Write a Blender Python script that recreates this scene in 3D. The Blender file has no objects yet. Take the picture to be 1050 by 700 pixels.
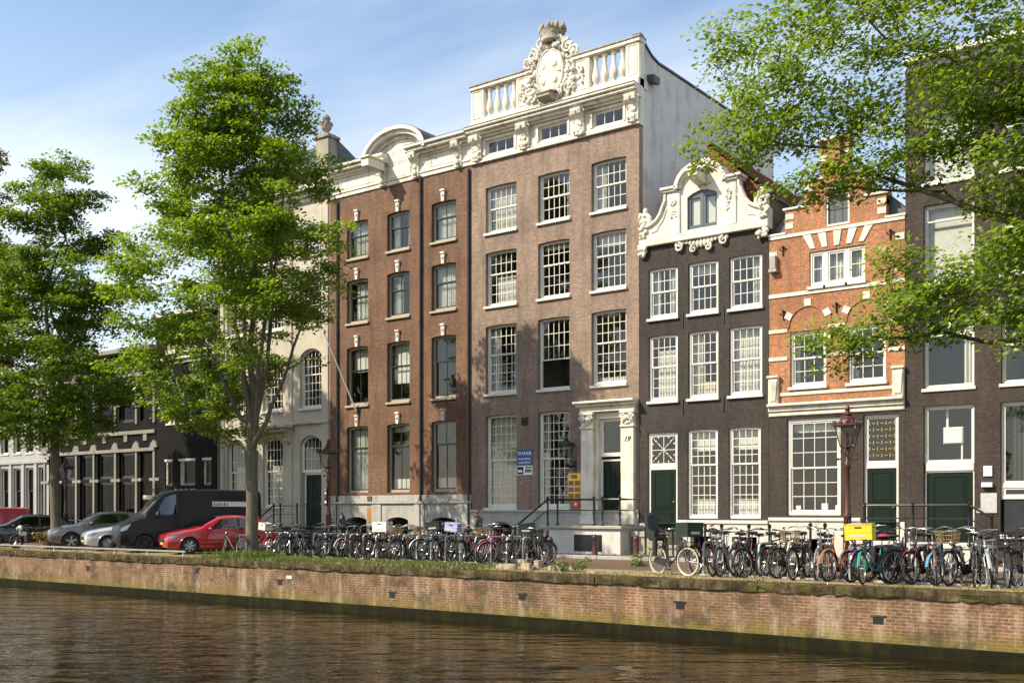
import bpy, bmesh, math, random
import numpy as np
from mathutils import Vector, Matrix
R = math.radians
random.seed(7); rng = np.random.default_rng(7)
S = bpy.context.scene; COL = S.collection

# ---------------------------------------------------------------- camera model of the place
PF, PCX, PHY, YAW, EYE = 1085.0, 525.0, 524.0, R(36.7), 1.6
FY = 33.0            # plane of the house fronts
def th(px): return math.atan((px - PCX) / PF) - YAW
def FX(px, Y=FY): return Y * math.tan(th(px))
def FZ(px, py, Y=FY):
    return EYE + (PHY - py) * (Y / math.cos(th(px)) * math.cos(th(px) + YAW)) / PF

# ---------------------------------------------------------------- materials
def newmat(name):
    m = bpy.data.materials.new(name); m.use_nodes = True
    nt = m.node_tree; b = nt.nodes['Principled BSDF']
    return m, nt, b
def N(nt, t, **k):
    n = nt.nodes.new(t)
    for a, v in k.items(): setattr(n, a, v)
    return n
def ramp(nt, fac, stops):
    r = N(nt, 'ShaderNodeValToRGB'); e = r.color_ramp.elements
    while len(e) < len(stops): e.new(0.5)
    for i, (p, c) in enumerate(stops):
        e[i].position = p; e[i].color = (*c, 1) if len(c) == 3 else c
    nt.links.new(fac, r.inputs[0]); return r.outputs[0]
def noise(nt, vec, scale, detail=4, rough=0.55):
    n = N(nt, 'ShaderNodeTexNoise'); n.inputs['Scale'].default_value = scale
    n.inputs['Detail'].default_value = detail; n.inputs['Roughness'].default_value = rough
    nt.links.new(vec, n.inputs['Vector']); return n.outputs['Fac']
def mixc(nt, fac, a, b, mode='MIX'):
    m = N(nt, 'ShaderNodeMix', data_type='RGBA', blend_type=mode)
    for s, v in ((m.inputs[0], fac), (m.inputs[6], a), (m.inputs[7], b)):
        if hasattr(v, 'links') or isinstance(v, bpy.types.NodeSocket): nt.links.new(v, s)
        elif isinstance(v, (int, float)): s.default_value = v
        else: s.default_value = (*v, 1)
    return m.outputs[2]
def objco(nt, scale=(1, 1, 1)):
    tc = N(nt, 'ShaderNodeTexCoord'); mp = N(nt, 'ShaderNodeMapping')
    mp.inputs['Scale'].default_value = scale
    nt.links.new(tc.outputs['Object'], mp.inputs['Vector']); return mp.outputs[0]
def bump(nt, b, h, strength=0.3, dist=0.01):
    u = N(nt, 'ShaderNodeBump'); u.inputs['Strength'].default_value = strength; u.inputs['Distance'].default_value = dist
    nt.links.new(h, u.inputs['Height']); nt.links.new(u.outputs[0], b.inputs['Normal'])
def plain(name, c, rough=0.6, metal=0.0, var=0.15, scale=6.0, spec=None):
    m, nt, b = newmat(name)
    v = objco(nt); n = noise(nt, v, scale)
    lo = tuple(x * (1 - var) for x in c); hi = tuple(min(1, x * (1 + var)) for x in c)
    nt.links.new(ramp(nt, n, [(0.3, lo), (0.7, hi)]), b.inputs['Base Color'])
    b.inputs['Roughness'].default_value = rough; b.inputs['Metallic'].default_value = metal
    if spec is not None: b.inputs['Specular IOR Level'].default_value = spec
    return m
def paintmat(name, c, rough=0.3, coat=0.6, metal=0.0):
    m, nt, b = newmat(name)
    v = objco(nt); n = noise(nt, v, 3.0)
    nt.links.new(ramp(nt, n, [(0.35, tuple(x * 0.93 for x in c)), (0.7, c)]), b.inputs['Base Color'])
    b.inputs['Roughness'].default_value = rough; b.inputs['Metallic'].default_value = metal
    b.inputs['Coat Weight'].default_value = coat; b.inputs['Coat Roughness'].default_value = 0.06
    return m
def plaster(name, c, dirt, amount=0.5, rough=0.75, bs=0.25):
    """painted or stone surface with rain streaks and soot"""
    m, nt, b = newmat(name)
    v = objco(nt); vs = objco(nt, (3.0, 3.0, 0.35))
    f1 = noise(nt, v, 1.3, 6); f2 = noise(nt, vs, 1.6, 5, 0.65); f3 = noise(nt, v, 28, 3)
    mm = N(nt, 'ShaderNodeMath', operation='MULTIPLY'); nt.links.new(f1, mm.inputs[0]); nt.links.new(f2, mm.inputs[1])
    fac = ramp(nt, mm.outputs[0], [(0.22, (0, 0, 0)), (0.46, (amount,) * 3)])
    c1 = mixc(nt, fac, c, dirt)
    c2 = mixc(nt, 0.12, c1, ramp(nt, f3, [(0.3, (0.4, 0.4, 0.4)), (0.7, (1, 1, 1))]), 'MULTIPLY')
    nt.links.new(c2, b.inputs['Base Color']); b.inputs['Roughness'].default_value = rough
    bump(nt, b, f3, bs, 0.01); return m
def brickmat(name, c1, c2, mortar, dirt, dirt_amt=0.5, bw=0.21, bh=0.065, ms=0.010, bs=0.5, blotch=(0.7, 1.15), rough=0.85, moss=None):
    m, nt, b = newmat(name)
    tc = N(nt, 'ShaderNodeTexCoord'); sx = N(nt, 'ShaderNodeSeparateXYZ'); nt.links.new(tc.outputs['Object'], sx.inputs[0])
    ad = N(nt, 'ShaderNodeMath', operation='ADD'); nt.links.new(sx.outputs[0], ad.inputs[0]); nt.links.new(sx.outputs[1], ad.inputs[1])
    cb = N(nt, 'ShaderNodeCombineXYZ'); nt.links.new(ad.outputs[0], cb.inputs[0]); nt.links.new(sx.outputs[2], cb.inputs[1])
    br = N(nt, 'ShaderNodeTexBrick'); br.inputs['Scale'].default_value = 1.0
    br.inputs['Brick Width'].default_value = bw; br.inputs['Row Height'].default_value = bh
    br.inputs['Mortar Size'].default_value = ms; br.inputs['Mortar Smooth'].default_value = 0.2; br.inputs['Bias'].default_value = 0.0
    br.inputs['Color1'].default_value = (*c1, 1); br.inputs['Color2'].default_value = (*c2, 1); br.inputs['Mortar'].default_value = (*mortar, 1)
    nt.links.new(cb.outputs[0], br.inputs['Vector'])
    v = tc.outputs['Object']
    f1 = noise(nt, v, 0.9, 6, 0.6); f2 = noise(nt, objco(nt, (2.4, 2.4, 0.4)), 1.2, 6, 0.65); f3 = noise(nt, v, 9.0, 4)
    col = mixc(nt, 1.0, br.outputs['Color'], ramp(nt, f3, [(0.3, (blotch[0],) * 3), (0.7, (blotch[1],) * 3)]), 'MULTIPLY')
    fac = ramp(nt, f2, [(0.45, (0, 0, 0)), (0.72, (dirt_amt,) * 3)])
    col = mixc(nt, fac, col, dirt)
    f4 = noise(nt, v, 0.33, 5, 0.62); col = mixc(nt, 0.85, col, ramp(nt, f4, [(0.34, (0.70, 0.70, 0.72)), (0.52, (1, 1, 1)), (0.68, (1.22, 1.18, 1.12))]), 'MULTIPLY')
    fac2 = ramp(nt, f1, [(0.4, (0, 0, 0)), (0.75, (dirt_amt * 0.6,) * 3)])
    col = mixc(nt, fac2, col, tuple(x * 0.6 for x in c1))
    if moss:                                   # growth and lime stains of a canal wall, by height
        zlow, zhigh, mc = moss
        mp = N(nt, 'ShaderNodeMapRange'); mp.inputs[1].default_value = zhigh; mp.inputs[2].default_value = zlow
        ad2 = N(nt, 'ShaderNodeMath', operation='MULTIPLY_ADD'); ad2.inputs[1].default_value = 0.7; nt.links.new(f2, ad2.inputs[0]); nt.links.new(sx.outputs[2], ad2.inputs[2])
        sb = N(nt, 'ShaderNodeMath', operation='SUBTRACT'); nt.links.new(ad2.outputs[0], sb.inputs[0]); sb.inputs[1].default_value = 0.35
        nt.links.new(sb.outputs[0], mp.inputs[0])
        col = mixc(nt, ramp(nt, mp.outputs[0], [(0.0, (0, 0, 0)), (0.9, (0.9,) * 3)]), col, mc)
        lime = noise(nt, objco(nt, (1.1, 1.1, 0.20)), 2.2, 7, 0.72)
        col = mixc(nt, ramp(nt, lime, [(0.52, (0, 0, 0)), (0.67, (0.6,) * 3)]), col, (0.42, 0.35, 0.26))
        blk = noise(nt, objco(nt, (0.8, 0.8, 0.9)), 1.5, 7, 0.72)
        col = mixc(nt, ramp(nt, blk, [(0.48, (0, 0, 0)), (0.62, (0.82,) * 3)]), col, (0.070, 0.052, 0.030))
    nt.links.new(col, b.inputs['Base Color']); b.inputs['Roughness'].default_value = rough
    b.inputs['Specular IOR Level'].default_value = 0.15
    bump(nt, b, br.outputs['Fac'], -bs, 0.010)
    return m
def glassmat(name, tint=(0.9, 0.93, 0.92), wavy=0.05, ior=1.5):
    m, nt, b = newmat(name); nt.nodes.remove(b)
    out = nt.nodes['Material Output']
    lw = N(nt, 'ShaderNodeLayerWeight'); lw.inputs['Blend'].default_value = 0.5      # same reflectance from both sides of the sheet
    pw = N(nt, 'ShaderNodeMath', operation='POWER'); nt.links.new(lw.outputs['Facing'], pw.inputs[0]); pw.inputs[1].default_value = 4.0
    fr = N(nt, 'ShaderNodeMath', operation='MULTIPLY_ADD'); nt.links.new(pw.outputs[0], fr.inputs[0]); fr.inputs[1].default_value = 0.9 if ior > 1.3 else 0.35; fr.inputs[2].default_value = 2 * ((ior - 1) / (ior + 1)) ** 2
    tr = N(nt, 'ShaderNodeBsdfTransparent'); tr.inputs[0].default_value = (*tint, 1)
    gl = N(nt, 'ShaderNodeBsdfAnisotropic') if False else N(nt, 'ShaderNodeBsdfGlossy'); gl.inputs['Roughness'].default_value = 0.02
    bu = N(nt, 'ShaderNodeBump'); bu.inputs['Strength'].default_value = wavy; bu.inputs['Distance'].default_value = 0.05
    n = noise(nt, objco(nt), 2.2, 2); nt.links.new(n, bu.inputs['Height'])
    nt.links.new(bu.outputs[0], gl.inputs['Normal'])
    mx = N(nt, 'ShaderNodeMixShader'); nt.links.new(fr.outputs[0], mx.inputs[0]); nt.links.new(tr.outputs[0], mx.inputs[1]); nt.links.new(gl.outputs[0], mx.inputs[2])
    nt.links.new(mx.outputs[0], out.inputs['Surface']); return m
def leafmat(name, c_dark, c_light, trans=0.45):
    m, nt, b = newmat(name); nt.nodes.remove(b); out = nt.nodes['Material Output']
    at = N(nt, 'ShaderNodeAttribute', attribute_name='tint')
    col = ramp(nt, at.outputs['Fac'], [(0.0, c_dark), (1.0, c_light)])
    df = N(nt, 'ShaderNodeBsdfDiffuse'); tl = N(nt, 'ShaderNodeBsdfTranslucent'); gl = N(nt, 'ShaderNodeBsdfGlossy')
    gl.inputs['Roughness'].default_value = 0.45; gl.inputs[0].default_value = (1, 1, 1, 1)
    tc = mixc(nt, 1.0, col, (1.5, 1.35, 0.35), 'MULTIPLY')
    nt.links.new(col, df.inputs[0]); nt.links.new(tc, tl.inputs[0])
    mx = N(nt, 'ShaderNodeMixShader'); mx.inputs[0].default_value = trans
    nt.links.new(df.outputs[0], mx.inputs[1]); nt.links.new(tl.outputs[0], mx.inputs[2])
    m2 = N(nt, 'ShaderNodeMixShader'); m2.inputs[0].default_value = 0.05
    nt.links.new(mx.outputs[0], m2.inputs[1]); nt.links.new(gl.outputs[0], m2.inputs[2])
    nt.links.new(m2.outputs[0], out.inputs['Surface']); return m

M = {}
M['cream'] = plaster('cream paint', (0.73, 0.69, 0.585), (0.30, 0.245, 0.16), 0.8, 0.65, 0.25)
M['white'] = plaster('white frame paint', (0.74, 0.715, 0.64), (0.45, 0.41, 0.33), 0.4, 0.5, 0.08)
M['ornament'] = plaster('weathered ornament paint', (0.72, 0.68, 0.58), (0.20, 0.165, 0.11), 0.8, 0.75, 0.35)
M['stonecap'] = plaster('lichened stone', (0.36, 0.32, 0.25), (0.10, 0.085, 0.06), 0.9, 0.9, 0.6)
M['sidewall'] = plaster('grey white render', (0.62, 0.61, 0.58), (0.30, 0.275, 0.235), 0.8, 0.85, 0.3)
M['beige'] = plaster('beige sandstone', (0.50, 0.45, 0.36), (0.26, 0.22, 0.16), 0.6, 0.85, 0.3)
M['plinth'] = plaster('grey plinth stone', (0.40, 0.385, 0.35), (0.17, 0.15, 0.125), 0.8, 0.8, 0.35)
M['palestone'] = plaster('pale plinth stone', (0.60, 0.57, 0.51), (0.30, 0.27, 0.22), 0.6, 0.8, 0.3)
M['step'] = plaster('worn step stone', (0.36, 0.34, 0.26), (0.16, 0.16, 0.09), 0.8, 0.8, 0.35)
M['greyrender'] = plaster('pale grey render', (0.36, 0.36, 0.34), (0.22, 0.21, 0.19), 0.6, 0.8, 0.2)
M['brown'] = brickmat('red brown brick', (0.235, 0.115, 0.066), (0.150, 0.076, 0.048), (0.20, 0.16, 0.125), (0.075, 0.048, 0.035), 0.75)
M['tallbrick'] = brickmat('dusty pink brown brick', (0.345, 0.240, 0.180), (0.240, 0.168, 0.128), (0.32, 0.26, 0.21), (0.13, 0.098, 0.08), 0.8)
M['darkbrick'] = brickmat('charcoal painted brick', (0.070, 0.060, 0.053), (0.056, 0.048, 0.043), (0.044, 0.038, 0.034), (0.09, 0.078, 0.068), 0.4, bs=0.8)
M['blackbrick'] = brickmat('black painted brick', (0.013, 0.0125, 0.012), (0.010, 0.0095, 0.009), (0.008, 0.0075, 0.007), (0.022, 0.020, 0.018), 0.4, bs=0.7)
M['umberbrick'] = brickmat('dark umber brick', (0.080, 0.062, 0.053), (0.058, 0.046, 0.040), (0.045, 0.037, 0.033), (0.10, 0.082, 0.07), 0.4, bs=0.8)
M['orange'] = brickmat('orange red brick', (0.46, 0.185, 0.080), (0.34, 0.130, 0.058), (0.44, 0.29, 0.19), (0.20, 0.10, 0.06), 0.65, blotch=(0.65, 1.2))
M['yellowbrick'] = brickmat('yellow stock brick', (0.24, 0.19, 0.085), (0.17, 0.135, 0.065), (0.24, 0.21, 0.15), (0.09, 0.075, 0.04), 0.6)
M['quaybrick'] = brickmat('quay brick', (0.27, 0.128, 0.074), (0.170, 0.083, 0.050), (0.33, 0.25, 0.165), (0.15, 0.10, 0.045), 0.85, bw=0.22, bh=0.072, ms=0.013, blotch=(0.6, 1.2), moss=(-1.32, -0.80, (0.15, 0.135, 0.014)))
M['tile'] = brickmat('red roof tile', (0.34, 0.13, 0.06), (0.24, 0.09, 0.045), (0.07, 0.03, 0.02), (0.12, 0.07, 0.04), 0.6, bw=0.24, bh=0.2, ms=0.03, bs=1.0)
M['slate'] = plain('roof slate', (0.09, 0.095, 0.10), 0.6, 0, 0.3, 3)
M['lead'] = plain('dark lead flashing', (0.05, 0.055, 0.06), 0.5, 0, 0.3, 3)
M['darkgreen'] = paintmat('dark green door paint', (0.006, 0.015, 0.010), 0.45, 0.0); M['darkgreen'].node_tree.nodes['Principled BSDF'].inputs['Specular IOR Level'].default_value = 0.2
M['slatepaint'] = plain('dark slate paint', (0.026, 0.032, 0.034), 0.6, 0, 0.15, 3, 0.2)
M['steelgrey'] = plain('weathered steel', (0.27, 0.27, 0.26), 0.6, 0.2, 0.25, 10)
M['framegreen'] = paintmat('blackish green sash paint', (0.016, 0.020, 0.015), 0.35, 0.3)
M['greyblue'] = paintmat('blue grey shutter paint', (0.075, 0.09, 0.095), 0.4, 0.2)
M['tan'] = plaster('putty frame paint', (0.40, 0.35, 0.26), (0.25, 0.21, 0.15), 0.4, 0.6, 0.1)
M['iron'] = paintmat('black iron paint', (0.010, 0.010, 0.011), 0.4, 0.2)
M['maroon'] = paintmat('maroon cast iron paint', (0.070, 0.016, 0.014), 0.45, 0.2)
M['galv'] = plain('galvanised steel', (0.50, 0.50, 0.48), 0.5, 0.35, 0.15, 12)
M['glass'] = glassmat('window glass')
M['lowmirrorglass'] = glassmat('weak reflection glass', (0.75, 0.78, 0.76), 0.08, 1.22)  # reflection weakened to imitate panes mirroring dark trees and houses opposite
M['lampglass'] = glassmat('lantern glass', (0.8, 0.82, 0.78), 0.02)
M['carglass'] = glassmat('tinted car glass', (0.30, 0.37, 0.35), 0.0, 1.75)
M['interior'] = plain('dim room', (0.21, 0.185, 0.145), 0.95, 0, 0.5, 0.9)
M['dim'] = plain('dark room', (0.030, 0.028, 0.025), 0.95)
M['netcurtain'] = plain('pale net curtain', (0.62, 0.60, 0.53), 0.95, 0, 0.06)
M['cream curtain'] = plain('cream lined curtain', (0.60, 0.53, 0.38), 0.95, 0, 0.08)
M['dark curtain'] = plain('dark green curtain', (0.03, 0.038, 0.03), 0.95, 0, 0.2)
M['rubber'] = plain('tyre rubber', (0.016, 0.016, 0.016), 0.8)
M['gumrubber'] = plain('cream tyre rubber', (0.62, 0.52, 0.36), 0.7)
M['chrome'] = plain('bright steel', (0.55, 0.55, 0.54), 0.25, 0.95, 0.06)
M['alloy'] = plain('wheel alloy', (0.38, 0.38, 0.38), 0.35, 0.8, 0.1)
M['blackplastic'] = plain('black plastic', (0.018, 0.018, 0.019), 0.5)
M['leather'] = plain('saddle leather', (0.03, 0.022, 0.016), 0.55)
M['wicker'] = plain('wicker', (0.26, 0.18, 0.09), 0.8, 0, 0.35, 60)
M['brass'] = plain('polished brass', (0.62, 0.40, 0.10), 0.35, 0.8, 0.15)
M['signblue'] = paintmat('enamel blue', (0.018, 0.075, 0.34), 0.35, 0.3)
M['signgreen'] = paintmat('sign green', (0.02, 0.13, 0.06), 0.4, 0.2)
M['signwhite'] = paintmat('sign white', (0.8, 0.8, 0.78), 0.4, 0.1)
M['signred'] = paintmat('sign red', (0.70, 0.06, 0.02), 0.4, 0.1)
M['textgrey'] = plain('faded lettering', (0.42, 0.40, 0.36), 0.7)
M['terracotta'] = plain('terracotta', (0.36, 0.16, 0.08), 0.8, 0, 0.2)
M['rubble'] = plain('broken stone', (0.33, 0.275, 0.19), 0.95, 0, 0.4, 12)
M['bark'] = None

# ---------------------------------------------------------------- mesh builder
class MB:
    def __init__(s): s.v = []; s.f = []
    def add(s, vs, fs):
        o = len(s.v); s.v += [tuple(p) for p in vs]; s.f += [tuple(i + o for i in f) for f in fs]; return s
    def quad(s, a, b, c, d): return s.add([a, b, c, d], [(0, 1, 2, 3)])
    def box(s, x0, x1, y0, y1, z0, z1):
        return s.add([(x0, y0, z0), (x1, y0, z0), (x1, y1, z0), (x0, y1, z0), (x0, y0, z1), (x1, y0, z1), (x1, y1, z1), (x0, y1, z1)],
                     [(0, 3, 2, 1), (4, 5, 6, 7), (0, 1, 5, 4), (1, 2, 6, 5), (2, 3, 7, 6), (3, 0, 4, 7)])
    def cbox(s, x0, x1, y0, y1, z0, z1, c=0.01):
        """box with chamfered edges on the front (low y) side"""
        a = [(x0, y1, z0), (x1, y1, z0), (x1, y1, z1), (x0, y1, z1)]
        m = [(x0, y0 + c, z0), (x1, y0 + c, z0), (x1, y0 + c, z1), (x0, y0 + c, z1)]
        f = [(x0 + c, y0, z0 + c), (x1 - c, y0, z0 + c), (x1 - c, y0, z1 - c), (x0 + c, y0, z1 - c)]
        fs = [(3, 2, 1, 0), (8, 9, 10, 11)]
        for k in (0, 4):
            for i in range(4):
                j = (i + 1) % 4; fs.append((k + i, k + j, k + 4 + j, k + 4 + i))
        return s.add(a + m + f, fs)
    def prism(s, poly, y0, y1):
        """polygon in (x,z), extruded along y"""
        n = len(poly)
        return s.add([(x, y0, z) for x, z in poly] + [(x, y1, z) for x, z in poly],
                     [tuple(range(n)), tuple(range(2 * n - 1, n - 1, -1))] + [(i, i + n, (i + 1) % n + n, (i + 1) % n) for i in range(n)])
    def xprism(s, poly, x0, x1):
        n = len(poly)
        return s.add([(x0, y, z) for y, z in poly] + [(x1, y, z) for y, z in poly],
                     [tuple(range(n)), tuple(range(2 * n - 1, n - 1, -1))] + [(i, i + n, (i + 1) % n + n, (i + 1) % n) for i in range(n)])
    def zprism(s, poly, z0, z1):
        n = len(poly)
        return s.add([(x, y, z0) for x, y in poly] + [(x, y, z1) for x, y in poly],
                     [tuple(range(n - 1, -1, -1)), tuple(range(n, 2 * n))] + [(i, (i + 1) % n, (i + 1) % n + n, i + n) for i in range(n)])
    def tube(s, pts, r, n=6, cap=True):
        pts = [Vector(p) for p in pts]; k = len(pts)
        rs = r if isinstance(r, (list, tuple)) else [r] * k
        vs = []; ref = None
        for i, p in enumerate(pts):
            d = (pts[min(i + 1, k - 1)] - pts[max(i - 1, 0)])
            d = d.normalized() if d.length > 1e-9 else Vector((0, 0, 1))
            if ref is None:
                ref = Vector((1, 0, 0)) if abs(d.x) < 0.9 else Vector((0, 1, 0))
            u = d.cross(ref).normalized(); w = d.cross(u).normalized(); ref = -u.cross(d) if False else d.cross(u) * -1 if False else ref
            for j in range(n):
                a = 2 * math.pi * j / n; vs.append(p + (u * math.cos(a) + w * math.sin(a)) * rs[i])
        fs = [(i * n + j, i * n + (j + 1) % n, (i + 1) * n + (j + 1) % n, (i + 1) * n + j) for i in range(k - 1) for j in range(n)]
        if cap: fs += [tuple(range(n - 1, -1, -1)), tuple(range((k - 1) * n, k * n))]
        return s.add(vs, fs)
    def lathe(s, c, prof, n=12, axis='z'):
        """profile of (radius, height) about c"""
        vs = []
        for r, h in prof:
            for j in range(n):
                a = 2 * math.pi * j / n; x, y = r * math.cos(a), r * math.sin(a)
                vs.append({'z': (c[0] + x, c[1] + y, c[2] + h), 'y': (c[0] + x, c[1] + h, c[2] + y), 'x': (c[0] + h, c[1] + x, c[2] + y)}[axis])
        k = len(prof)
        fs = [(i * n + j, i * n + (j + 1) % n, (i + 1) * n + (j + 1) % n, (i + 1) * n + j) for i in range(k - 1) for j in range(n)]
        fs += [tuple(range(n - 1, -1, -1)), tuple(range((k - 1) * n, k * n))]
        return s.add(vs, fs)
    def ball(s, c, rx, ry=None, rz=None, n=8, m=5):
        ry = rx if ry is None else ry; rz = rx if rz is None else rz
        vs = [(c[0], c[1], c[2] - rz)]
        for i in range(1, m):
            t = math.pi * i / m - math.pi / 2
            for j in range(n):
                a = 2 * math.pi * j / n
                vs.append((c[0] + rx * math.cos(t) * math.cos(a), c[1] + ry * math.cos(t) * math.sin(a), c[2] + rz * math.sin(t)))
        vs.append((c[0], c[1], c[2] + rz)); L = len(vs) - 1
        fs = [(0, 1 + (j + 1) % n, 1 + j) for j in range(n)]
        for i in range(m - 2):
            for j in range(n):
                a = 1 + i * n + j; b = 1 + i * n + (j + 1) % n; fs.append((a, b, b + n, a + n))
        fs += [(L, L - n + j, L - n + (j + 1) % n) for j in range(n)]
        return s.add(vs, fs)
    def ring(s, c, R0, r, n=24, m=6, axis='y', a0=0.0, a1=2 * math.pi, flat=1.0):
        """torus (or arc of one); flat squashes the section along the axis"""
        full = abs(a1 - a0 - 2 * math.pi) < 1e-6; k = n if full else n + 1; vs = []
        for i in range(k):
            a = a0 + (a1 - a0) * i / n
            for j in range(m):
                b = 2 * math.pi * j / m; q = R0 + r * math.cos(b); h = r * math.sin(b) * flat
                x, z = q * math.cos(a), q * math.sin(a)
                vs.append({'y': (c[0] + x, c[1] + h, c[2] + z), 'x': (c[0] + h, c[1] + x, c[2] + z), 'z': (c[0] + x, c[1] + z, c[2] + h)}[axis])
        fs = [((i % k) * m + j, (i % k) * m + (j + 1) % m, ((i + 1) % k) * m + (j + 1) % m, ((i + 1) % k) * m + j) for i in range(n) for j in range(m)]
        return s.add(vs, fs)
    def xf(s, mat, start=0):
        for i in range(start, len(s.v)): s.v[i] = tuple(mat @ Vector(s.v[i]))
        return s
    def mesh(s, name, off=(0, 0, 0), smooth=None, weld=False):
        me = bpy.data.meshes.new(name)
        me.from_pydata([(x - off[0], y - off[1], z - off[2]) for x, y, z in s.v], [], s.f); me.update()
        if weld or smooth is not None:
            bm = bmesh.new(); bm.from_mesh(me)
            bmesh.ops.remove_doubles(bm, verts=bm.verts, dist=1e-5) if weld else None
            bmesh.ops.recalc_face_normals(bm, faces=bm.faces); bm.to_mesh(me); bm.free()
        if smooth is not None:
            me.shade_smooth(); me.set_sharp_from_angle(angle=R(smooth))
        return me
    def build(s, name, mat, parent=None, smooth=None, weld=False):
        off = ORG.get(parent.name, (0, 0, 0)) if parent else (0, 0, 0)
        me = s.mesh(name, off, smooth, weld); me.materials.append(M[mat] if isinstance(mat, str) else mat)
        o = bpy.data.objects.new(name, me); COL.objects.link(o)
        if parent: o.parent = parent; ORG[o.name] = off
        return o
ORG = {}
def tag(o, label=None, cat=None, group=None, kind=None):
    if label: o['label'] = label
    if cat: o['category'] = cat
    if group: o['group'] = group
    if kind: o['kind'] = kind
    return o
def thing(name, label, cat, loc=(0, 0, 0), rz=0.0, group=None, local=False):
    o = bpy.data.objects.new(name, None); COL.objects.link(o); o.location = loc; o.rotation_euler = (0, 0, rz)
    o.empty_display_size = 0.3
    ORG[o.name] = (0, 0, 0) if local else tuple(loc)
    return tag(o, label, cat, group)
def text(body, size, loc, mat, parent, name='lettering', rot=(R(90), 0, 0), ext=0.004, shear=0.0, bold=0.0):
    cu = bpy.data.curves.new(name, 'FONT'); cu.body = body; cu.size = size; cu.align_x = 'CENTER'; cu.align_y = 'CENTER'
    cu.extrude = ext; cu.shear = shear; cu.offset = bold; cu.resolution_u = 3
    t = bpy.data.objects.new(name + '_curve', cu); COL.objects.link(t)
    bpy.context.view_layer.update()
    me = bpy.data.meshes.new_from_object(t.evaluated_get(bpy.context.evaluated_depsgraph_get()))
    bpy.data.objects.remove(t); bpy.data.curves.remove(cu)
    me.transform(Matrix.Translation(loc) @ Matrix.Rotation(rot[2], 4, 'Z') @ Matrix.Rotation(rot[0], 4, 'X'))
    off = ORG.get(parent.name, (0, 0, 0)) if parent else (0, 0, 0)
    me.transform(Matrix.Translation((-off[0], -off[1], -off[2])))
    me.materials.clear(); me.materials.append(M[mat]); me.name = name
    o = bpy.data.objects.new(name, me); COL.objects.link(o)
    if parent: o.parent = parent; ORG[o.name] = off
    return o
# ---------------------------------------------------------------- facades and windows
def arc_pts(x0, x1, zc, rise, n=8):
    """segmental arc from (x0,zc-rise) over the crown to (x1,zc-rise)"""
    h = (x1 - x0) / 2; Rr = (h * h + rise * rise) / (2 * rise); cx = (x0 + x1) / 2; cz = zc - Rr
    a = math.asin(min(1, h / Rr)) if rise < h else math.pi / 2 + math.acos(min(1, h / Rr)) * (0 if abs(rise - h) < 1e-6 else 1)
    return [(cx + Rr * math.sin(-a + 2 * a * i / n), cz + Rr * math.cos(-a + 2 * a * i / n)) for i in range(n + 1)]
def facade(mb, x0, x1, z0, z1, ops, y=FY, depth=0.30):
    xs = sorted({x0, x1, *[o[0] for o in ops], *[o[1] for o in ops]}); zs = sorted({z0, z1, *[o[2] for o in ops], *[o[3] for o in ops]})
    for i in range(len(xs) - 1):
        for j in range(len(zs) - 1):
            cx = (xs[i] + xs[i + 1]) / 2; cz = (zs[j] + zs[j + 1]) / 2
            if any(o[0] < cx < o[1] and o[2] < cz < o[3] for o in ops): continue
            mb.quad((xs[i], y, zs[j]), (xs[i + 1], y, zs[j]), (xs[i + 1], y, zs[j + 1]), (xs[i], y, zs[j + 1]))
    for o in ops:
        a, b, c, d = o[:4]; rise = o[4] if len(o) > 4 else 0; e = d - rise; yb = y + depth
        mb.quad((a, y, c), (a, yb, c), (a, yb, e), (a, y, e)); mb.quad((b, y, c), (b, y, e), (b, yb, e), (b, yb, c))
        mb.quad((a, y, c), (b, y, c), (b, yb, c), (a, yb, c))
        if rise <= 0: mb.quad((a, y, d), (a, yb, d), (b, yb, d), (b, y, d))
        else:
            p = arc_pts(a, b, d, rise)
            for (xa, za), (xb, zb) in zip(p, p[1:]):
                mb.quad((xa, y, za), (xb, y, zb), (xb, y, d), (xa, y, d)) if min(d - za, d - zb) > 1e-6 else mb.add([(xa, y, za), (xb, y, zb), (xb, y, d), (xa, y, d)], [(0, 1, 2, 3)])
                mb.quad((xa, y, za), (xa, yb, za), (xb, yb, zb), (xb, y, zb))
def shell(mb, x0, x1, z1, y0=FY, depth=11.0):
    """side walls, back and flat top of a house behind its front"""
    y1 = y0 + depth
    mb.quad((x0, y0, 0), (x0, y1, 0), (x0, y1, z1), (x0, y0, z1)); mb.quad((x1, y0, 0), (x1, y0, z1), (x1, y1, z1), (x1, y1, 0))
    mb.quad((x0, y1, 0), (x1, y1, 0), (x1, y1, z1), (x0, y1, z1)); mb.quad((x0, y0, z1), (x1, y0, z1), (x1, y1, z1), (x0, y1, z1))
def rooms(b, x0, x1, floors, top, y=FY, m='interior'):
    mb = MB(); yb = y + 3.2
    mb.quad((x0 + .05, yb, 0), (x1 - .05, yb, 0), (x1 - .05, yb, top - .05), (x0 + .05, yb, top - .05))
    for z in floors: mb.box(x0 + .05, x1 - .05, y + .42, yb - .01, z - .12, z + .12)
    for k in range(1, 3):
        xm = x0 + (x1 - x0) * k / 3
        mb.quad((xm, y + .45, 0.02), (xm, yb - .01, 0.02), (xm, yb - .01, top - .06), (xm, y + .45, top - .06))
    mb.build('interior', m, b)
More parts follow.
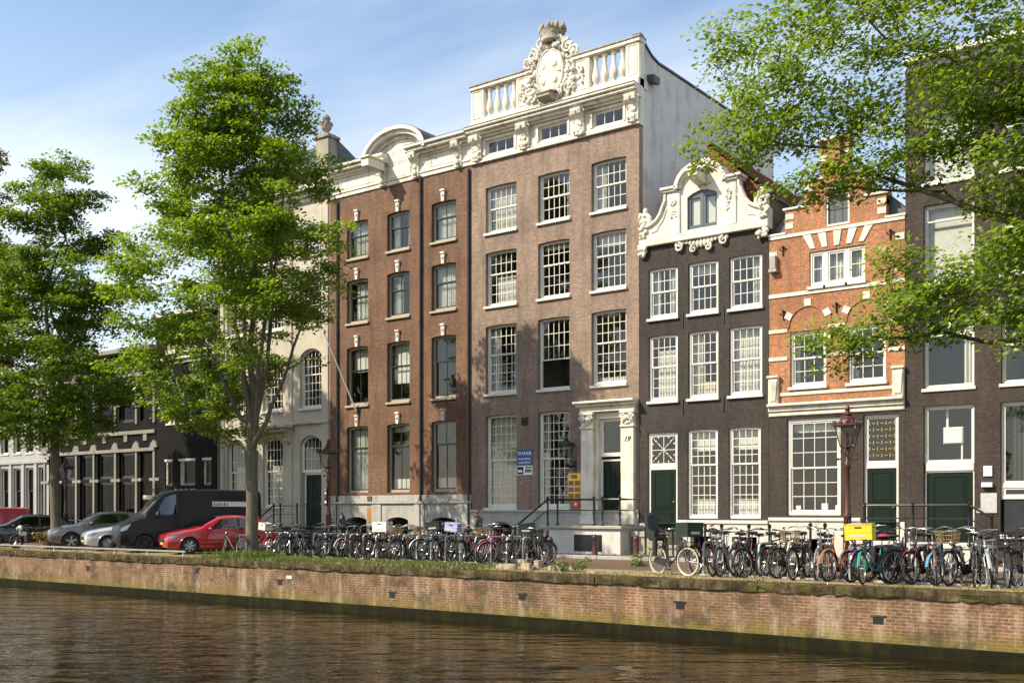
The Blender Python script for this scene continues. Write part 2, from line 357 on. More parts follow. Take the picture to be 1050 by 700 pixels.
def curtain_mesh(x0, x1, z0, z1, y, amp=0.025, pitch=0.11):
    mb = MB(); n = max(6, int((x1 - x0) / pitch * 6)); ph = random.random() * 6
    zz = [z0, z0 + (z1 - z0) * .4, z1]
    vs = []
    for k, z in enumerate(zz):
        for i in range(n + 1):
            x = x0 + (x1 - x0) * i / n
            vs.append((x, y + amp * (1.15 - .15 * k) * math.sin((x - x0) / pitch * 2 * math.pi + ph + .3 * math.sin(x * 9)), z))
    fs = [(k * (n + 1) + i, k * (n + 1) + i + 1, (k + 1) * (n + 1) + i + 1, (k + 1) * (n + 1) + i) for k in range(2) for i in range(n)]
    return mb.add(vs, fs)
def window(b, x0, x1, z0, z1, cols=4, rt=3, rb=3, split=0.5, rise=0.0, frame='white', sash=None, sill='white', curtain=None,
           fw=0.075, st=0.052, mw=0.023, setb=0.17, y=FY, raised=0.0, name='window', sillproj=0.09, openlow=False, glass='glass'):
    """a sash window: box frame, two sashes, glazing bars; its pane, sill and curtain are sub-parts"""
    y0 = y + setb; y1 = y0 + .10; sash = sash or frame
    f = MB(); e = z1 - rise
    f.cbox(x0, x0 + fw, y0, y1, z0, e, .008); f.cbox(x1 - fw, x1, y0, y1, z0, e, .008); f.cbox(x0 + fw, x1 - fw, y0, y1, z0, z0 + fw * 1.25, .008)
    if rise <= 0: f.cbox(x0 + fw, x1 - fw, y0, y1, z1 - fw * 1.2, z1, .008)
    else:
        p = arc_pts(x0, x1, z1, rise); q = arc_pts(x0 + fw, x1 - fw, z1 - fw * 1.1, rise)
        for i in range(len(p) - 1): f.prism([q[i], q[i + 1], p[i + 1], p[i]], y0 + .002, y1)
    w = f.build('window' if name == 'window' else name, frame, b)
    s = MB(); a, c = x0 + fw, x1 - fw; lo, hi = z0 + fw * 1.25, (z1 - fw * 1.2 if rise <= 0 else z1 - fw * .6)
    zm = lo + (hi - lo) * (1 - split)
    for (za, zb, yo, rows) in ((zm, hi, y0 + .028, rt), (lo, zm + .03, y0 + .062, rb)):
        if openlow and yo > y0 + .05: continue
        if rows <= 0: continue
        yt = yo + .032
        s.box(a, a + st, yo, yt, za, zb); s.box(c - st, c, yo, yt, za, zb)
        s.box(a + st, c - st, yo, yt, za, za + st); s.box(a + st, c - st, yo, yt, zb - st * .9, zb)
        for k in range(1, cols):
            xm = a + st + (c - a - 2 * st) * k / cols; s.box(xm - mw / 2, xm + mw / 2, yo + .004, yt - .004, za + st, zb - st * .9)
        for k in range(1, rows):
            zc = za + st + (zb - za - 1.9 * st) * k / rows; s.box(a + st, c - st, yo + .007, yt - .007, zc - mw / 2, zc + mw / 2)
    s.build('sash', sash, w)
    g = MB(); g.quad((a, y0 + .046, zm), (c, y0 + .046, zm), (c, y0 + .046, hi), (a, y0 + .046, hi))
    if not openlow: g.quad((a, y0 + .082, lo), (c, y0 + .082, lo), (c, y0 + .082, zm), (a, y0 + .082, zm))
    g.build('pane', glass, w)
    if sill:
        sm = MB(); sm.cbox(x0 - .05, x1 + .05, y - sillproj, y + setb + .012, z0 - .10, z0 - .002, .012); sm.build('sill', sill, w)
    if curtain:
        for cu in (curtain if isinstance(curtain, list) else [curtain]):
            k, m = cu[0], (cu[2] if len(cu) > 2 else 'netcurtain'); yy = y0 + .24
            W = x1 - x0; H = z1 - z0
            if k == 'full': cm = curtain_mesh(x0 + .02, x1 - .02, z0, z1, yy)
            elif k == 'blind': cm = MB().box(x0 + fw, x1 - fw, yy, yy + .012, z1 - H * cu[1], z1 - .02)
            elif k == 'low': cm = curtain_mesh(x0 + .02, x1 - .02, z0, z0 + H * cu[1], yy, .012)
            elif k == 'left': cm = curtain_mesh(x0 + .02, x0 + W * cu[1], z0, z1, yy, .04)
            elif k == 'right': cm = curtain_mesh(x1 - W * cu[1], x1 - .02, z0, z1, yy, .04)
            elif k == 'mid': cm = curtain_mesh(x0 + W * .22, x1 - .02, z0, z1 - H * cu[1], yy, .02)
            cm.build('blind' if k == 'blind' else 'curtain', m, w)
    return w
def door(b, x0, x1, z0, z1, mat='darkgreen', frame='white', y=FY, setb=0.16, panels=((.1, .38), (.46, .95)), cols=2, fw=0.09, knob='brass', thresh=True):
    y0 = y + setb
    d = MB(); d.box(x0 + fw, x1 - fw, y0 + .03, y0 + .08, z0, z1 - fw)
    W = x1 - x0 - 2 * fw; H = z1 - fw - z0
    for k in range(cols):
        for (pa, pb) in panels:
            a = x0 + fw + W * (k + .14) / cols; c = x0 + fw + W * (k + .86) / cols; za, zb = z0 + H * pa, z0 + H * pb
            for (q0, q1, r0, r1) in ((a, c, za, za + .03), (a, c, zb - .03, zb), (a, a + .03, za + .03, zb - .03), (c - .03, c, za + .03, zb - .03)):
                d.box(q0, q1, y0 + .014, y0 + .03, r0, r1)
            d.cbox(a + .07, c - .07, y0 + .016, y0 + .03, za + .07, zb - .07, .012)
    o = d.build('door', mat, b)
    f = MB(); f.cbox(x0, x0 + fw, y0, y0 + .11, z0, z1, .01); f.cbox(x1 - fw, x1, y0, y0 + .11, z0, z1, .01); f.cbox(x0 + fw, x1 - fw, y0, y0 + .11, z1 - fw, z1, .01)
    f.build('door_frame', frame, o)
    h = MB(); h.ball((x1 - fw - .09, y0 - .01, z0 + 1.02), .035); h.lathe((x1 - fw - .09, y0 + .02, z0 + 1.02), [(.02, -.02), (.02, .015)], 8, 'y'); h.build('door_knob', knob, o)
    return o
def cornice(mb, x0, x1, steps, y=FY, ends=True):
    for z0, z1, p in steps: mb.cbox(x0 - (p * .5 if ends else 0), x1 + (p * .5 if ends else 0), y - p, y + .05, z0, z1, min(.03, (z1 - z0) * .3))
def scroll(mb, c, r0, turns, r, y, flip=1, start=0.0, n=28):
    pts = []
    for i in range(n + 1):
        t = i / n; a = start + flip * turns * 2 * math.pi * t; q = r0 * (1 - .82 * t)
        pts.append((c[0] + q * math.cos(a), y, c[1] + q * math.sin(a)))
    mb.tube(pts, [r * (1 - .4 * i / n) for i in range(n + 1)], 6)
def leafy(mb, x0, x1, z0, z1, y, n, r, seed=1):
    """carved foliage: many small overlapping lumps standing off the wall"""
    rd = random.Random(seed)
    for _ in range(n):
        q = r * rd.uniform(.55, 1.2)
        mb.ball((rd.uniform(x0, x1), y - rd.uniform(0, r * .7), rd.uniform(z0, z1)), q * rd.uniform(.6, 1.3), q * .8, q * rd.uniform(.6, 1.3), 7, 4)
def console(mb, x, z0, z1, w, p, y=FY):
    """S-shaped carved bracket under a cornice"""
    H = z1 - z0
    prof = [(y, z0), (y - p * .30, z0 + .04 * H), (y - p * .34, z0 + .25 * H), (y - p * .28, z0 + .45 * H), (y - p * .5, z0 + .62 * H), (y - p * .9, z0 + .78 * H), (y - p, z0 + .92 * H), (y - p, z1), (y, z1)]
    mb.xprism(prof, x - w / 2, x + w / 2)
    mb.ring((x, y - p * .80, z0 + .84 * H), H * .10, H * .035, 10, 5, 'x'); mb.ball((x, y - p * .36, z0 + .2 * H), w * .38, p * .25, H * .14, 8, 5)
    mb.ball((x, y - p * .33, z0 + .42 * H), w * .3, p * .25, H * .1, 8, 5); mb.ball((x, y - p * .25, z0 + .02 * H), w * .3, p * .25, H * .07, 8, 5)
    for sx in (-1, 1): scroll(mb, (x + sx * w * .5, z0 + .83 * H), H * .13, 1.2, .02, y - p * .7)
def keystone(b, x, z, h=0.42, w=0.17, y=FY):
    mb = MB(); mb.prism([(x - w * .38, z), (x + w * .38, z), (x + w * .55, z + h), (x - w * .55, z + h)], y - .09, y + .02)
    mb.cbox(x - w * .68, x + w * .68, y - .13, y + .02, z + h, z + h + .09, .015); mb.ball((x, y - .09, z + h * .62), w * .32, .05, h * .2)
    mb.build('keystone', 'cream', b)
def pipe(b, x, z0, z1, y=FY, mat='iron'):
    mb = MB(); mb.tube([(x, y - .07, z0), (x, y - .07, z1)], .05, 8)
    for k in range(int((z1 - z0) / 2.2) + 1): mb.lathe((x, y - .07, z0 + .3 + k * 2.2), [(.068, 0), (.068, .06)], 8)
    mb.build('downpipe', mat, b)
def house(label, x0, x1, name='canal_house'):
    return thing(name, label, 'house', ((x0 + x1) / 2, FY, 0), 0, 'canal houses along the quay')
def railing(b, pts, posts, name='railing', r=.036, low=True):
    """iron handrail through pts, posts at the given (point, base height)"""
    mb = MB(); mb.tube(pts, r, 8)
    if low: mb.tube([(x, y, z - .38) for x, y, z in pts], r * .55, 6)
    for (x, y, z0, z1) in posts:
        mb.lathe((x, y, z0), [(.06, 0), (.06, .06), (.038, .09), (.034, (z1 - z0) * .45), (.055, (z1 - z0) * .5), (.036, (z1 - z0) * .55), (.036, z1 - z0 + .02), (.055, z1 - z0 + .05), (.05, z1 - z0 + .09), (.0, z1 - z0 + .12)], 8)
    return mb.build(name, 'iron', b, 40)
G = 0.006

# ================================================================ BROWN HOUSE
x0, x1 = -34.72 + G, -26.62 - G
B = house('tall red brown brick house with cream cornice, arched pediment and hoist beam', x0, x1, 'brick_house')
cx = [(-33.67, -32.36), (-31.24, -29.95), (-28.74, -27.42)]
rows = [(12.64, 14.27, .05), (9.82, 11.72, .05), (6.23, 8.79, .055), (2.40, 5.32, .06)]
ops = [(a, c, r[0], r[1], r[2]) for r in rows for a, c in cx]
mb = MB(); facade(mb, x0, x1, 2.28, 15.43, ops); shell(mb, x0, x1, 16.6); mb.build('wall', 'brown', B)
pl = MB(); pops = [(a + .05, c - .05, .62, 1.36, .12) for a, c in cx]; facade(pl, x0, x1, 0, 1.92, pops, FY - .05, .35)
pl.cbox(x0, x1, FY - .14, FY + .02, 1.92, 2.02, .02); pl.cbox(x0, x1, FY - .055, FY + .02, 2.02, 2.28, .015)
for a in (-34.4, -31.8, -29.35, -27.0): pl.cbox(a - .28, a + .28, FY - .10, FY - .04, 0, 1.92, .015)
pl.build('plinth', 'plinth', B)
for a, c in cx:
    gm = MB()
    for k in range(7): gm.tube([(a + .12 + (c - a - .24) * k / 6, FY + .05, .62), (a + .12 + (c - a - .24) * k / 6, FY + .05, 1.34)], .013, 5)
    gm.tube([(a + .06, FY + .05, 1.0), (c - .06, FY + .05, 1.0)], .013, 5); gm.build('basement_grille', 'iron', B)
cur = {(0, 0): [('full',)], (0, 1): [('left', .3), ('right', .3)], (0, 2): [('full',)], (1, 0): [('mid', .0)], (1, 1): [('left', .45), ('right', .25)], (1, 2): [('full',)],
       (2, 0): [('blind', .42)], (2, 1): [('blind', .68)], (3, 0): [('full',)], (3, 1): [('blind', .12), ('low', .2)], (3, 2): [('low', .2)]}
for i, r in enumerate(rows):
    for j, (a, c) in enumerate(cx):
        window(B, a, c, r[0], r[1], 2, 1, 1, .42 if i < 3 else .34, r[2], 'tan', 'framegreen', 'tan' if i < 3 else None, cur.get((i, j)), fw=.09, st=.06, mw=.035, setb=.15)
        keystone(B, (a + c) / 2, r[1] - .02, .40)
c = MB()
c.cbox(x0, x1, FY - .06, FY + .05, 15.43, 15.60, .02); c.cbox(x0, x1, FY - .10, FY + .05, 15.60, 15.68, .02)
c.box(x0, x1, FY - .03, FY + .05, 15.68, 16.28)
for (a, d) in ((x0, -31.05), (-29.85, x1)):
    cornice(c, a, d, [(16.28, 16.36, .12), (16.36, 16.46, .26), (16.46, 16.60, .42), (16.60, 16.73, .52)], ends=False)
for (a, d) in ((x0 + .15, -32.0), (-28.75, x1 - .6)):
    for (za, zb, xa, xb) in ((15.78, 15.81, a, d), (16.16, 16.19, a, d), (15.81, 16.16, a, a + .03), (15.81, 16.16, d - .03, d)): c.box(xa, xb, FY - .05, FY - .02, za, zb)
AC, AH = -30.5, 1.75
def semi(cxx, cz, hw, rise, n=20): return [(cxx + hw * math.cos(math.pi * (1 - i / n)), cz + rise * math.sin(math.pi * (1 - i / n))) for i in range(n + 1)]
ZS = 16.55
for (hw, ri, t, p) in ((1.80, 1.17, .16, .50), (1.64, 1.02, .17, .36), (1.47, .86, .16, .14)):
    o_, i_ = semi(AC, ZS, hw, ri), semi(AC, ZS, hw - t, ri - t)
    for k in range(20): c.prism([i_[k], i_[k + 1], o_[k + 1], o_[k]], FY - p, FY + .25)
c.prism([(x_, z_) for x_, z_ in semi(AC, ZS, 1.40, .80)] + [(AC + 1.40, 16.0), (AC - 1.40, 16.0)], FY - .05, FY + .20)
o_ = semi(-30.45, 16.55, .62, .52)
c.prism(o_ + [(-29.83, 15.7), (-31.07, 15.7)], FY - .085, FY - .05)
c.build('cornice', 'cream', B)
rf = MB()
o_ = semi(AC, ZS, 1.82, 1.19)
for k in range(20): rf.quad((o_[k][0], FY - .48, o_[k][1]), (o_[k + 1][0], FY - .48, o_[k + 1][1]), (o_[k + 1][0], FY + 2.6, o_[k + 1][1]), (o_[k][0], FY + 2.6, o_[k][1]))
rf.quad((AC - 1.8, FY + 2.6, ZS), (AC + 1.8, FY + 2.6, ZS), (AC + 1.0, FY + 2.6, 17.6), (AC - 1.0, FY + 2.6, 17.6))
rf.box(x0, -31.06, FY - .5, FY + .25, 16.735, 16.76); rf.box(-29.84, x1, FY - .5, FY + .25, 16.735, 16.76); rf.box(x0, x1, FY + .26, FY + 10.9, 16.735, 16.76); rf.build('roof', 'lead', B)
text('ANNO', .30, (-30.42, FY - .088, 16.72), 'textgrey', B, 'date_lettering'); text('1665', .34, (-30.42, FY - .088, 16.34), 'textgrey', B, 'date_lettering')
for xx in (-31.42, -29.55, -27.25): k = MB(); console(k, xx, 15.45, 16.46, .36, .40); k.build('console', 'ornament', B)
h = MB(); h.cbox(-31.55, -31.12, FY - 1.25, FY - .30, 16.0, 16.36, .03); h.box(-31.62, -31.05, FY - 1.32, FY - .25, 16.36, 16.42); ho = h.build('hoist_beam', 'cream', B)
hk = MB(); hk.tube([(-31.33, FY - 1.0, 16.0), (-31.33, FY - 1.0, 15.0)], .012, 5); hk.ring((-31.33, FY - 1.0, 14.93), .06, .014, 10, 5); hk.build('hoist_hook', 'iron', ho)
pipe(B, -29.28, .3, 15.5); pipe(B, -26.72, .3, 15.3); pipe(B, -34.2, .3, 15.3)
rooms(B, x0, x1, [2.0, 5.8, 9.3, 12.2, 15.0], 16.5)

# ================================================================ TALL HOUSE
x0, x1 = -26.62 + G, -18.93 - G
T = house('tallest house, dusty brown brick with white balustrade, carved cartouche and crown', x0, x1, 'brick_house')
cx = [(-25.90, -24.38), (-23.36, -21.91), (-20.95, -19.47)]
rows = [(12.57, 14.41, .035), (9.68, 11.82, .035), (6.22, 8.92, .035)]
ops = [(a, c, r[0], r[1], r[2]) for r in rows for a, c in cx] + [(cx[0][0], cx[0][1], 1.74, 5.38, .035), (cx[1][0], cx[1][1], 1.74, 5.38, .035), (-20.75, -19.60, 1.10, 5.20)]
mb = MB(); facade(mb, x0, x1, 1.62, 15.40, ops, depth=.34); mb.quad((x0, FY, 1.62), (x0, FY + 11, 1.62), (x0, FY + 11, 16.7), (x0, FY, 16.7))
mb.quad((x1, FY, 1.62), (x1, FY, 15.4), (x1, FY + .26, 15.4), (x1, FY + .26, 1.62)); mb.build('wall', 'tallbrick', T)
sw = MB(); sw.xprism([(FY + .26, 0), (FY + .26, 18.50), (FY + .5, 18.28), (FY + .9, 18.08), (FY + 1.4, 17.98), (FY + 2.0, 18.0), (FY + 12, 18.15), (FY + 12, 0)], x1 - .25, x1 + .002)
sw.box(x0, x1 - .26, FY + 10.9, FY + 11.1, 0, 16.7); sw.build('side_wall', 'sidewall', T)
fl = MB(); pp = [(FY + .02, 18.62), (FY + .26, 18.56), (FY + .5, 18.31), (FY + .9, 18.11), (FY + 1.4, 18.01), (FY + 2.0, 18.03), (FY + 12, 18.18)]
fl.xprism(pp + [(y_, z_ + .07) for y_, z_ in reversed(pp)], x1 - .30, x1 + .05)
fl.prism([(x1 + .003, 17.35), (x1 + .05, 17.1), (x1 + .28, 17.05), (x1 + .30, 17.30)], FY + .55, FY + 1.0)
fl.build('flashing', 'lead', T)
pl = MB(); facade(pl, x0, x1, 0, 1.56, [(-25.6, -24.6, .5, 1.2, .1), (-20.62, -19.75, .25, .85)], FY - .05, .4); pl.cbox(x0, x1, FY - .10, FY + .02, 1.56, 1.66, .02); pl.build('plinth', 'plinth', T)
cur = {(0, 0): [('full',)], (2, 1): [], (1, 1): [('blind', .12)], (1, 2): [('blind', .22), ('right', .2)], (1, 0): [('mid', .45)], (2, 0): [('left', .3), ('right', .25)], (2, 2): [('low', .12)], (0, 2): [('left', .3)], (0, 1): [('right', .25)]}
rr = [(2, 2, .5), (2, 3, .42), (3, 4, .44)]
for i, r in enumerate(rows):
    for j, (a, c) in enumerate(cx):
        window(T, a, c, r[0], r[1], 5 if j else 5, rr[i][0], rr[i][1], rr[i][2] if not (i == 2 and j == 1) else .60, r[2], curtain=cur.get((i, j)), openlow=(i == 2 and j == 1), setb=.15)
window(T, cx[0][0], cx[0][1], 1.74, 5.38, 5, 5, 5, .5, .035, sill='white', curtain=[('full', 1, 'cream curtain')], setb=.15)
window(T, cx[1][0], cx[1][1], 1.74, 5.38, 5, 5, 5, .5, .035, sill='white', curtain=[('left', .24, 'cream curtain')], setb=.15)
# portal
p = MB()
for (a, c) in ((-21.30, -20.78), (-19.57, -19.06)):
    p.cbox(a - .04, c + .04, FY - .24, FY + .02, 1.12, 1.45, .02); p.cbox(a, c, FY - .19, FY + .02, 1.45, 5.20, .02)
    p.box(a + .10, c - .10, FY - .205, FY - .19, 1.65, 4.45)
    p.cbox(a - .05, c + .05, FY - .25, FY + .02, 4.62, 4.70, .02); p.cbox(a - .05, c + .05, FY - .27, FY + .02, 5.12, 5.22, .02)
p.cbox(-21.35, -19.01, FY - .21, FY + .02, 5.22, 5.42, .02); p.cbox(-21.45, -18.97, FY - .34, FY + .02, 5.42, 5.52, .025); p.cbox(-21.52, -18.95, FY - .46, FY + .02, 5.52, 5.62, .03)
p.box(-20.76, -20.66, FY - .02, FY + .28, 1.12, 5.20); p.box(-19.69, -19.59, FY - .02, FY + .28, 1.12, 5.20); p.box(-20.66, -19.69, FY + .0, FY + .28, 5.0, 5.21)
P = p.build('portal', 'cream', T)
for xc in (-21.04, -19.315):
    kp = MB()
    for sx in (-1, 1): scroll(kp, (xc + sx * .16, 4.98), .13, 1.4, .035, FY - .25, sx, 0 if sx > 0 else math.pi)
    leafy(kp, xc - .22, xc + .22, 4.74, 5.08, FY - .21, 16, .07, int(-xc * 10))
    kp.build('capital', 'ornament', P)
door(T, -20.66, -19.69, 1.14, 3.50, y=FY + .06, panels=((.06, .34), (.42, .95)), knob='brass', fw=.07)
window(T, -20.66, -19.69, 3.60, 5.02, 1, 1, 0, 1.0, 0, sill=None, y=FY + .06, setb=.10, name='transom_window')
# attic entablature
e = MB(); aops = [(-25.87, -24.46, 15.66, 16.24), (-23.31, -21.98, 15.66, 16.24), (-20.88, -19.57, 15.66, 16.24)]
facade(e, x0, x1, 15.40, 16.36, aops, FY - .04, .32); e.box(x0, x1, FY + .28, FY + .3, 16.36, 16.7)
e.cbox(x0, x1 + .06, FY - .12, FY - .035, 15.40, 15.50, .02); e.cbox(x0, x1 + .05, FY - .09, FY - .035, 15.50, 15.60, .02)
for a, c_, za, zb in aops:
    for (q0, q1, r0, r1) in ((a - .10, c_ + .10, zb, zb + .07), (a - .10, a, za, zb), (c_, c_ + .10, za, zb)): e.box(q0, q1, FY - .075, FY - .035, r0, r1)
cornice(e, x0, x1 + .10, [(16.36, 16.44, .18), (16.44, 16.54, .32), (16.54, 16.66, .44), (16.66, 16.76, .52)], ends=False)
e.box(x1 - .20, x1 + .06, FY - .03, FY + .26, 15.40, 18.5)
e.cbox(x0, x1 + .06, FY - .14, FY + .5, 16.76, 17.06, .03)
e.build('entablature', 'cream', T)
for a, c_, za, zb in aops: window(T, a, c_, za, zb, 3, 1, 0, 1.0, 0, sill=None, y=FY - .04, setb=.08, fw=.045, st=.03)
for xx in (-26.25, -23.92, -21.42, -19.12):
    k = MB(); console(k, xx, 15.50, 16.44, .44, .36, FY - .05); leafy(k, xx - .2, xx + .2, 15.55, 16.05, FY - .14, 18, .085, int(-xx * 7)); k.build('console', 'ornament', T)
bls = [MB(), MB()]
for (a, c_) in ((x0, -25.95), (-24.36, -23.55), (-21.85, -21.00), (-19.47, x1 + .05)):
    bl = bls[a > -22.7]; bl.cbox(a, c_, FY - .06, FY + .26, 17.06, 18.44, .03)
    for (q0, q1, r0, r1) in ((a + .1, c_ - .1, 17.2, 17.23), (a + .1, c_ - .1, 18.26, 18.29), (a + .1, a + .13, 17.23, 18.26), (c_ - .13, c_ - .1, 17.23, 18.26)): bl.box(q0, q1, FY - .08, FY - .055, r0, r1)
for (a, c_) in ((-25.95, -24.36), (-21.00, -19.47)):
    bl = bls[a > -22.7]; bl.cbox(a, c_, FY - .04, FY + .24, 17.06, 17.20, .02)
    for q in range(4):
        xx = a + (c_ - a) * (q + .5) / 4
        bl.lathe((xx, FY + .10, 17.20), [(.13, 0), (.13, .06), (.07, .10), (.14, .26), (.15, .40), (.10, .62), (.065, .82), (.08, .90), (.065, .95), (.12, 1.06), (.12, 1.12)], 10)
for (a, c_) in ((x0 - .02, -23.5), (-21.9, x1 + .09)): bls[a > -22.7].cbox(a, c_, FY - .12, FY + .32, 18.34, 18.47, .02)
for bl in bls: bl.build('balustrade', 'cream', T, 35)
for (a, c_) in ((x0 - .03, -23.5), (-21.9, x1 + .10)): MB().cbox(a, c_, FY - .15, FY + .35, 18.472, 18.55, .02).build('coping', 'stonecap', T)
cp = MB(); cp.cbox(x0, x1 + .08, FY - .53, FY - .14, 16.762, 16.80, .01); cp.build('coping', 'stonecap', T)
# cartouche with crown
ca = MB(); CXc = -22.72
ca.prism([(CXc - .85, 17.06), (CXc + .85, 17.06), (CXc + .9, 18.6), (CXc + .6, 19.2), (CXc, 19.45), (CXc - .6, 19.2), (CXc - .9, 18.6)], FY - .02, FY + .28)
shl = MB(); shl.ball((CXc, FY - .05, 18.15), .66, .17, .92, 24, 14); shl.box(CXc - .5, CXc + .5, FY - .205, FY - .19, 18.10, 18.14)
for q in range(4): shl.ball((CXc + (-.25, .25, -.25, .25)[q], FY - .18, (17.85, 17.85, 18.42, 18.42)[q]), .13, .06, .17, 10, 6)
shl.build('shield', 'cream', T, 50)
rdc = random.Random(5)
for t in range(44):
    a = 2 * math.pi * t / 44; q = rdc.uniform(.94, 1.16)
    ca.ball((CXc + .76 * q * math.cos(a), FY - rdc.uniform(.02, .14), 18.17 + 1.02 * q * math.sin(a)), rdc.uniform(.05, .14), .09, rdc.uniform(.05, .14), 7, 4)
ca.tube([(CXc + .60 * math.cos(2 * math.pi * t / 28), FY - .14, 18.15 + .86 * math.sin(2 * math.pi * t / 28)) for t in range(29)], .035, 6)
for sx in (-1, 1):
    scroll(ca, (CXc + sx * .80, 18.95), .26, 1.5, .07, FY - .12, sx, math.pi / 2); scroll(ca, (CXc + sx * .86, 17.45), .24, 1.4, .06, FY - .12, -sx, -math.pi / 2)
    scroll(ca, (CXc + sx * 1.05, 18.72), .20, 1.3, .055, FY - .08, -sx, math.pi / 2); scroll(ca, (CXc + sx * .45, 19.32), .2, 1.3, .06, FY - .12, -sx, 0)
    for q in range(12):
        t = q / 11; ca.ball((CXc + sx * (.80 + .20 * math.sin(t * 3) + rdc.uniform(-.06, .06)), FY - rdc.uniform(.04, .14), 17.35 + 1.85 * t), rdc.uniform(.07, .16), .11, rdc.uniform(.06, .15), 7, 4)
    leafy(ca, CXc + sx * .95 - .15, CXc + sx * .95 + .15, 17.15, 17.75, FY - .08, 14, .08, 5 + sx)
    leafy(ca, CXc + sx * 1.12 - .18, CXc + sx * 1.12 + .18, 18.52, 18.82, FY + .02, 14, .09, 9 + sx)
    leafy(ca, CXc + sx * 1.3 - .16, CXc + sx * 1.3 + .16, 17.35, 18.1, FY - .08, 20, .06, 12 + sx)
leafy(ca, CXc - .5, CXc + .5, 17.05, 17.35, FY - .1, 20, .1, 3)
ca.build('cartouche', 'ornament', T, 50)
cw = MB(); cw.lathe((CXc, FY + .05, 19.30), [(.40, 0), (.44, .06), (.41, .13), (.44, .36), (.48, .44), (.42, .46), (.05, .48)], 14)
for t in range(9):
    a = 2 * math.pi * t / 9; cw.ball((CXc + .48 * math.cos(a), FY + .05 + .40 * math.sin(a), 19.84), .10, .10, .15, 7, 4); cw.ball((CXc + .44 * math.cos(a + .35), FY + .05 + .38 * math.sin(a + .35), 19.62), .07)
for t in range(5):
    a = math.pi * (t + .5) / 5
    cw.tube([(CXc + .42 * math.cos(a), FY + .05, 19.72), (CXc + .34 * math.cos(a), FY + .05, 19.95), (CXc, FY + .05, 20.0)], .05, 6)
cw.ball((CXc, FY + .05, 20.02), .10); cw.build('crown', 'stonecap', T, 50)
hb = MB(); hb.xprism([(FY - .05, 17.0), (FY - .50, 17.0), (FY - .62, 17.10), (FY - .62, 17.22), (FY - .05, 17.36)], CXc - .26, CXc + .30); hb.xprism([(FY - .05, 17.36), (FY - .66, 17.22), (FY - .66, 17.27), (FY - .05, 17.42)], CXc - .34, CXc + .38); hb.build('hoist_beam', 'stonecap', T)
rf = MB(); rf.box(x0, x1 - .26, FY + .5, FY + 10.9, 16.7, 16.74); rf.build('roof', 'lead', T)
text('19', .26, (-19.33, FY - .21, 4.18), 'iron', T, 'house_number', shear=.35, bold=.004)
rooms(T, x0, x1 - .3, [1.2, 5.8, 9.25, 12.15, 15.1], 16.65)
# stoop: platform, steps descending to the left, second lower landing to the right
st = MB(); st.cbox(-21.95, -18.75, FY - 1.55, FY - .06, .97, 1.10, .03); st.build('stoop_slab', 'step', T)
sb = MB(); sb.box(-21.85, -18.85, FY - 1.45, FY - .06, 0, .97); so = sb.build('stoop', 'palestone', T)
sv = MB(); sv.box(-20.75, -19.6, FY - 1.47, FY - 1.455, .2, .78); sv.build('cellar_hatch', 'iron', so)
ss = MB()
for q in range(5): ss.cbox(-21.95 - .30 * (q + 1), -21.95 - .30 * q + .02, FY - 1.5, FY - .25, 0 if q > 3 else .93 - .19 * (q + 1), .93 - .19 * q, .02)
ss.build('steps', 'step', T)
railing(T, [(-23.55, FY - 1.48, .95), (-23.35, FY - 1.48, 1.02), (-21.90, FY - 1.48, 2.02), (-18.85, FY - 1.48, 2.02), (-18.80, FY - 1.2, 2.02), (-18.80, FY - .1, 2.02)],
        [(-23.35, FY - 1.48, .15, 1.0), (-21.88, FY - 1.48, 1.1, 2.02), (-21.45, FY - 1.48, 1.1, 2.02), (-19.9, FY - 1.48, 1.1, 2.02), (-19.55, FY - 1.48, 1.1, 2.02), (-18.85, FY - 1.48, 1.1, 2.02)])

# ================================================================ CHARCOAL HOUSE WITH NECK GABLE
x0, x1 = -18.93 + G + .02, -14.04 - G
D = house('charcoal painted house with curved white neck gable and red tiled roof', x0, x1, 'gabled_house')
cx = [(-18.55, -17.40), (-16.99, -15.86), (-15.46, -14.28)]
ops = [(a, c, z0, z1, .025) for a, c in cx for z0, z1 in ((8.40, 10.16), (5.48, 7.79))] + [(a, c, 1.35, 4.42, .025) for a, c in ((-17.02, -15.88), (-15.48, -14.33))] + [(-18.59, -17.41, .91, 4.37)]
mb = MB(); facade(mb, x0, x1, 1.30, 10.95, ops); mb.quad((x0, FY, 1.3), (x0, FY + 11, 1.3), (x0, FY + 11, 11), (x0, FY, 11)); mb.build('wall', 'darkbrick', D)
ys = MB(); ys.xprism([(FY + .31, 1.3), (FY + 12, 1.3), (FY + 12, 12.0), (FY + .31, 12.0)], x1 - .2, x1 + .001); ys.build('side_wall', 'yellowbrick', D)
vg = MB(); vg.box(x1 - .22, x1 + .06, FY + .3, FY + 12, 12.0, 12.09); vg.build('gutter', 'lead', D)
pl = MB(); facade(pl, x0, x1, 0, 1.18, [(-18.62, -17.38, 0, 1.18), (-16.9, -16.0, .3, .75), (-15.35, -14.45, .3, .75)], FY - .04, .3); pl.cbox(-17.38, x1, FY - .09, FY + .02, 1.18, 1.30, .015); pl.build('plinth', 'palestone', D)
cs = {(0, 0): [('left', .3), ('right', .35)], (0, 2): [('right', .4)], (1, 0): [('mid', .22)], (1, 1): [('left', .42), ('low', .25, 'cream curtain')], (1, 2): [('full',)], (0, 1): [('blind', .2)]}
for j, (a, c) in enumerate(cx):
    window(D, a, c, 8.40, 10.16, 4, 2, 2 if j != 9 else 3, .5, .025, curtain=cs.get((0, j)), setb=.07)
    window(D, a, c, 5.48, 7.79, 4, 3, 3, .5, .025, curtain=cs.get((1, j)), setb=.07)
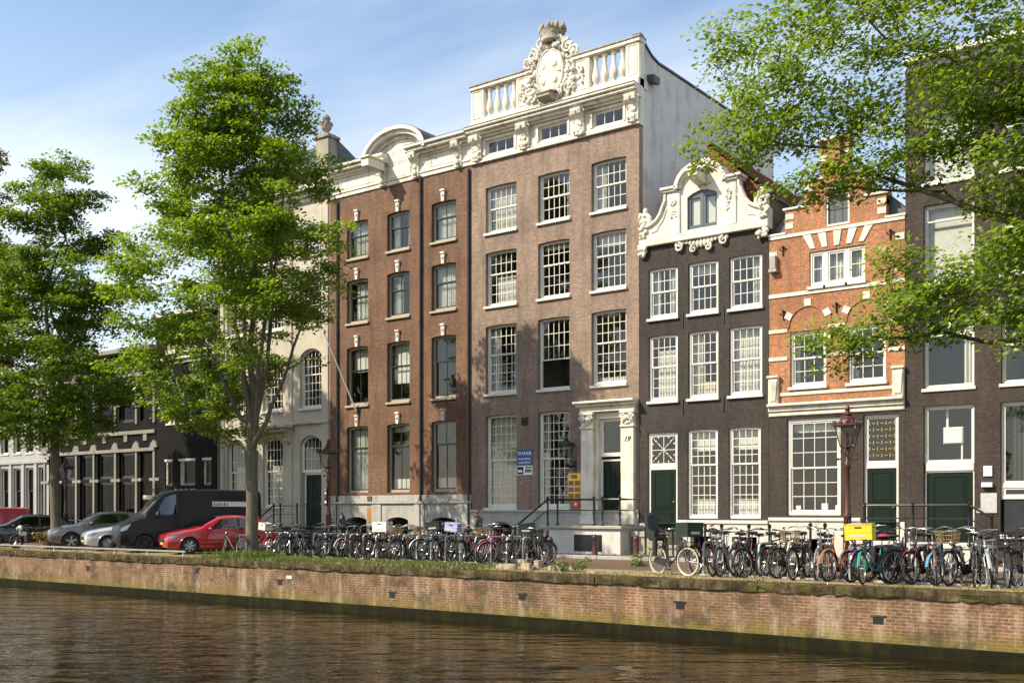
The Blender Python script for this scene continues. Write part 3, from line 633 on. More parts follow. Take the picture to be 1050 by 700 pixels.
for a, c in ((-17.02, -15.88), (-15.48, -14.33)): window(D, a, c, 1.35, 4.42, 4, 4, 5, .41, .025, sill=None, curtain=[('blind', .24), ('low', .22)], setb=.07)
door(D, -18.59, -17.41, .91, 3.15, setb=.07, cols=1, panels=((.06, .3), (.36, .95)))
tw = window(D, -18.59, -17.41, 3.15, 4.37, 2, 2, 0, 1.0, 0, sill=None, setb=.07, name='transom_window')
or_ = MB()
for sx in (-1, 1):
    for sz in (-1, 1): or_.tube([(-18.0, FY + .10, 3.77), (-18.0 + sx * .42, FY + .10, 3.77 + sz * .42)], .012, 5); [or_.ball((-18.0 + sx * q, FY + .10, 3.77 + sz * r_), .035) for q, r_ in ((.2, .42), (.42, .2), (.3, .3), (.15, .15))]
or_.build('transom_tracery', 'white', tw)
for xx in (-17.2, -15.66):
    for zz in (4.95, 7.95): MB().box(xx - .02, xx + .02, FY - .03, FY + .01, zz, zz + .55).build('wall_anchor', 'iron', D)
ds = MB(); ds.cbox(-18.75, -17.3, FY - .9, FY - .05, .70, .90, .02); ds.box(-18.7, -17.35, FY - .85, FY - .05, 0, .70); ds.cbox(-17.3, -17.0, FY - .85, FY - .05, 0, .45, .02); ds.build('steps', 'step', D)
# gable
GC = (x0 + x1) / 2; HW = (x1 - x0) / 2
half = [(HW, 10.95), (HW, 11.62), (HW - .22, 11.66), (HW - .45, 11.72), (HW - .66, 11.84), (HW - .82, 12.02), (HW - .92, 12.25), (1.40, 12.48), (1.38, 12.72), (.98, 12.72)]
arch = [(.98 * math.cos(math.pi / 2 * t / 8), 12.75 + .80 * math.sin(math.pi / 2 * t / 8)) for t in range(9)]
prof = half + arch; poly = [(GC + x_, z_) for x_, z_ in prof] + [(GC - x_, z_) for x_, z_ in reversed(prof[:-1])]
gop = (-17.02, -15.90, 11.32, 12.62)
gm = MB()
# body built in strips so the gable window is a true opening
def outline(z):
    best = 0
    for (xa, za), (xb, zb) in zip(prof, prof[1:]):
        if min(za, zb) - 1e-9 <= z <= max(za, zb) + 1e-9: best = max(best, xa if abs(zb - za) < 1e-9 else xa + (xb - xa) * (z - za) / (zb - za))
    return best
zs = sorted({*[round(z_, 3) for _, z_ in prof], gop[2], gop[3]})
for za, zb in zip(zs, zs[1:]):
    if zb - za < .004: continue
    wa, wb = outline(za + .001), outline(zb - .001); inn = gop[2] - .001 <= za and zb <= gop[3] + .001
    sides = [((GC - wa, GC - wb), (gop[0], gop[0])), ((gop[1], gop[1]), (GC + wa, GC + wb))] if inn else [((GC - wa, GC - wb), (GC + wa, GC + wb))]
    for (l0, l1), (r0, r1) in sides: gm.add([(l0, FY - .02, za), (r0, FY - .02, za), (r1, FY - .02, zb), (l1, FY - .02, zb), (l0, FY + .3, za), (r0, FY + .3, za), (r1, FY + .3, zb), (l1, FY + .3, zb)], [(0, 1, 2, 3), (5, 4, 7, 6), (0, 3, 7, 4), (1, 5, 6, 2)])
gm.cbox(x0 - .02, x1 + .02, FY - .16, FY - .015, 10.95, 11.05, .02); gm.cbox(x0, x1, FY - .10, FY - .015, 11.05, 11.22, .02)
for sx in (-1, 1):
    gm.cbox(min(GC + sx * .92, GC + sx * 1.46), max(GC + sx * .92, GC + sx * 1.46), FY - .16, FY + .34, 12.72, 12.80, .02); gm.cbox(min(GC + sx * .90, GC + sx * 1.52), max(GC + sx * .90, GC + sx * 1.52), FY - .22, FY + .36, 12.80, 12.90, .02)
    gm.cbox(min(GC + sx * .80, GC + sx * 1.30), max(GC + sx * .80, GC + sx * 1.30), FY - .08, FY - .015, 11.22, 12.72, .02)
    pts = [(GC + sx * (x_ - .0), FY - .05, z_ + .0) for x_, z_ in half[1:9]]; gm.tube(pts, .07, 6)
    pts = [(GC + sx * (x_ - .26 if x_ > 1.9 else x_ - .1), FY - .03, max(11.42, z_ - .22)) for x_, z_ in half[2:9]]; gm.tube(pts, .03, 5)
for (rr_, t_, p_) in ((.98, .13, .22), (.86, .10, .12)):
    ao = [(GC + rr_ * math.cos(math.pi * (1 - t / 16)), 12.78 + (rr_ - .16) * math.sin(math.pi * (1 - t / 16))) for t in range(17)]
    ai = [(GC + (rr_ - t_) * math.cos(math.pi * (1 - t / 16)), 12.78 + (rr_ - .16 - t_) * math.sin(math.pi * (1 - t / 16))) for t in range(17)]
    for t in range(16): gm.prism([ai[t], ai[t + 1], ao[t + 1], ao[t]], FY - p_, FY + .32)
go = gm.build('gable', 'cream', D)
gs = MB()
for sx in (-1, 1):
    scroll(gs, (GC + sx * (HW - .22), 11.86), .24, 1.6, .09, FY - .04, sx, math.pi / 2); leafy(gs, GC + sx * (HW - .15) - .14, GC + sx * (HW - .15) + .14, 11.3, 12.15, FY - .04, 26, .09, 31 + sx)
    gs.ball((GC + sx * (HW - .22), FY + .02, 12.22), .10, .10, .16)
    gs.build('carved_scroll', 'ornament', go, 50); gs = MB()
    scroll(gs, (GC + sx * 1.06, 12.35), .11, 1.4, .035, FY - .1, sx, math.pi / 2); leafy(gs, GC + sx * 1.05 - .10, GC + sx * 1.05 + .10, 11.75, 12.4, FY - .075, 16, .045, 41 + sx)
    gs.build('carved_garland', 'ornament', go, 50); gs = MB()
    leafy(gs, GC + sx * (HW - .18) - .13, GC + sx * (HW - .18) + .13, 10.62, 10.94, FY - .08, 14, .09, 51 + sx); gs.build('corbel', 'ornament', go, 50); gs = MB()
scroll(gs, (GC + .1, 13.42), .2, 1.3, .08, FY - .12, 1, 0); leafy(gs, GC - .25, GC + .4, 13.35, 13.62, FY - .06, 14, .09, 61); gs.build('carved_crest', 'ornament', go, 50); gs = MB()
n = 15
for q in range(n):
    t = q / (n - 1); xx = GC - .95 + 1.9 * t; dz = .20 * math.exp(-((t - .5) / .16) ** 2) + .07 * abs(math.cos(t * 9))
    gs.ball((xx, FY - .04, 10.90 - dz * .5), .075, .06, .06 + dz * .5, 8, 5)
for sx in (-1, 1): scroll(gs, (GC + sx * .85, 10.76), .16, 1.3, .05, FY - .09, sx, math.pi / 2); scroll(gs, (GC + sx * .28, 10.62), .13, 1.3, .045, FY - .09, -sx, math.pi / 2)
gs.build('carved_festoon', 'ornament', go, 50)
hb = MB(); hb.xprism([(FY - .05, 12.78), (FY - .62, 12.86), (FY - .70, 12.95), (FY - .70, 13.12), (FY - .05, 13.22)], GC - .17, GC + .17); hb.xprism([(FY - .05, 13.22), (FY - .76, 13.12), (FY - .76, 13.17), (FY - .05, 13.28)], GC - .24, GC + .24); hb.build('hoist_beam', 'cream', D)
sd = MB()
a, c, z0, z1 = gop; arp = arc_pts(a, c, z1, .18)
for (q0, q1) in ((a, (a + c) / 2 - .015), ((a + c) / 2 + .015, c)):
    sd.box(q0, q0 + .09, FY + .06, FY + .12, z0, z1 - .02); sd.box(q1 - .09, q1, FY + .06, FY + .12, z0, z1 - .02); sd.box(q0 + .09, q1 - .09, FY + .06, FY + .12, z0, z0 + .14); sd.box(q0 + .09, q1 - .09, FY + .06, FY + .12, z1 - .22, z1 - .02)
sd.box((a + c) / 2 - .03, (a + c) / 2 + .03, FY + .05, FY + .125, z0, z1 - .02)
so = sd.build('loft_shutter', 'greyblue', D)
MB().quad((a + .05, FY + .10, z0), (c - .05, FY + .10, z0), (c - .05, FY + .10, z1), (a + .05, FY + .10, z1)).build('pane', 'glass', so)
cm = MB().box(a + .05, c - .05, FY + .16, FY + .17, z0, z1); cm.build('blind', 'netcurtain', so)
ah = MB()
for (xa, za), (xb, zb) in zip(arp, arp[1:]): ah.prism([(xa, za), (xb, zb), (xb, z1 + .02), (xa, z1 + .02)], FY - .015, FY + .14)
ah.build('lintel', 'cream', so)
rf = MB(); RX, RZ = GC + .05, 14.3
for sx, xe in ((-1, x0 + .02), (1, x1 + .04)):
    ze = 12.06
    n = 14
    for q in range(n):                                      # tile courses, each slightly over the one below
        ta, tb = q / n, (q + 1) / n
        xa, xb = RX + (xe - RX) * ta, RX + (xe - RX) * tb; za, zb = RZ + (ze - RZ) * ta, RZ + (ze - RZ) * tb
        ys_ = FY + .34 if sx > 0 else FY + 3.4
        rf.add([(xa, ys_, za), (xb, ys_, zb + .035), (xb, FY + 11.5, zb + .035), (xa, FY + 11.5, za), (xb, ys_, zb), (xb, FY + 11.5, zb)], [(0, 1, 2, 3), (1, 4, 5, 2)])
rf.prism([(RX, 12.06), (x1 - .05, 12.06), (RX, RZ - .06)], FY + .36, FY + .40); rf.prism([(x0 + .02, 12.06), (RX, 12.06), (RX, RZ - .06)], FY + 3.42, FY + 3.46); rf.quad((RX, FY + .38, 11.0), (RX, FY + 3.44, 11.0), (RX, FY + 3.44, RZ - .03), (RX, FY + .38, RZ - .03)); rf.tube([(RX, FY + .34, RZ), (RX, FY + 11.5, RZ)], .10, 8)
rf.build('roof', 'tile', D)
rooms(D, x0, x1, [1.0, 5.0, 8.0, 10.9], 10.9)

# ================================================================ ORANGE STEP-GABLE HOUSE
x0, x1 = -14.04 + G, -9.66 - G
O = house('orange red brick house with white stone bands and a stepped gable', x0, x1, 'gabled_house')
GC = (x0 + x1) / 2
ops = [(-13.32, -12.12, 5.62, 7.42, 0), (-11.43, -10.24, 5.62, 7.42, 0), (-12.67, -10.88, 8.80, 9.92, 0)]
mb = MB(); facade(mb, x0, x1, 5.10, 10.55, ops); shell(mb, x0, x1, 10.5)
stp = [(2.19, 10.55), (1.62, 10.55), (1.62, 11.38), (1.0, 11.38), (1.0, 12.18), (.47, 12.18), (.47, 13.35)]
lw = (-12.13, -11.37, 10.66, 11.66)
for (hw, za, zb) in ((1.62, 10.55, 11.38), (1.0, 11.38, 12.18), (.47, 12.18, 13.35)):
    if za < 11.5:
        a0, a1 = max(za, lw[2]), min(zb, lw[3])
        for (xa, xb, q0, q1) in ((GC - hw, lw[0], za, zb), (lw[1], GC + hw, za, zb), (lw[0], lw[1], za, a0), (lw[0], lw[1], a1, zb)):
            if q1 - q0 > .005: mb.box(xa, xb, FY, FY + .3, q0, q1)
    else: mb.box(GC - hw, GC + hw, FY, FY + .3, za, zb)
mb.box(GC - .2, GC + .2, FY - .10, FY, 12.0, 13.4)
mb.build('wall', 'orange', O)
wb = MB()
for (xa, xb, za, zb) in ((x0, x1, 8.58, 8.70), (x0, x1, 10.50, 10.60), (x0, -13.40, 7.42, 7.54), (-12.04, -11.51, 7.42, 7.54), (-10.16, x1, 7.42, 7.54), (x0, -13.40, 6.52, 6.64), (-12.04, -11.51, 6.52, 6.64), (-10.16, x1, 6.52, 6.64), (x0, x1, 5.36, 5.46)): wb.box(xa, xb, FY - .035, FY + .02, za, zb)
for hw, zz in ((1.62, 11.38), (1.0, 12.18)):
    for sx in (-1, 1):
        a_, c_ = sorted((GC + sx * (hw + .08), GC + sx * (hw - .66))); wb.cbox(a_, c_, FY - .06, FY + .34, zz, zz + .08, .015)
        a_, c_ = sorted((GC + sx * hw, GC + sx * (hw - .28))); wb.box(a_, c_, FY - .02, FY + .29, zz - .30, zz - .12)
for sx in (-1, 1):
    a_, c_ = sorted((GC + sx * 2.22, GC + sx * 1.60)); wb.cbox(a_, c_, FY - .06, FY + .34, 10.60, 10.68, .015)
    for zz in (9.9, 10.78, 12.75): 
        hw = 2.17 if zz < 10.5 else 1.62 if zz < 11.3 else .47
        a_, c_ = sorted((GC + sx * hw, GC + sx * (hw - .26))); wb.box(a_, c_, FY - .02, FY + .05, zz, zz + .2)
wb.cbox(GC - .55, GC + .55, FY - .14, FY + .34, 13.35, 13.45, .02)
for q in range(5):
    xb_ = -12.55 + 1.55 * q / 4; xt = GC + (xb_ - GC) * 1.28
    wb.prism([(xb_ - .08, 10.02), (xb_ + .08, 10.02), (xt + .13, 10.48), (xt - .13, 10.48)], FY - .03, FY + .01)
for xc in (-12.72, -10.83):
    for an_ in (-62, 0, 62):
        sx_, cz_ = math.sin(R(an_)), math.cos(R(an_)); px_, pz_ = xc + .72 * sx_, 7.60 + .72 * cz_
        m0 = len(wb.v); wb.box(-.11, .11, FY - .046, FY + .01, -.11, .11); wb.xf(Matrix.Translation((px_, 0, pz_)) @ Matrix.Rotation(R(an_), 4, 'Y'), m0)
wb.cbox(GC - .16, GC + .16, FY - .16, FY + .01, 11.78, 11.98, .02); wb.ball((GC, FY - .1, 11.8), .14, .1, .14)
wb.build('stone_trim', 'cream', O)
for xc in (-12.72, -10.83):
    ar = MB()
    for rr_, t_, p_ in ((.80, .18, .03),):
        ao = [(xc + rr_ * math.cos(math.pi * (1 - t / 16)), 7.56 + rr_ * math.sin(math.pi * (1 - t / 16))) for t in range(17)]; ai = [(xc + (rr_ - t_) * math.cos(math.pi * (1 - t / 16)), 7.56 + (rr_ - t_) * math.sin(math.pi * (1 - t / 16))) for t in range(17)]
        for t in range(16): ar.prism([ai[t], ai[t + 1], ao[t + 1], ao[t]], FY - p_, FY + .01)
    ar.build('relieving_arch', 'orange', O)
for xx, zz in ((x0 + .5, 7.95), (-11.78, 8.0), (-9.95, 8.1), (-13.55, 10.05), (-10.1, 10.05)): an = MB(); an.tube([(xx, FY - .03, zz - .12), (xx, FY - .03, zz + .14)], .022, 6); an.tube([(xx - .12, FY - .03, zz + .12), (xx, FY - .03, zz), (xx + .12, FY - .03, zz + .12)], .022, 6); an.ball((xx, FY - .03, zz + .16), .05); an.build('wall_anchor', 'iron', O)
for a, c in ((-13.32, -12.12), (-11.43, -10.24)): window(O, a, c, 5.62, 7.42, 3, 2, 2, .5, setb=.08, curtain=[('left', .2)])
a = -12.67
for q in range(3): window(O, -12.67 + 1.79 * (0, .29, .68)[q], -12.67 + 1.79 * (.29, .68, 1)[q], 8.80, 9.92, (1, 2, 1)[q], 2, 0, 1.0, 0, setb=.05, curtain=[('full',)])
lp = MB(); lp.box(*lw[:2], FY + .10, FY + .14, *lw[2:]); lo = lp.build('loft_shutter', 'greyblue', O)
lf = MB()
for (q0, q1, r0, r1) in ((lw[0], lw[0] + .06, lw[2], lw[3]), (lw[1] - .06, lw[1], lw[2], lw[3]), (lw[0] + .06, lw[1] - .06, lw[2], lw[2] + .06), (lw[0] + .06, lw[1] - .06, lw[3] - .06, lw[3])): lf.box(q0, q1, FY + .03, FY + .10, r0, r1)
lf.build('shutter_frame', 'white', lo)
ls = MB()
for q in range(1, 3): ls.box(lw[0] + .76 * q / 3 - .008, lw[0] + .76 * q / 3 + .008, FY + .09, FY + .10, lw[2] + .06, lw[3] - .06)
ls.box(lw[0] + .06, lw[1] - .06, FY + .088, FY + .10, lw[2] + .5, lw[2] + .53); ls.build('shutter_seam', 'iron', lo)
gf = MB(); facade(gf, x0, x1, 1.36, 4.69, [(-13.43, -11.65, 1.47, 4.60), (-10.94, -9.86, .7, 4.60)]); gf.build('shop_front', 'umberbrick', O)
co = MB(); cornice(co, x0, x1, [(4.69, 4.84, .06), (4.84, 5.0, .12), (5.0, 5.10, .24)], ends=False)
for xx in (x0 + .18, x1 - .18): co.cbox(xx - .17, xx + .17, FY - .14, FY + .02, 5.10, 5.95, .03); co.prism([(xx - .10, 5.2), (xx + .10, 5.2), (xx + .14, 5.85), (xx - .14, 5.85)], FY - .17, FY - .13); co.cbox(xx - .20, xx + .20, FY - .19, FY + .02, 5.95, 6.03, .02)
co.build('cornice', 'cream', O)
pl = MB(); facade(pl, x0, x1, 0, 1.28, [(-11.0, -9.8, 0, 1.28), (-13.2, -11.9, .25, .72)], FY - .04, .3); pl.cbox(x0, -11.0, FY - .10, FY + .02, 1.28, 1.40, .02); pl.build('plinth', 'palestone', O)
window(O, -13.43, -11.65, 1.47, 4.60, 4, 3, 3, .52, setb=.08, sill=None, curtain=[('blind', .14)], fw=.10)
door(O, -10.94, -9.86, .72, 3.02, setb=.10, cols=1, panels=((.06, .45), (.53, .95)))
tw = window(O, -10.94, -9.86, 3.02, 4.60, 1, 1, 0, 1.0, 0, sill=None, setb=.10, name='transom_window')
tt = MB()
for q in range(7):
    for r_ in range(6):
        zz = 3.28 + r_ * .2; xx = -10.78 + q * .127
        if (q + r_) % 2: tt.box(xx - .012, xx + .012, FY + .12, FY + .13, zz, zz + .11)
        else: tt.box(xx - .05, xx + .05, FY + .12, FY + .13, zz + .045, zz + .065)
tt.build('transom_tracery', 'brass', tw)
ds = MB(); ds.cbox(-11.2, -9.7, FY - 1.0, FY - .05, .55, .70, .02); ds.box(-11.1, -9.75, FY - .95, FY - .05, 0, .55); ds.build('steps', 'palestone', O)
it = MB()
for q, (xx, w_, h_) in enumerate(((-13.2, .16, .17), (-12.35, .22, .24), (-11.9, .16, .18))): it.box(xx, xx + w_, FY + .22, FY + .24, 1.62, 1.62 + h_)
it.build('window_notice', 'signwhite', O)
rf = MB()
for sx, xe in ((-1, x0 + .02), (1, x1 - .02)): rf.add([(GC, FY + .34, 13.0), (xe, FY + .34, 10.9), (xe, FY + 11, 10.9), (GC, FY + 11, 13.0), (xe, FY + .34, 10.5), (xe, FY + 11, 10.5)], [(0, 1, 2, 3), (1, 4, 5, 2)])
rf.prism([(x0 + .03, 10.52), (x1 - .03, 10.52), (x1 - .03, 10.88), (GC, 12.96), (x0 + .03, 10.88)], FY + .35, FY + .4); rf.build('roof', 'slate', O)
lb = MB(); lb.box(-13.98, -13.72, FY - .20, FY + .1, 9.42, 9.52); lb.cbox(-13.95, -13.75, FY - .18, FY + .06, 9.52, 9.95, .02); lb.build('wall_bracket', 'plinth', O)
rooms(O, x0, x1, [.9, 5.1, 8.2, 10.4], 10.45)

# ================================================================ DARK HOUSE AT THE RIGHT EDGE
x0, x1 = -9.66 + G, -1.5
W = house('dark umber brick house with large plain modern windows beside the orange house', x0, x1, 'brick_house')
colsx = [(-9.12, -7.68), (-6.95, -5.5), (-4.6, -3.2)]; rws = [(11.45, 13.6), (8.45, 10.79), (5.28, 7.50)]
ops = [(a, c, z0, z1) for a, c in colsx for z0, z1 in rws] + [(-9.12, -7.68, .70, 4.76), (-6.97, -5.5, .80, 4.76), (-4.6, -3.2, .8, 4.76)]
mb = MB(); facade(mb, x0, x1, 0, 14.9, ops); shell(mb, x0, x1, 14.9); mb.build('wall', 'umberbrick', W)
co = MB(); cornice(co, x0, x1, [(14.9, 15.1, .1), (15.1, 15.3, .3)], ends=False); co.build('cornice', 'cream', W)
for j, (a, c) in enumerate(colsx):
    for i, (z0, z1) in enumerate(rws):
        window(W, a, c, z0, z1, 1, 1, 1, (.2 if j == 0 else .42) if i < 2 else (.28 if j == 0 else .5), setb=.10, fw=.055, st=.045, sillproj=.05, curtain=([('blind', .97)] if j == 0 and i < 2 else [('right', .25)]))
window(W, -9.12, -7.68, 3.02, 4.76, 1, 1, 0, 1.0, setb=.10, fw=.055, sill=None, name='transom_window')
tb = MB(); tb.cbox(-9.10, -7.70, FY + .08, FY + .24, 2.80, 3.04, .02); tb.build('transom_beam', 'white', W)
door(W, -9.12, -7.68, .70, 2.82, setb=.12, cols=1, panels=((.05, .95),), fw=.06)
window(W, -6.97, -5.5, 2.35, 4.76, 1, 1, 0, 1.0, setb=.10, fw=.06, sill=None, curtain=[('full', 1, 'dark curtain')])
window(W, -6.97, -5.5, 1.95, 2.36, 1, 1, 0, 1.0, setb=.08, fw=.07, sill=None)
gp = MB(); gp.box(-6.9, -5.55, FY + .12, FY + .16, .92, 1.95); gp.build('lower_panel', 'slatepaint', W)
sl = MB(); sl.cbox(-7.0, -5.45, FY - .08, FY + .2, .80, .93, .02); sl.build('sill', 'white', W)
window(W, -4.6, -3.2, .8, 4.76, 2, 2, 2, .5, setb=.10)
fx = MB(); fx.box(-8.55, -8.49, FY + .34, FY + .38, 3.7, 4.7); fx.box(-8.13, -8.08, FY + .34, FY + .38, 3.04, 3.7); fx.cbox(-8.62, -8.05, FY + .26, FY + .34, 3.62, 4.12, .03); fx.build('hall_cabinet', 'signwhite', W)
ds = MB(); ds.cbox(-9.3, -7.5, FY - 1.1, FY - .02, .52, .68, .02); ds.box(-9.2, -7.55, FY - 1.05, FY - .02, 0, .52); ds.cbox(-7.5, -7.15, FY - 1.0, FY - .02, 0, .34, .02); ds.build('steps', 'palestone', W)
rooms(W, x0, x1, [.7, 5.0, 8.0, 11.1], 14.8)
railing(W, [(-10.55, FY - 1.15, 1.78), (-7.55, FY - 1.15, 1.78), (-6.95, FY - 1.15, 1.42)], [(-10.5, FY - 1.15, .1, 1.75), (-9.1, FY - 1.15, .6, 1.75), (-7.55, FY - 1.15, .6, 1.75), (-6.95, FY - 1.15, 0, 1.4)])
pn = MB(); pn.cbox(-7.42, -7.18, FY - .05, FY + .0, 2.62, 2.92, .01); pn.cbox(-7.46, -7.16, FY - .14, FY + .0, 2.30, 2.44, .015); pn.build('letter_box', 'signwhite', W)
p2 = MB(); p2.cbox(-7.50, -7.05, FY - .04, FY + .0, 1.55, 2.13, .01); p2.cbox(-7.62, -7.5, FY - .03, FY, 1.55, 1.68, .01); p2.build('bell_panel', 'galv', W)
# ================================================================ BEIGE STONE HOUSE
x0, x1 = -42.59 + G, -34.72 - G
Bg = house('pale beige sandstone house with arched sash windows behind the big tree', x0, x1, 'stone_house')
cx = [(-41.90, -40.55), (-39.27, -37.86), (-36.70, -35.24)]
ops = [(cx[0][0], cx[0][1], 1.78, 5.06, .38), (cx[1][0], cx[1][1], 1.78, 5.06, .38), (cx[2][0], cx[2][1], .92, 5.06, .38)]
ops += [(a, c, 6.28, 8.98, .32) for a, c in cx] + [(a, c, 10.05, 12.2, .25) for a, c in cx] + [(a, c, 13.2, 14.6, .2) for a, c in cx]
mb = MB(); facade(mb, x0, x1, 0, 15.6, ops); shell(mb, x0, x1, 15.6)
for xx in (x0 + .28, -39.95, -37.4, x1 - .28): mb.cbox(xx - .22, xx + .22, FY - .07, FY - .001, .6, 15.5, .02)
mb.cbox(x0, x1, FY - .12, FY - .001, 5.55, 5.68, .02); mb.cbox(x0, x1, FY - .10, FY - .001, 0, .6, .02)
mb.build('wall', 'beige', Bg)
bl = MB(); bl.cbox(-40.4, -37.05, FY - .62, FY - .10, 5.42, 5.56, .03); bl.cbox(-40.2, -37.3, FY - .4, FY - .10, 5.25, 5.42, .03)
for xx in (-40.0, -37.35): console(bl, xx, 4.75, 5.42, .3, .42, FY - .07)
bl.build('balcony_ledge', 'beige', Bg)
co = MB(); cornice(co, x0, x1, [(15.6, 15.8, .12), (15.8, 16.0, .3), (16.0, 16.25, .5)], ends=False); co.build('cornice', 'cream', Bg)
for i, (a, c) in enumerate(cx):
    for (z0, z1, rs) in ((6.28, 8.98, .32), (10.05, 12.2, .25), (13.2, 14.6, .2)): window(Bg, a, c, z0, z1, 5, 3, 4, .45, rs, setb=.14, curtain=[('left', .2)])
for a, c in cx[:2]: window(Bg, a, c, 1.78, 5.06, 5, 3, 4, .5, .38, setb=.14, sill='beige', curtain=[('mid', .4)])
window(Bg, cx[2][0], cx[2][1], 3.35, 5.06, 5, 3, 0, 1.0, .38, setb=.14, sill=None, name='transom_window')
door(Bg, cx[2][0] + .1, cx[2][1] - .1, .92, 3.35, cols=2, setb=.2)
ds = MB(); ds.cbox(-37.2, -34.9, FY - 1.2, FY - .1, .74, .90, .02); ds.box(-37.1, -35.0, FY - 1.1, FY - .1, 0, .74)
for q in range(4): ds.cbox(-37.2 - .3 * (q + 1), -37.2 - .3 * q + .01, FY - 1.15, FY - .15, 0, .72 - .18 * q, .02)
ds.build('steps', 'step', Bg)
railing(Bg, [(-38.7, FY - 1.15, .95), (-37.2, FY - 1.15, 1.85), (-34.95, FY - 1.15, 1.85)], [(-38.6, FY - 1.15, 0, .95), (-37.15, FY - 1.15, .9, 1.85), (-36.7, FY - 1.15, .9, 1.85), (-35.6, FY - 1.15, .9, 1.85), (-34.98, FY - 1.15, .9, 1.85)])
ch = MB(); ch.cbox(-35.62, -34.78, FY - .05, FY + .55, 16.25, 18.30, .03); ch.cbox(-35.70, -34.70, FY - .13, FY + .62, 18.30, 18.42, .03); ch.cbox(-35.55, -34.85, FY - .08, FY + .50, 18.42, 18.52, .02)
ch.lathe((-35.2, FY + .22, 18.52), [(.10, 0), (.14, .05), (.08, .10), (.22, .26), (.27, .40), (.24, .48), (.30, .54), (.14, .60), (.18, .68), (.20, .76), (.12, .88), (.02, .95)], 12)
for t in range(8): ch.ball((-35.2 + .25 * math.cos(t * .785), FY + .22 + .25 * math.sin(t * .785), 19.0), .07)
ch.build('attic_pier', 'stonecap', Bg)
sl = MB(); sl.xprism([(FY + .55, 16.3), (FY + .55, 18.28), (FY + 2.4, 17.4), (FY + 9, 16.6), (FY + 9, 16.3)], -42.5, -34.74); sl.build('roof', 'slate', Bg)
pipe(Bg, -42.4, .4, 15.5)
rooms(Bg, x0, x1, [1.0, 5.7, 9.5, 12.6], 15.5)

M['shadedstone'] = plaster('white stone toned for shade', (0.25, 0.24, 0.205), (0.12, 0.11, 0.09), 0.7, 0.85, 0.3)  # white trim stone darkened: the trees' shade is put into its colour
# ================================================================ BLACK HOUSE
x0, x1 = -47.65 + G, -42.59 - G
K = house('narrow black painted house with slit windows and a pale entrance canopy', x0, x1, 'brick_house')
cu_ = [(-46.76, -46.06), (-45.55, -44.28), (-43.66, -43.0)]
ops = [(a, c, 6.10, 8.42) for a, c in cu_] + [(a, c, 2.90, 4.24) for a, c in ((-46.85, -46.25), (-45.67, -44.39), (-43.75, -43.12))] + [(-45.9, -44.2, .3, 2.2)] + [(a, c, 9.75, 11.0) for a, c in cu_]
mb = MB(); facade(mb, x0, x1, 0, 11.5, ops); shell(mb, x0, x1, 11.5); mb.build('wall', 'blackbrick', K)
co = MB(); cornice(co, x0, x1, [(9.1, 9.28, .1), (9.28, 9.42, .24)], ends=False); cornice(co, x0, x1, [(11.5, 11.7, .3)], ends=False); co.build('cornice', 'cream', K)
for (a, c) in cu_:
    for z0, z1 in ((6.10, 8.42), (9.75, 11.0)): window(K, a, c, z0, z1, 2 if c - a > 1 else 1, 1, 1, .4, setb=.06, sillproj=.04, glass='lowmirrorglass')
for (a, c) in ((-46.85, -46.25), (-45.67, -44.39), (-43.75, -43.12)):
    w = window(K, a, c, 2.90, 4.24, 1, 1, 0, 1.0, setb=.06, frame='framegreen', sill=None, glass='lowmirrorglass')
    MB().cbox(a - .04, c + .04, FY - .03, FY + .06, 4.14, 4.26, .01).build('lintel', 'cream', w)
    sv = MB()
    for q in range(18): sv.box(a + .06, a + .06 + (c - a) * .24, FY + .02, FY + .05, 2.96 + q * .065, 2.99 + q * .065)
    sv.build('reveal_slats', 'cream', w)  # slats added to stand for the pale left reveal of the slit
cn = MB(); cn.cbox(-47.5, -43.95, FY - .9, FY - .001, 2.20, 2.42, .02); cn.build('canopy', 'cream', K)
text('CAFE·BAR', .25, (-44.95, FY - .03, 2.62), 'signwhite', K, 'lettering') if False else None
lt = MB()
for q in range(9): lt.box(-46.0 + q * .21, -45.88 + q * .21, FY - .03, FY - .01, 2.55, 2.55 + (.18, .14, .2, .16, .2, .14, .18, .2, .15)[q])
lt.build('lettering', 'cream', K)
door(K, -45.9, -44.2, .3, 2.2, mat='framegreen', frame='framegreen')
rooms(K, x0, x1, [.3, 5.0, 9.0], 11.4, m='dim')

# ================================================================ BANDED HOUSE
x0, x1 = -57.95 + G, -47.65 - G
H2 = house('black brick house with white stone posts, bands and pointed lintels', x0, x1, 'brick_house')
pil = [FX(p) for p in (60, 79, 97, 119, 140.5)]; pil = [pil[0] - 1.4] + pil + [x1 - .1]
mb = MB(); ops = []
for a, c in zip(pil, pil[1:]):
    ops += [(a + .28, c - .28 if c < x1 - .2 else c - .9, .75, 3.18), (a + .28, c - .28 if c < x1 - .2 else c - .9, 3.36, 4.72), (a + .28, c - .28 if c < x1 - .2 else c - .9, 6.35, 8.7)]
facade(mb, x0, x1, 0, 10.0, ops); shell(mb, x0, x1, 10.0); mb.build('wall', 'blackbrick', H2)
tr = MB()
for a in pil: tr.cbox(a - .09, a + .09, FY - .08, FY - .001, .45, 4.72, .015); tr.cbox(a - .09, a + .09, FY - .08, FY - .001, 6.2, 8.7, .015)
tr.cbox(x0, x1, FY - .12, FY - .001, 4.74, 4.92, .02); tr.cbox(x0, x1, FY - .10, FY - .001, 5.66, 5.86, .02); tr.cbox(x0, x1, FY - .10, FY - .001, 8.72, 8.9, .02); tr.cbox(x0, x1, FY - .4, FY - .001, 10.0, 10.25, .03)
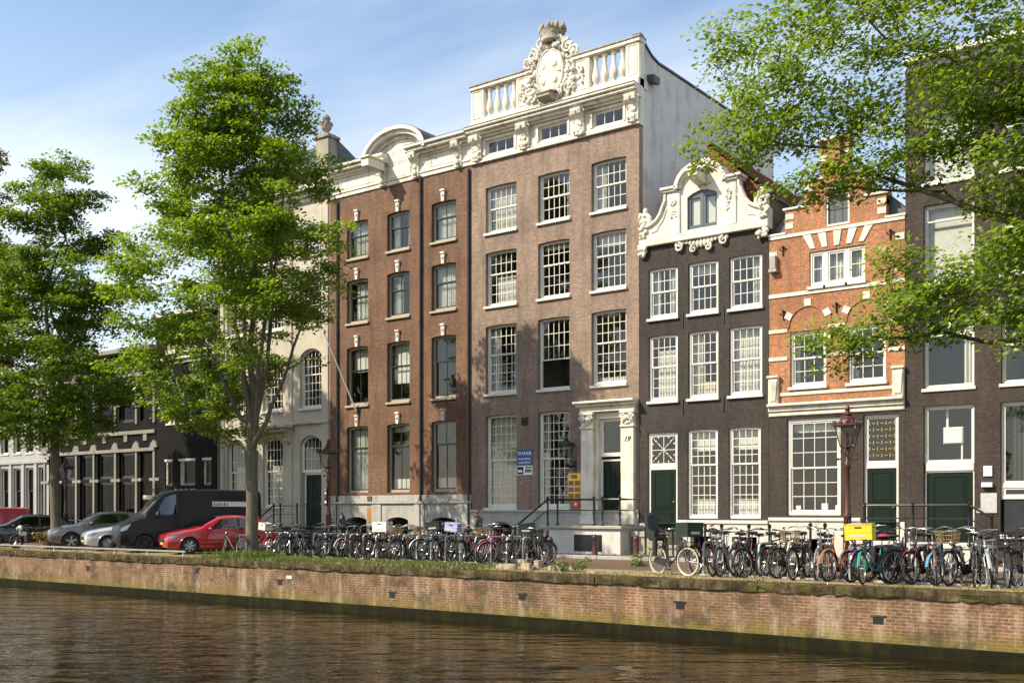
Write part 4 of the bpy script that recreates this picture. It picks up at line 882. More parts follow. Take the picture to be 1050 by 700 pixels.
for a in pil:
    tr.cbox(a - .42, a + .42, FY - .06, FY - .001, 3.18, 3.34, .01); tr.cbox(a - .42, a + .42, FY - .06, FY - .001, 7.2, 7.36, .01)
    for zz in (4.93, 8.91): tr.prism([(a - .34, zz), (a + .34, zz), (a + .22, zz + .22), (a, zz + .38), (a - .22, zz + .22)], FY - .10, FY - .001)
for a, c in zip(pil, pil[1:]): tr.cbox((a + c) / 2 - .16, (a + c) / 2 + .16, FY - .07, FY - .001, 5.3, 5.65, .01)
tr.build('stone_trim', 'shadedstone', H2)
for o in ops: window(H2, o[0], o[1], o[2], o[3], 2, 1, 0, 1.0, setb=.12, frame='framegreen', sill=None, glass='lowmirrorglass', curtain=([('blind', .35)] if o[2] > 6 and random.random() < .4 else None))
lt = MB(); lt.box(x0, x1, FY - .6, FY - .05, .0, .45); lt.build('steps', 'plinth', H2)
railing(H2, [(x0 + .5, FY - .55, 1.1), (-48.5, FY - .55, 1.1)], [(x0 + .5 + q * 1.4, FY - .55, .45, 1.1) for q in range(7)])
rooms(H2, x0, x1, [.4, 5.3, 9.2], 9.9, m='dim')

# ================================================================ PALE GREY HOUSE, FAR LEFT
x0, x1 = -68.0, -57.95 - G
L1 = house('pale grey house with evenly spaced tall narrow windows beside the black banded house', x0, x1, 'rendered_house')
ops = []
for q in range(7):
    a = -59.05 - q * 1.42
    if a > x0 + .3: ops += [(a, a + .85, .75, 4.18), (a, a + .85, 5.05, 7.05), (a, a + .85, 7.7, 9.2)]
mb = MB(); facade(mb, x0, x1, 0, 10.0, ops); shell(mb, x0, x1, 10.0); mb.build('wall', 'greyrender', L1)
tr = MB()
for q in range(8): a = -58.1 - q * 1.42 + .25; tr.cbox(a - .14, a + .14, FY - .09, FY - .001, .5, 4.4, .02) if a < x1 - .15 and a > x0 + .2 else None
tr.cbox(x0, x1, FY - .12, FY - .001, 4.4, 4.6, .02); MB().cbox(x0, x1, FY - .35, FY - .001, 9.8, 10.1, .03).build('cornice', 'greyrender', L1); tr.build('stone_trim', 'greyrender', L1)  # pale trim given the wall grey, tree shade put into its colour
for o in ops: window(L1, *o, 2, 1, 1, .4, setb=.12, frame='white', sash='framegreen', sill='palestone', sillproj=.05, glass='lowmirrorglass')
railing(L1, [(-67, FY - .8, 1.0), (-58.5, FY - .8, 1.0)], [(-67 + q * 1.4, FY - .8, 0, 1.0) for q in range(7)])
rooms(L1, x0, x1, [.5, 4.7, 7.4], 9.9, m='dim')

# ================================================================ THINGS ON THE FACADES
def flagpole(x, z, dx, dy, dz, label):
    t = thing('flagpole', label, 'flagpole', (x, FY, z), 0, 'flagpoles on the house fronts')
    MB().tube([(x, FY - .12, z + .05), (x + dx, FY - .12 + dy, z + .05 + dz)], [.035, .022], 8).build('pole', 'white', t, 40)
    m = MB(); m.cbox(x - .07, x + .07, FY - .04, FY + .0, z - .14, z + .14, .01); m.tube([(x, FY - .02, z), (x, FY - .14, z + .07)], .05, 8); m.build('bracket', 'iron', t)
    m = MB(); m.ball((x + dx, FY - .12 + dy, z + .05 + dz), .05); m.build('finial', 'white', t)
flagpole(-32.95, 5.90, -.6, -1.35, 3.3, 'slanting white flagpole on the red brown brick house')
flagpole(-45.0, 7.0, -.4, -.9, 2.3, 'slanting white flagpole on the narrow black house')
flagpole(-60.15, 5.2, -.5, -1.2, 2.0, 'slanting white flagpole on the pale grey house')
xs_ = (FX(530.5), FX(546.0)); 
t = thing('letting_sign', 'blue TE HUUR sign between the ground floor windows of the tallest house', 'sign', ((xs_[0] + xs_[1]) / 2, FY - .03, 3.4))
xm = (xs_[0] + xs_[1]) / 2; hw = .37
MB().cbox(xm - hw, xm + hw, FY - .035, FY - .002, 3.37, 3.97, .004).build('board', 'signblue', t)
text('TE HUUR', .165, (xm, FY - .037, 3.83), 'signwhite', t, ext=.002, bold=.004)
text('kantoorruimte', .095, (xm, FY - .037, 3.63), 'signwhite', t, ext=.002, bold=.002); text('vanaf 140 m²', .10, (xm, FY - .037, 3.48), 'signwhite', t, ext=.002, bold=.002)
t = thing('agent_sign', 'small green and white sign hanging below the blue TE HUUR sign', 'sign', (xm, FY - .03, 3.0))
MB().cbox(xm - hw, xm + hw, FY - .035, FY - .002, 3.0, 3.36, .004).build('board', 'signwhite', t)
m = MB(); m.box(xm - hw + .03, xm - .05, FY - .038, FY - .034, 3.03, 3.32); m.build('dark_field', 'blackplastic', t)
m = MB(); m.box(xm + .03, xm + hw - .03, FY - .038, FY - .034, 3.10, 3.22); m.box(xm + .06, xm + hw - .03, FY - .038, FY - .034, 3.26, 3.32); m.build('green_field', 'signgreen', t)
m = MB(); m.box(xm - hw + .06, xm - .10, FY - .041, FY - .0375, 3.10, 3.20); m.build('logo_block', 'signwhite', t)
t = thing('name_plate_board', 'golden board of brass name plates beside the portal of the tallest house', 'name plates', (-21.68, FY - .03, 2.0))
MB().cbox(-21.97, -21.40, FY - .03, FY - .002, 2.02, 3.02, .004).build('board', 'brass', t)
m = MB(); m.box(-21.83, -21.55, FY - .036, FY - .029, 2.82, 2.96)
for q in range(3):
    for r_ in range(2):
        if (q, r_) != (1, 0): m.box(-21.94 + r_ * .28, -21.71 + r_ * .28, FY - .036, FY - .029, 2.56 - q * .24, 2.74 - q * .24)
m.build('plate', plain('dark brass', (.22, .12, .03), .4, .7), t)
MB().box(-21.94, -21.71, FY - .036, FY - .029, 2.32, 2.50).build('plate', 'signblue', t)
t = thing('round_sign', 'small round red sign under the golden name plates', 'sign', (-21.62, FY - .03, 1.85))
MB().lathe((-21.62, FY - .02, 1.87), [(.14, -.012), (.14, .012)], 20, 'y').build('disc', 'signred', t); MB().lathe((-21.62, FY - .036, 1.87), [(.05, -.002), (.05, .004)], 12, 'y').build('centre_dot', 'signwhite', t)
def lantern(mb_iron, mb_glass, c, s=1.0):
    """tapered four-sided lantern with a spiked crown; c is its base centre"""
    x, y, z = c; wb_, wt, h_ = .13 * s, .24 * s, .50 * s
    cs_ = [(-1, -1), (1, -1), (1, 1), (-1, 1)]
    for (ax, ay), (bx, by) in zip(cs_, cs_[1:] + cs_[:1]):
        mb_glass.quad((x + ax * wb_, y + ay * wb_, z), (x + bx * wb_, y + by * wb_, z), (x + bx * wt, y + by * wt, z + h_), (x + ax * wt, y + ay * wt, z + h_))
        mb_iron.tube([(x + ax * wb_, y + ay * wb_, z), (x + ax * wt, y + ay * wt, z + h_)], .014 * s, 5)
        mb_iron.tube([(x + ax * wb_, y + ay * wb_, z), (x + bx * wb_, y + by * wb_, z)], .018 * s, 5); mb_iron.tube([(x + ax * wt, y + ay * wt, z + h_), (x + bx * wt, y + by * wt, z + h_)], .022 * s, 5)
        for q in range(4): t_ = (q + .5) / 4; mb_iron.ball((x + (ax + (bx - ax) * t_) * wt * 1.12, y + (ay + (by - ay) * t_) * wt * 1.12, z + h_ + .06 * s), .03 * s, .03 * s, .06 * s, 6, 4)
    mb_iron.box(x - wt * 1.2, x + wt * 1.2, y - wt * 1.2, y + wt * 1.2, z + h_, z + h_ + .035 * s)
    mb_iron.lathe((x, y, z + h_ + .035 * s), [(wt * 1.05, 0), (wt * .8, .10 * s), (.09 * s, .20 * s), (.11 * s, .24 * s), (.08 * s, .28 * s), (.05 * s, .32 * s), (.07 * s, .37 * s), (.0, .50 * s)], 10)
    mb_iron.lathe((x, y, z - .06 * s), [(.05 * s, 0), (wb_ * 1.2, .04 * s), (wb_ * 1.2, .06 * s)], 8); mb_iron.lathe((x, y, z), [(.02 * s, 0), (.045 * s, .1 * s), (.045 * s, .28 * s), (.02 * s, .34 * s)], 8)
t = thing('wall_lantern', 'black iron wall lantern beside the portal of the tallest house', 'lantern', (-21.72, FY - .3, 3.6))
mi, mg = MB(), MB(); lantern(mi, mg, (-21.78, FY - .42, 3.62), .85); mi.build('housing', 'iron', t); mg.build('pane', 'lampglass', t)
m = MB(); m.tube([(-21.78, FY - .42, 3.56), (-21.74, FY - .40, 3.35), (-21.70, FY - .25, 3.22), (-21.68, FY - .02, 3.30)], .03, 7); m.ring((-21.70, FY - .2, 3.38), .10, .02, 12, 5, 'x'); m.cbox(-21.76, -21.60, FY - .04, FY - .001, 3.1, 3.5, .01); m.build('bracket', 'iron', t)
t = tag(MB().cbox(-24.12, -23.82, FY - .04, FY - .002, 4.92, 5.22, .01).build('air_vent', 'iron'), 'small square dark air vent high between ground floor windows of the tallest house', 'vent')

t = thing('wall_plate', 'orange brown upright plate on the stone plinth of the red brown house', 'plate', (FX(380), FY - .1, 1.2))
MB().cbox(FX(380) - .14, FX(380) + .14, FY - .085, FY - .055, 1.12, 1.74, .006).build('board', plain('orange brown board', (.34, .17, .05), .6), t)
t = thing('wall_plate', 'small dark brown plate just above the stone ledge of the red brown house', 'plate', (FX(380), FY - .1, 2.05))
MB().cbox(FX(380) - .13, FX(380) + .13, FY - .09, FY - .058, 2.06, 2.26, .006).build('board', plain('dark brown board', (.10, .06, .03), .6), t)
t = thing('notice_box', 'pale yellow notice box where the beige and red brown houses meet', 'box', (FX(341.5), FY - .1, 1.3))
MB().cbox(FX(341.5) - .17, FX(341.5) + .13, FY - .16, FY - .05, 1.28, 1.72, .012).build('case', plain('pale yellow enamel', (.52, .45, .24), .5), t)
t = thing('iron_post', 'black iron post with a pointed onion finial before the red brown house plinth', 'post', (FX(351, 31.8), 31.8, 0))
MB().lathe((FX(351, 31.8), 31.8, 0), [(.10, 0), (.10, .1), (.06, .15), (.05, .9), (.08, .95), (.08, 1.02), (.05, 1.06)], 10).build('post', 'iron', t, 40)
MB().lathe((FX(351, 31.8), 31.8, 1.06), [(.05, 0), (.13, .12), (.14, .20), (.10, .32), (.04, .40), (.05, .44), (.02, .52), (.0, .66)], 10).build('finial', 'iron', t, 50)
# ---------------------------------------------------------------- street lamps
def street_lamp(x, y, label, base=0.0, sticker=False):
    t = thing('street_lamp', label, 'street lamp', (x, y, base), 0, 'old maroon street lamps')
    m = MB(); m.lathe((x, y, base), [(.17, 0), (.17, .12), (.13, .16), (.14, .5), (.11, .56), (.12, .62), (.085, .70), (.075, 1.4), (.10, 1.45), (.10, 1.52), (.07, 1.58), (.055, 2.6), (.085, 2.66), (.085, 2.74), (.05, 2.8), (.045, 3.08)], 12)
    for q in range(8): a = q * math.pi / 4; m.tube([(x + .10 * math.cos(a), y + .10 * math.sin(a), base + .7), (x + .078 * math.cos(a), y + .078 * math.sin(a), base + 1.42)], .016, 5)
    m.build('post', 'maroon', t, 35)
    b_ = MB()
    b_.tube([(x - .22, y, base + 2.85), (x + .22, y, base + 2.85)], .02, 6); b_.ball((x - .24, y, base + 2.85), .035); b_.ball((x + .24, y, base + 2.85), .035)
    for sx in (-1, 1): b_.tube([(x + sx * .04, y, base + 2.90), (x + sx * .16, y, base + 3.0), (x + sx * .15, y, base + 3.14)], .016, 5); b_.tube([(x, y + sx * .04, base + 2.90), (x, y + sx * .16, base + 3.0), (x, y + sx * .15, base + 3.14)], .016, 5)
    b_.build('arm', 'maroon', t)
    mi, mg = MB(), MB(); lantern(mi, mg, (x, y, base + 3.14), 1.0); mi.build('lantern_frame', 'maroon', t); mg.build('pane', 'lampglass', t)
    if sticker:
        s_ = MB(); s_.box(x - .09, x + .02, y - .12, y - .088, 1.8, 2.45); so_ = s_.build('notice', 'blackplastic', t)
        s2 = MB(); [s2.box(x - .075, x + .005, y - .125, y - .121, z_, z_ + .09) for z_ in (1.88, 2.20, 2.33)]; s2.build('notice_patch', 'signwhite', so_)
        MB().box(x - .075, x + .005, y - .125, y - .121, 2.05, 2.14).build('notice_patch', 'signred', so_)
    return t
street_lamp(FX(337, 25.9), 25.9, 'maroon street lamp with a small notice, among the long row of bicycles', sticker=True)
street_lamp(FX(869, 25.0), 25.0, 'maroon street lamp before the orange stepped gable house')
street_lamp(FX(67.5, 27.5), 27.5, 'maroon street lamp half hidden beside a tree trunk behind parked cars')
# ---------------------------------------------------------------- bollards
for (px, Y, lab) in ((564, 27.5, 'maroon iron bollard nearest the quay, behind the heap of loose stones'), (610, 30.9, 'maroon iron bollard in front of the tallest house stoop'), (652.5, 30.4, 'maroon iron bollard behind the child seat bicycle')):
    x = FX(px, Y); t = thing('bollard', lab, 'bollard', (x, Y, 0), 0, 'maroon bollards')
    MB().lathe((x, Y, 0), [(.13, 0), (.12, .1), (.105, .15), (.09, .62), (.105, .64), (.105, .68), (.08, .70)], 12).build('post', 'maroon', t, 35)
    MB().lathe((x, Y, .70), [(.085, 0), (.10, .02), (.085, .06), (.03, .11), (.0, .12)], 12).build('cap', 'maroon', t, 50)
# low iron posts and rails on the pavement
def stoep_rail(x0_, x1_, y, h, label):
    t = thing('pavement_rail', label, 'railing', ((x0_ + x1_) / 2, y, 0), 0, 'low black railings before the houses')
    for xx in (x0_, x1_): MB().lathe((xx, y, 0), [(.06, 0), (.06, .05), (.04, .08), (.04, h - .05), (.065, h), (.065, h + .06), (.0, h + .11)], 8).build('post', 'iron', t, 40)
    MB().tube([(x0_, y, h - .08), (x1_, y, h - .08)], .02, 6).build('bar', 'iron', t)
stoep_rail(FX(723, 31.9), FX(740, 31.9), 31.9, 1.1, 'low black iron rail before the window nearest the door of the charcoal house')
stoep_rail(FX(768, 31.9), FX(789, 31.9), 31.9, 1.1, 'low black iron rail before the charcoal house window nearest the orange house')
stoep_rail(FX(831, 31.9), FX(846, 31.9), 31.9, 1.15, 'low black iron rail before the wide window of the orange house')
stoep_rail(FX(662, 31.6), FX(690, 31.6), 31.6, 1.0, 'low black iron rail before the green door of the charcoal house')
# ================================================================ GROUND, QUAY, WATER
def mat_water():
    m, nt, b = newmat('canal water'); b.inputs['Base Color'].default_value = (0.014, 0.010, 0.004, 1)
    b.inputs['Roughness'].default_value = 0.02; b.inputs['IOR'].default_value = 1.33
    tc = N(nt, 'ShaderNodeTexCoord'); mp = N(nt, 'ShaderNodeMapping'); mp.inputs['Rotation'].default_value = (0, 0, -YAW); nt.links.new(tc.outputs['Object'], mp.inputs['Vector'])
    mp2 = N(nt, 'ShaderNodeMapping'); mp2.inputs['Scale'].default_value = (0.42, 1.1, 1); nt.links.new(mp.outputs[0], mp2.inputs['Vector'])
    n1 = noise(nt, mp2.outputs[0], 1.0, 3, 0.5); n2 = noise(nt, mp2.outputs[0], 3.8, 3, 0.55)
    u1 = N(nt, 'ShaderNodeBump'); u1.inputs['Strength'].default_value = 0.8; u1.inputs['Distance'].default_value = 0.13; nt.links.new(n1, u1.inputs['Height'])
    u2 = N(nt, 'ShaderNodeBump'); u2.inputs['Strength'].default_value = 0.5; u2.inputs['Distance'].default_value = 0.03; nt.links.new(n2, u2.inputs['Height']); nt.links.new(u1.outputs[0], u2.inputs['Normal'])
    nt.links.new(u2.outputs[0], b.inputs['Normal']); return m
M['water'] = mat_water()
M['earth'] = plain('trodden earth and dry grass', (0.26, 0.20, 0.10), 0.95, 0, 0.45, 2.5)
M['verge'] = plain('grassy earth', (0.10, 0.105, 0.03), 0.95, 0, 0.5, 3.0)
M['paving'] = brickmat('street clinker paving', (0.20, 0.125, 0.09), (0.15, 0.095, 0.07), (0.10, 0.085, 0.065), (0.12, 0.10, 0.075), 0.6, 0.2, 0.2, 0.012, 0.3)
def pave2(m):   # paving lies flat: feed x,y instead of the wall mapping
    nt = m.node_tree; br = next(n for n in nt.nodes if n.type == 'TEX_BRICK'); tc = next(n for n in nt.nodes if n.type == 'TEX_COORD')
    nt.links.new(tc.outputs['Object'], br.inputs['Vector']); br.inputs['Row Height'].default_value = 0.1
pave2(M['paving'])
M['coping'] = plaster('mossy coping stone', (0.15, 0.112, 0.058), (0.030, 0.026, 0.012), 1.0, 0.95, 1.0)
def copingmat():
    m, nt, b = newmat('old coping with soil and lichen'); v = objco(nt)
    f1 = noise(nt, v, 1.7, 8, 0.7); f2 = noise(nt, objco(nt, (5, 5, 0.8)), 1.3, 7, 0.7); f3 = noise(nt, v, 14, 5, 0.7)
    c = ramp(nt, f1, [(0.30, (0.030, 0.024, 0.012)), (0.46, (0.085, 0.064, 0.034)), (0.58, (0.15, 0.115, 0.065)), (0.72, (0.25, 0.21, 0.14))])
    c = mixc(nt, ramp(nt, f2, [(0.44, (0, 0, 0)), (0.60, (0.85,) * 3)]), c, (0.030, 0.026, 0.013))
    c = mixc(nt, 0.7, c, ramp(nt, f3, [(0.3, (0.45, 0.45, 0.42)), (0.7, (1.3, 1.3, 1.2))]), 'MULTIPLY')
    f4 = noise(nt, v, 2.6, 5, 0.6); c = mixc(nt, ramp(nt, f4, [(0.54, (0, 0, 0)), (0.66, (0.7,) * 3)]), c, (0.075, 0.085, 0.018))
    nt.links.new(c, b.inputs['Base Color']); b.inputs['Roughness'].default_value = 0.95; b.inputs['Specular IOR Level'].default_value = 0.1; bump(nt, b, f3, 1.0, 0.03); return m
M['coping'] = copingmat()
M['wetbase'] = plaster('wet dark masonry', (0.013, 0.012, 0.006), (0.035, 0.036, 0.008), 0.8, 0.9, 0.5); M['wetbase'].node_tree.nodes['Principled BSDF'].inputs['Specular IOR Level'].default_value = 0.1
M['grassA'] = leafmat('fresh grass', (0.06, 0.10, 0.012), (0.17, 0.22, 0.03), 0.35); M['grassB'] = leafmat('dry grass', (0.20, 0.16, 0.06), (0.42, 0.34, 0.15), 0.3)
QY = 22.5; WZ = -1.42
MB().quad((-400, 22.9, -.03), (400, 22.9, -.03), (400, 600, -.03), (-400, 600, -.03)).build('ground', 'earth')['kind'] = 'structure'
MB().quad((-150, 25.0, 0), (60, 25.0, 0), (60, 30.25, 0), (-150, 30.25, 0)).build('street', 'paving')['kind'] = 'structure'
MB().quad((-150, 22.9, .002), (60, 22.9, .002), (60, 24.998, .002), (-150, 24.998, .002)).build('quay_ground', 'earth')['kind'] = 'structure'
pv = MB(); pv.quad((-150, 30.40, .10), (60, 30.40, .10), (60, 33.3, .10), (-150, 33.3, .10)); pv.build('pavement', 'paving')['kind'] = 'structure'
kb = MB()
for q in range(150): xx = -110 + q; kb.cbox(xx + .004, xx + .996, 30.25, 30.41, -.02, .112, .012)
kb.build('kerb', 'plinth')['kind'] = 'structure'
MB().quad((-300, -60, WZ), (200, -60, WZ), (200, QY + .3, WZ), (-300, QY + .3, WZ)).build('canal_water', 'water')['kind'] = 'structure'
MB().box(-300, 200, -400, -.7, -2.5, -.002).build('ground', 'paving')['kind'] = 'structure'
Q = thing('quay_wall', 'weathered brick canal quay wall with mossy foot and worn stone coping', 'quay wall', (-30, QY, 0))
w = MB(); w.box(-150, 60, QY, QY + .6, -2.4, -.20); w.build('wall', 'quaybrick', Q)
cp = MB(); rd = random.Random(4)
xx = -150.0
while xx < 60:
    L = rd.uniform(1.2, 2.6); a, c = xx, xx + L - .006; f0 = QY - .06 + rd.uniform(-.02, .02); zt = rd.uniform(-.012, .008); n = 10; V = []
    for q in range(n + 1):
        xq = a + (c - a) * q / n; w1, w2, w3 = rd.uniform(-.022, .022), rd.uniform(-.025, .02), rd.uniform(-.01, .012); e_ = .02 if q in (0, n) else 0
        V += [(xq, QY + .42, zt), (xq, f0 + .10 + w2, zt + w3), (xq, f0 + .012 + w1 + e_, zt - .008 + w3), (xq, f0 + w1 * 1.3 + e_, zt - .06), (xq, f0 + w2 * 1.2 + .015 + e_, -.16), (xq, f0 + .02 + w1, -.21 + w3 * 2), (xq, QY + .05, -.22)]
    cp.add(V, [(q * 7 + j, q * 7 + j + 1, q * 7 + j + 8, q * 7 + j + 7) for q in range(n) for j in range(6)] + [tuple(range(7)), tuple(range(n * 7 + 6, n * 7 - 1, -1))]); xx = a + L
cp.build('coping', 'coping', Q, 32)
b_ = MB(); b_.xprism([(QY, -1.16), (QY - .03, -1.18), (QY - .05, -1.6), (QY, -1.6)], -150, 60); b_.build('foot', 'wetbase', Q)
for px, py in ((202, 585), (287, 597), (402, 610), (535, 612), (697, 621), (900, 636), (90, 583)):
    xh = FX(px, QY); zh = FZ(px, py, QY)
    m = MB(); m.cbox(xh - .10, xh + .12, QY - .012, QY + .01, zh - .07, zh + .07, .004); m.build('recess_dark_plate', 'iron', Q)  # raised dark plate; the darkness inside the recess is put into its colour
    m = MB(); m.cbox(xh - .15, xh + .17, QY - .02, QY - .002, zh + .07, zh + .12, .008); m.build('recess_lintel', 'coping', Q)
xh = FX(297, QY); zh = FZ(297, 591.5, QY); MB().cbox(xh - .14, xh + .14, QY - .025, QY - .002, zh - .055, zh + .055, .004).build('number_plate', 'palestone', Q)

def blades(name, mat, n, x0_, x1_, y0_, y1_, h0, h1, dens=None):
    xs = rng.uniform(x0_, x1_, n); ys_ = rng.uniform(y0_, y1_, n)
    if dens is not None: k = np.array([dens(a, c) for a, c in zip(xs, ys_)]) > rng.uniform(0, 1, n); xs, ys_ = xs[k], ys_[k]; n = len(xs)
    hh = rng.uniform(h0, h1, n); an = rng.uniform(0, 2 * np.pi, n); w_ = rng.uniform(.006, .014, n); le = rng.normal(0, .35, (n, 2)) * hh[:, None]
    V = np.zeros((n, 4, 3)); V[:, 0] = np.stack([xs - np.cos(an) * w_, ys_ - np.sin(an) * w_, np.zeros(n)], 1); V[:, 1] = np.stack([xs + np.cos(an) * w_, ys_ + np.sin(an) * w_, np.zeros(n)], 1)
    V[:, 2] = np.stack([xs + le[:, 0] * .4 + np.cos(an) * w_ * .6, ys_ + le[:, 1] * .4 + np.sin(an) * w_ * .6, hh * .6], 1); V[:, 3] = np.stack([xs + le[:, 0], ys_ + le[:, 1], hh], 1)
    return cards(name, mat, V, rng.uniform(0, 1, n))
def cards(name, mat, V, tint, parent=None, off=(0, 0, 0)):
    n = len(V); me = bpy.data.meshes.new(name); me.vertices.add(n * 4); me.loops.add(n * 4); me.polygons.add(n)
    me.vertices.foreach_set('co', (V - np.array(off)).astype(np.float32).ravel()); me.loops.foreach_set('vertex_index', np.arange(n * 4, dtype=np.int32))
    me.polygons.foreach_set('loop_start', np.arange(0, n * 4, 4, dtype=np.int32)); me.update()
    at = me.attributes.new('tint', 'FLOAT', 'FACE'); at.data.foreach_set('value', np.asarray(tint, dtype=np.float32)); me.validate()
    me.materials.append(M[mat] if isinstance(mat, str) else mat); o = bpy.data.objects.new(name, me); COL.objects.link(o)
    if parent: o.parent = parent
    return o
def wav(x): return .5 + .5 * math.sin(x * 2.1 + math.sin(x * .9) * 2)
tag(blades('grass', 'grassA', 30000, -30.4, -18.2, 22.72, 25.2, .03, .12, lambda x, y: (.25 + .75 * (y < 24.6)) * (.35 + .65 * wav(x * .7 + y))), 'bright green grass verge between the long bicycle row and the quay edge', 'grass', kind='stuff')
tag(blades('grass', 'grassA', 2600, -30.4, -26.5, 22.8, 24.2, .12, .34, lambda x, y: wav(x * 1.7)), 'taller tufts of grass round the foot of the big tree', 'grass', kind='stuff')
tag(blades('dry_grass', 'grassB', 26000, -64, -3.5, 22.55, 24.3, .02, .08, lambda x, y: .10 + .8 * wav(x * .8 + y) ** 2), 'short straw coloured grass along the edge of the quay', 'grass', kind='stuff')
tag(blades('grass', 'grassA', 12000, -64, -3.5, 22.42, 22.95, .03, .10, lambda x, y: 1.1 * max(0, wav(x * 1.3 + 1) - .72)), 'thin green grass growing in patches along the coping', 'grass', kind='stuff')

# low car-stop rail on the quay at the left
t = thing('quay_rail', 'low pale steel car stop rail along the quay edge before the parked cars', 'rail', (-45, 22.95, 0))
xa, xb = FX(190, 22.95), -66.0
MB().cbox(xb, xa, 22.93, 22.99, .15, .215, .01).build('bar', 'steelgrey', t)
for q in range(18): x_ = xa - .2 - q * 2.1; MB().box(x_ - .03, x_ + .03, 22.99, 23.03, 0, .20).build('post', 'galv', t)

# ================================================================ TREES
def barkmat(name, c1, c2):
    m, nt, b = newmat(name); n = noise(nt, objco(nt, (7, 7, 1.3)), 2.4, 7, 0.7); n2 = noise(nt, objco(nt), 1.1, 4)
    col = mixc(nt, ramp(nt, n2, [(0.42, (0, 0, 0)), (0.65, (0.6,) * 3)]), ramp(nt, n, [(0.32, c1), (0.66, c2)]), (0.10, 0.105, 0.045))
    nt.links.new(col, b.inputs['Base Color']); b.inputs['Roughness'].default_value = 0.95; bump(nt, b, n, 0.9, 0.03); return m
M['bark'] = barkmat('elm bark', (0.055, 0.045, 0.032), (0.20, 0.165, 0.115))
M['leafA'] = leafmat('elm leaves', (0.085, 0.160, 0.014), (0.240, 0.365, 0.026), 0.52)
M['leafB'] = leafmat('elm leaves deep', (0.066, 0.132, 0.014), (0.190, 0.300, 0.026), 0.5)
M['leafD'] = leafmat('elm leaves lighter', (0.090, 0.165, 0.014), (0.255, 0.375, 0.026), 0.52)  # slightly lighter leaf colours than the other elms
M['leafC'] = leafmat('elm leaves golden', (0.075, 0.095, 0.012), (0.22, 0.19, 0.025), 0.42)
def leaf_cards(sprays, size):
    """sprays: list of (centre, radius, leaf count, flatten, lean x, lean y)"""
    out = []; tints = []
    for c, r, n, fl, lx, ly in sprays:
        q = rng.normal(0, .5, (n, 3)); rr = np.linalg.norm(q, axis=1, keepdims=True); q = np.where(rr > 1, q / rr, q) * r
        p = q.copy(); p[:, 2] = q[:, 2] * fl + lx * q[:, 0] + ly * q[:, 1] - .12 * (q[:, 0] ** 2 + q[:, 1] ** 2) / max(r, .1)
        p += np.array(c)
        nr = np.stack([rng.normal(-.28, .55, n), rng.normal(-.40, .55, n), np.ones(n)], 1); nr /= np.linalg.norm(nr, axis=1, keepdims=True)
        a = rng.uniform(0, 2 * np.pi, n); d = np.stack([np.cos(a), np.sin(a), rng.normal(-.25, .25, n)], 1); d -= nr * (d * nr).sum(1, keepdims=True); d /= np.linalg.norm(d, axis=1, keepdims=True)
        s_ = np.cross(nr, d); L = size * rng.uniform(.5, 1.5, n)[:, None]; W_ = L * rng.uniform(.28, .40, n)[:, None]
        V = np.stack([p, p + d * L * .45 + s_ * W_, p + d * L - nr * L * .12, p + d * L * .45 - s_ * W_], 1)
        out.append(V); tints.append(np.clip(rng.normal(.5, .24, n) + rng.normal(0, .13), 0, 1))
    return np.concatenate(out), np.concatenate(tints)
def bend(p, q, k=5, sag=0.0, jit=0.12):
    p, q = Vector(p), Vector(q); L = (q - p).length; o = []
    for i in range(k + 1):
        t_ = i / k; v = p.lerp(q, t_); v.z += sag * L * math.sin(math.pi * t_)
        if 0 < i < k: v += Vector((random.uniform(-1, 1), random.uniform(-1, 1), random.uniform(-.5, .5))) * jit * L * .25
        o.append(v)
    return o
def tree(name, label, base, trunk_pts, trunk_r, limbs, sprays, leaf, size, group='trees along the quay', twig=.013, subs=None):
    t = thing(name, label, 'tree', base, 0, group)
    tk = MB(); tk.tube(trunk_pts, trunk_r, 12)
    nodes = []
    for pts, r0, r1 in limbs:
        k = len(pts); tk.tube(pts, [r0 + (r1 - r0) * (i / (k - 1)) ** .8 for i in range(k)], 8)
        for i, p in enumerate(pts):
            if i >= 1: nodes.append((Vector(p), r0 + (r1 - r0) * i / (k - 1)))
    # secondary boughs grow from the limbs, twigs from whatever is nearest
    br = tk; order = sorted(sprays, key=lambda s_: min((Vector(s_[0]) - n_[0]).length for n_ in nodes)); extra = list(nodes)
    P = np.array([tuple(n_[0]) for n_ in extra]); Rr = [n_[1] for n_ in extra]
    for s_ in order:
        c = np.array(s_[0]); dd = P - c; dist = np.linalg.norm(dd, axis=1) + np.where(dd[:, 2] > .1, dd[:, 2] * 1.4, 0); i = int(dist.argmin())
        p = Vector(P[i]); L = (Vector(s_[0]) - p).length
        r0 = min(Rr[i] * .7, .012 + .016 * L)
        pts = bend(p, s_[0], 4 if L > .8 else 2, .06, .25); br.tube(pts, [r0 + (.006 - r0) * j / (len(pts) - 1) for j in range(len(pts))], 4, False)
        if L > .5:
            add = [tuple(v) for v in pts[1:]]; P = np.vstack([P, np.array(add)]); Rr += [max(.012, r0 * .7)] * len(add)
    tk.build('trunk', 'bark', t, 60)
    V, ti = leaf_cards(sprays, size); cards('crown', leaf, V, ti, t, base); return t
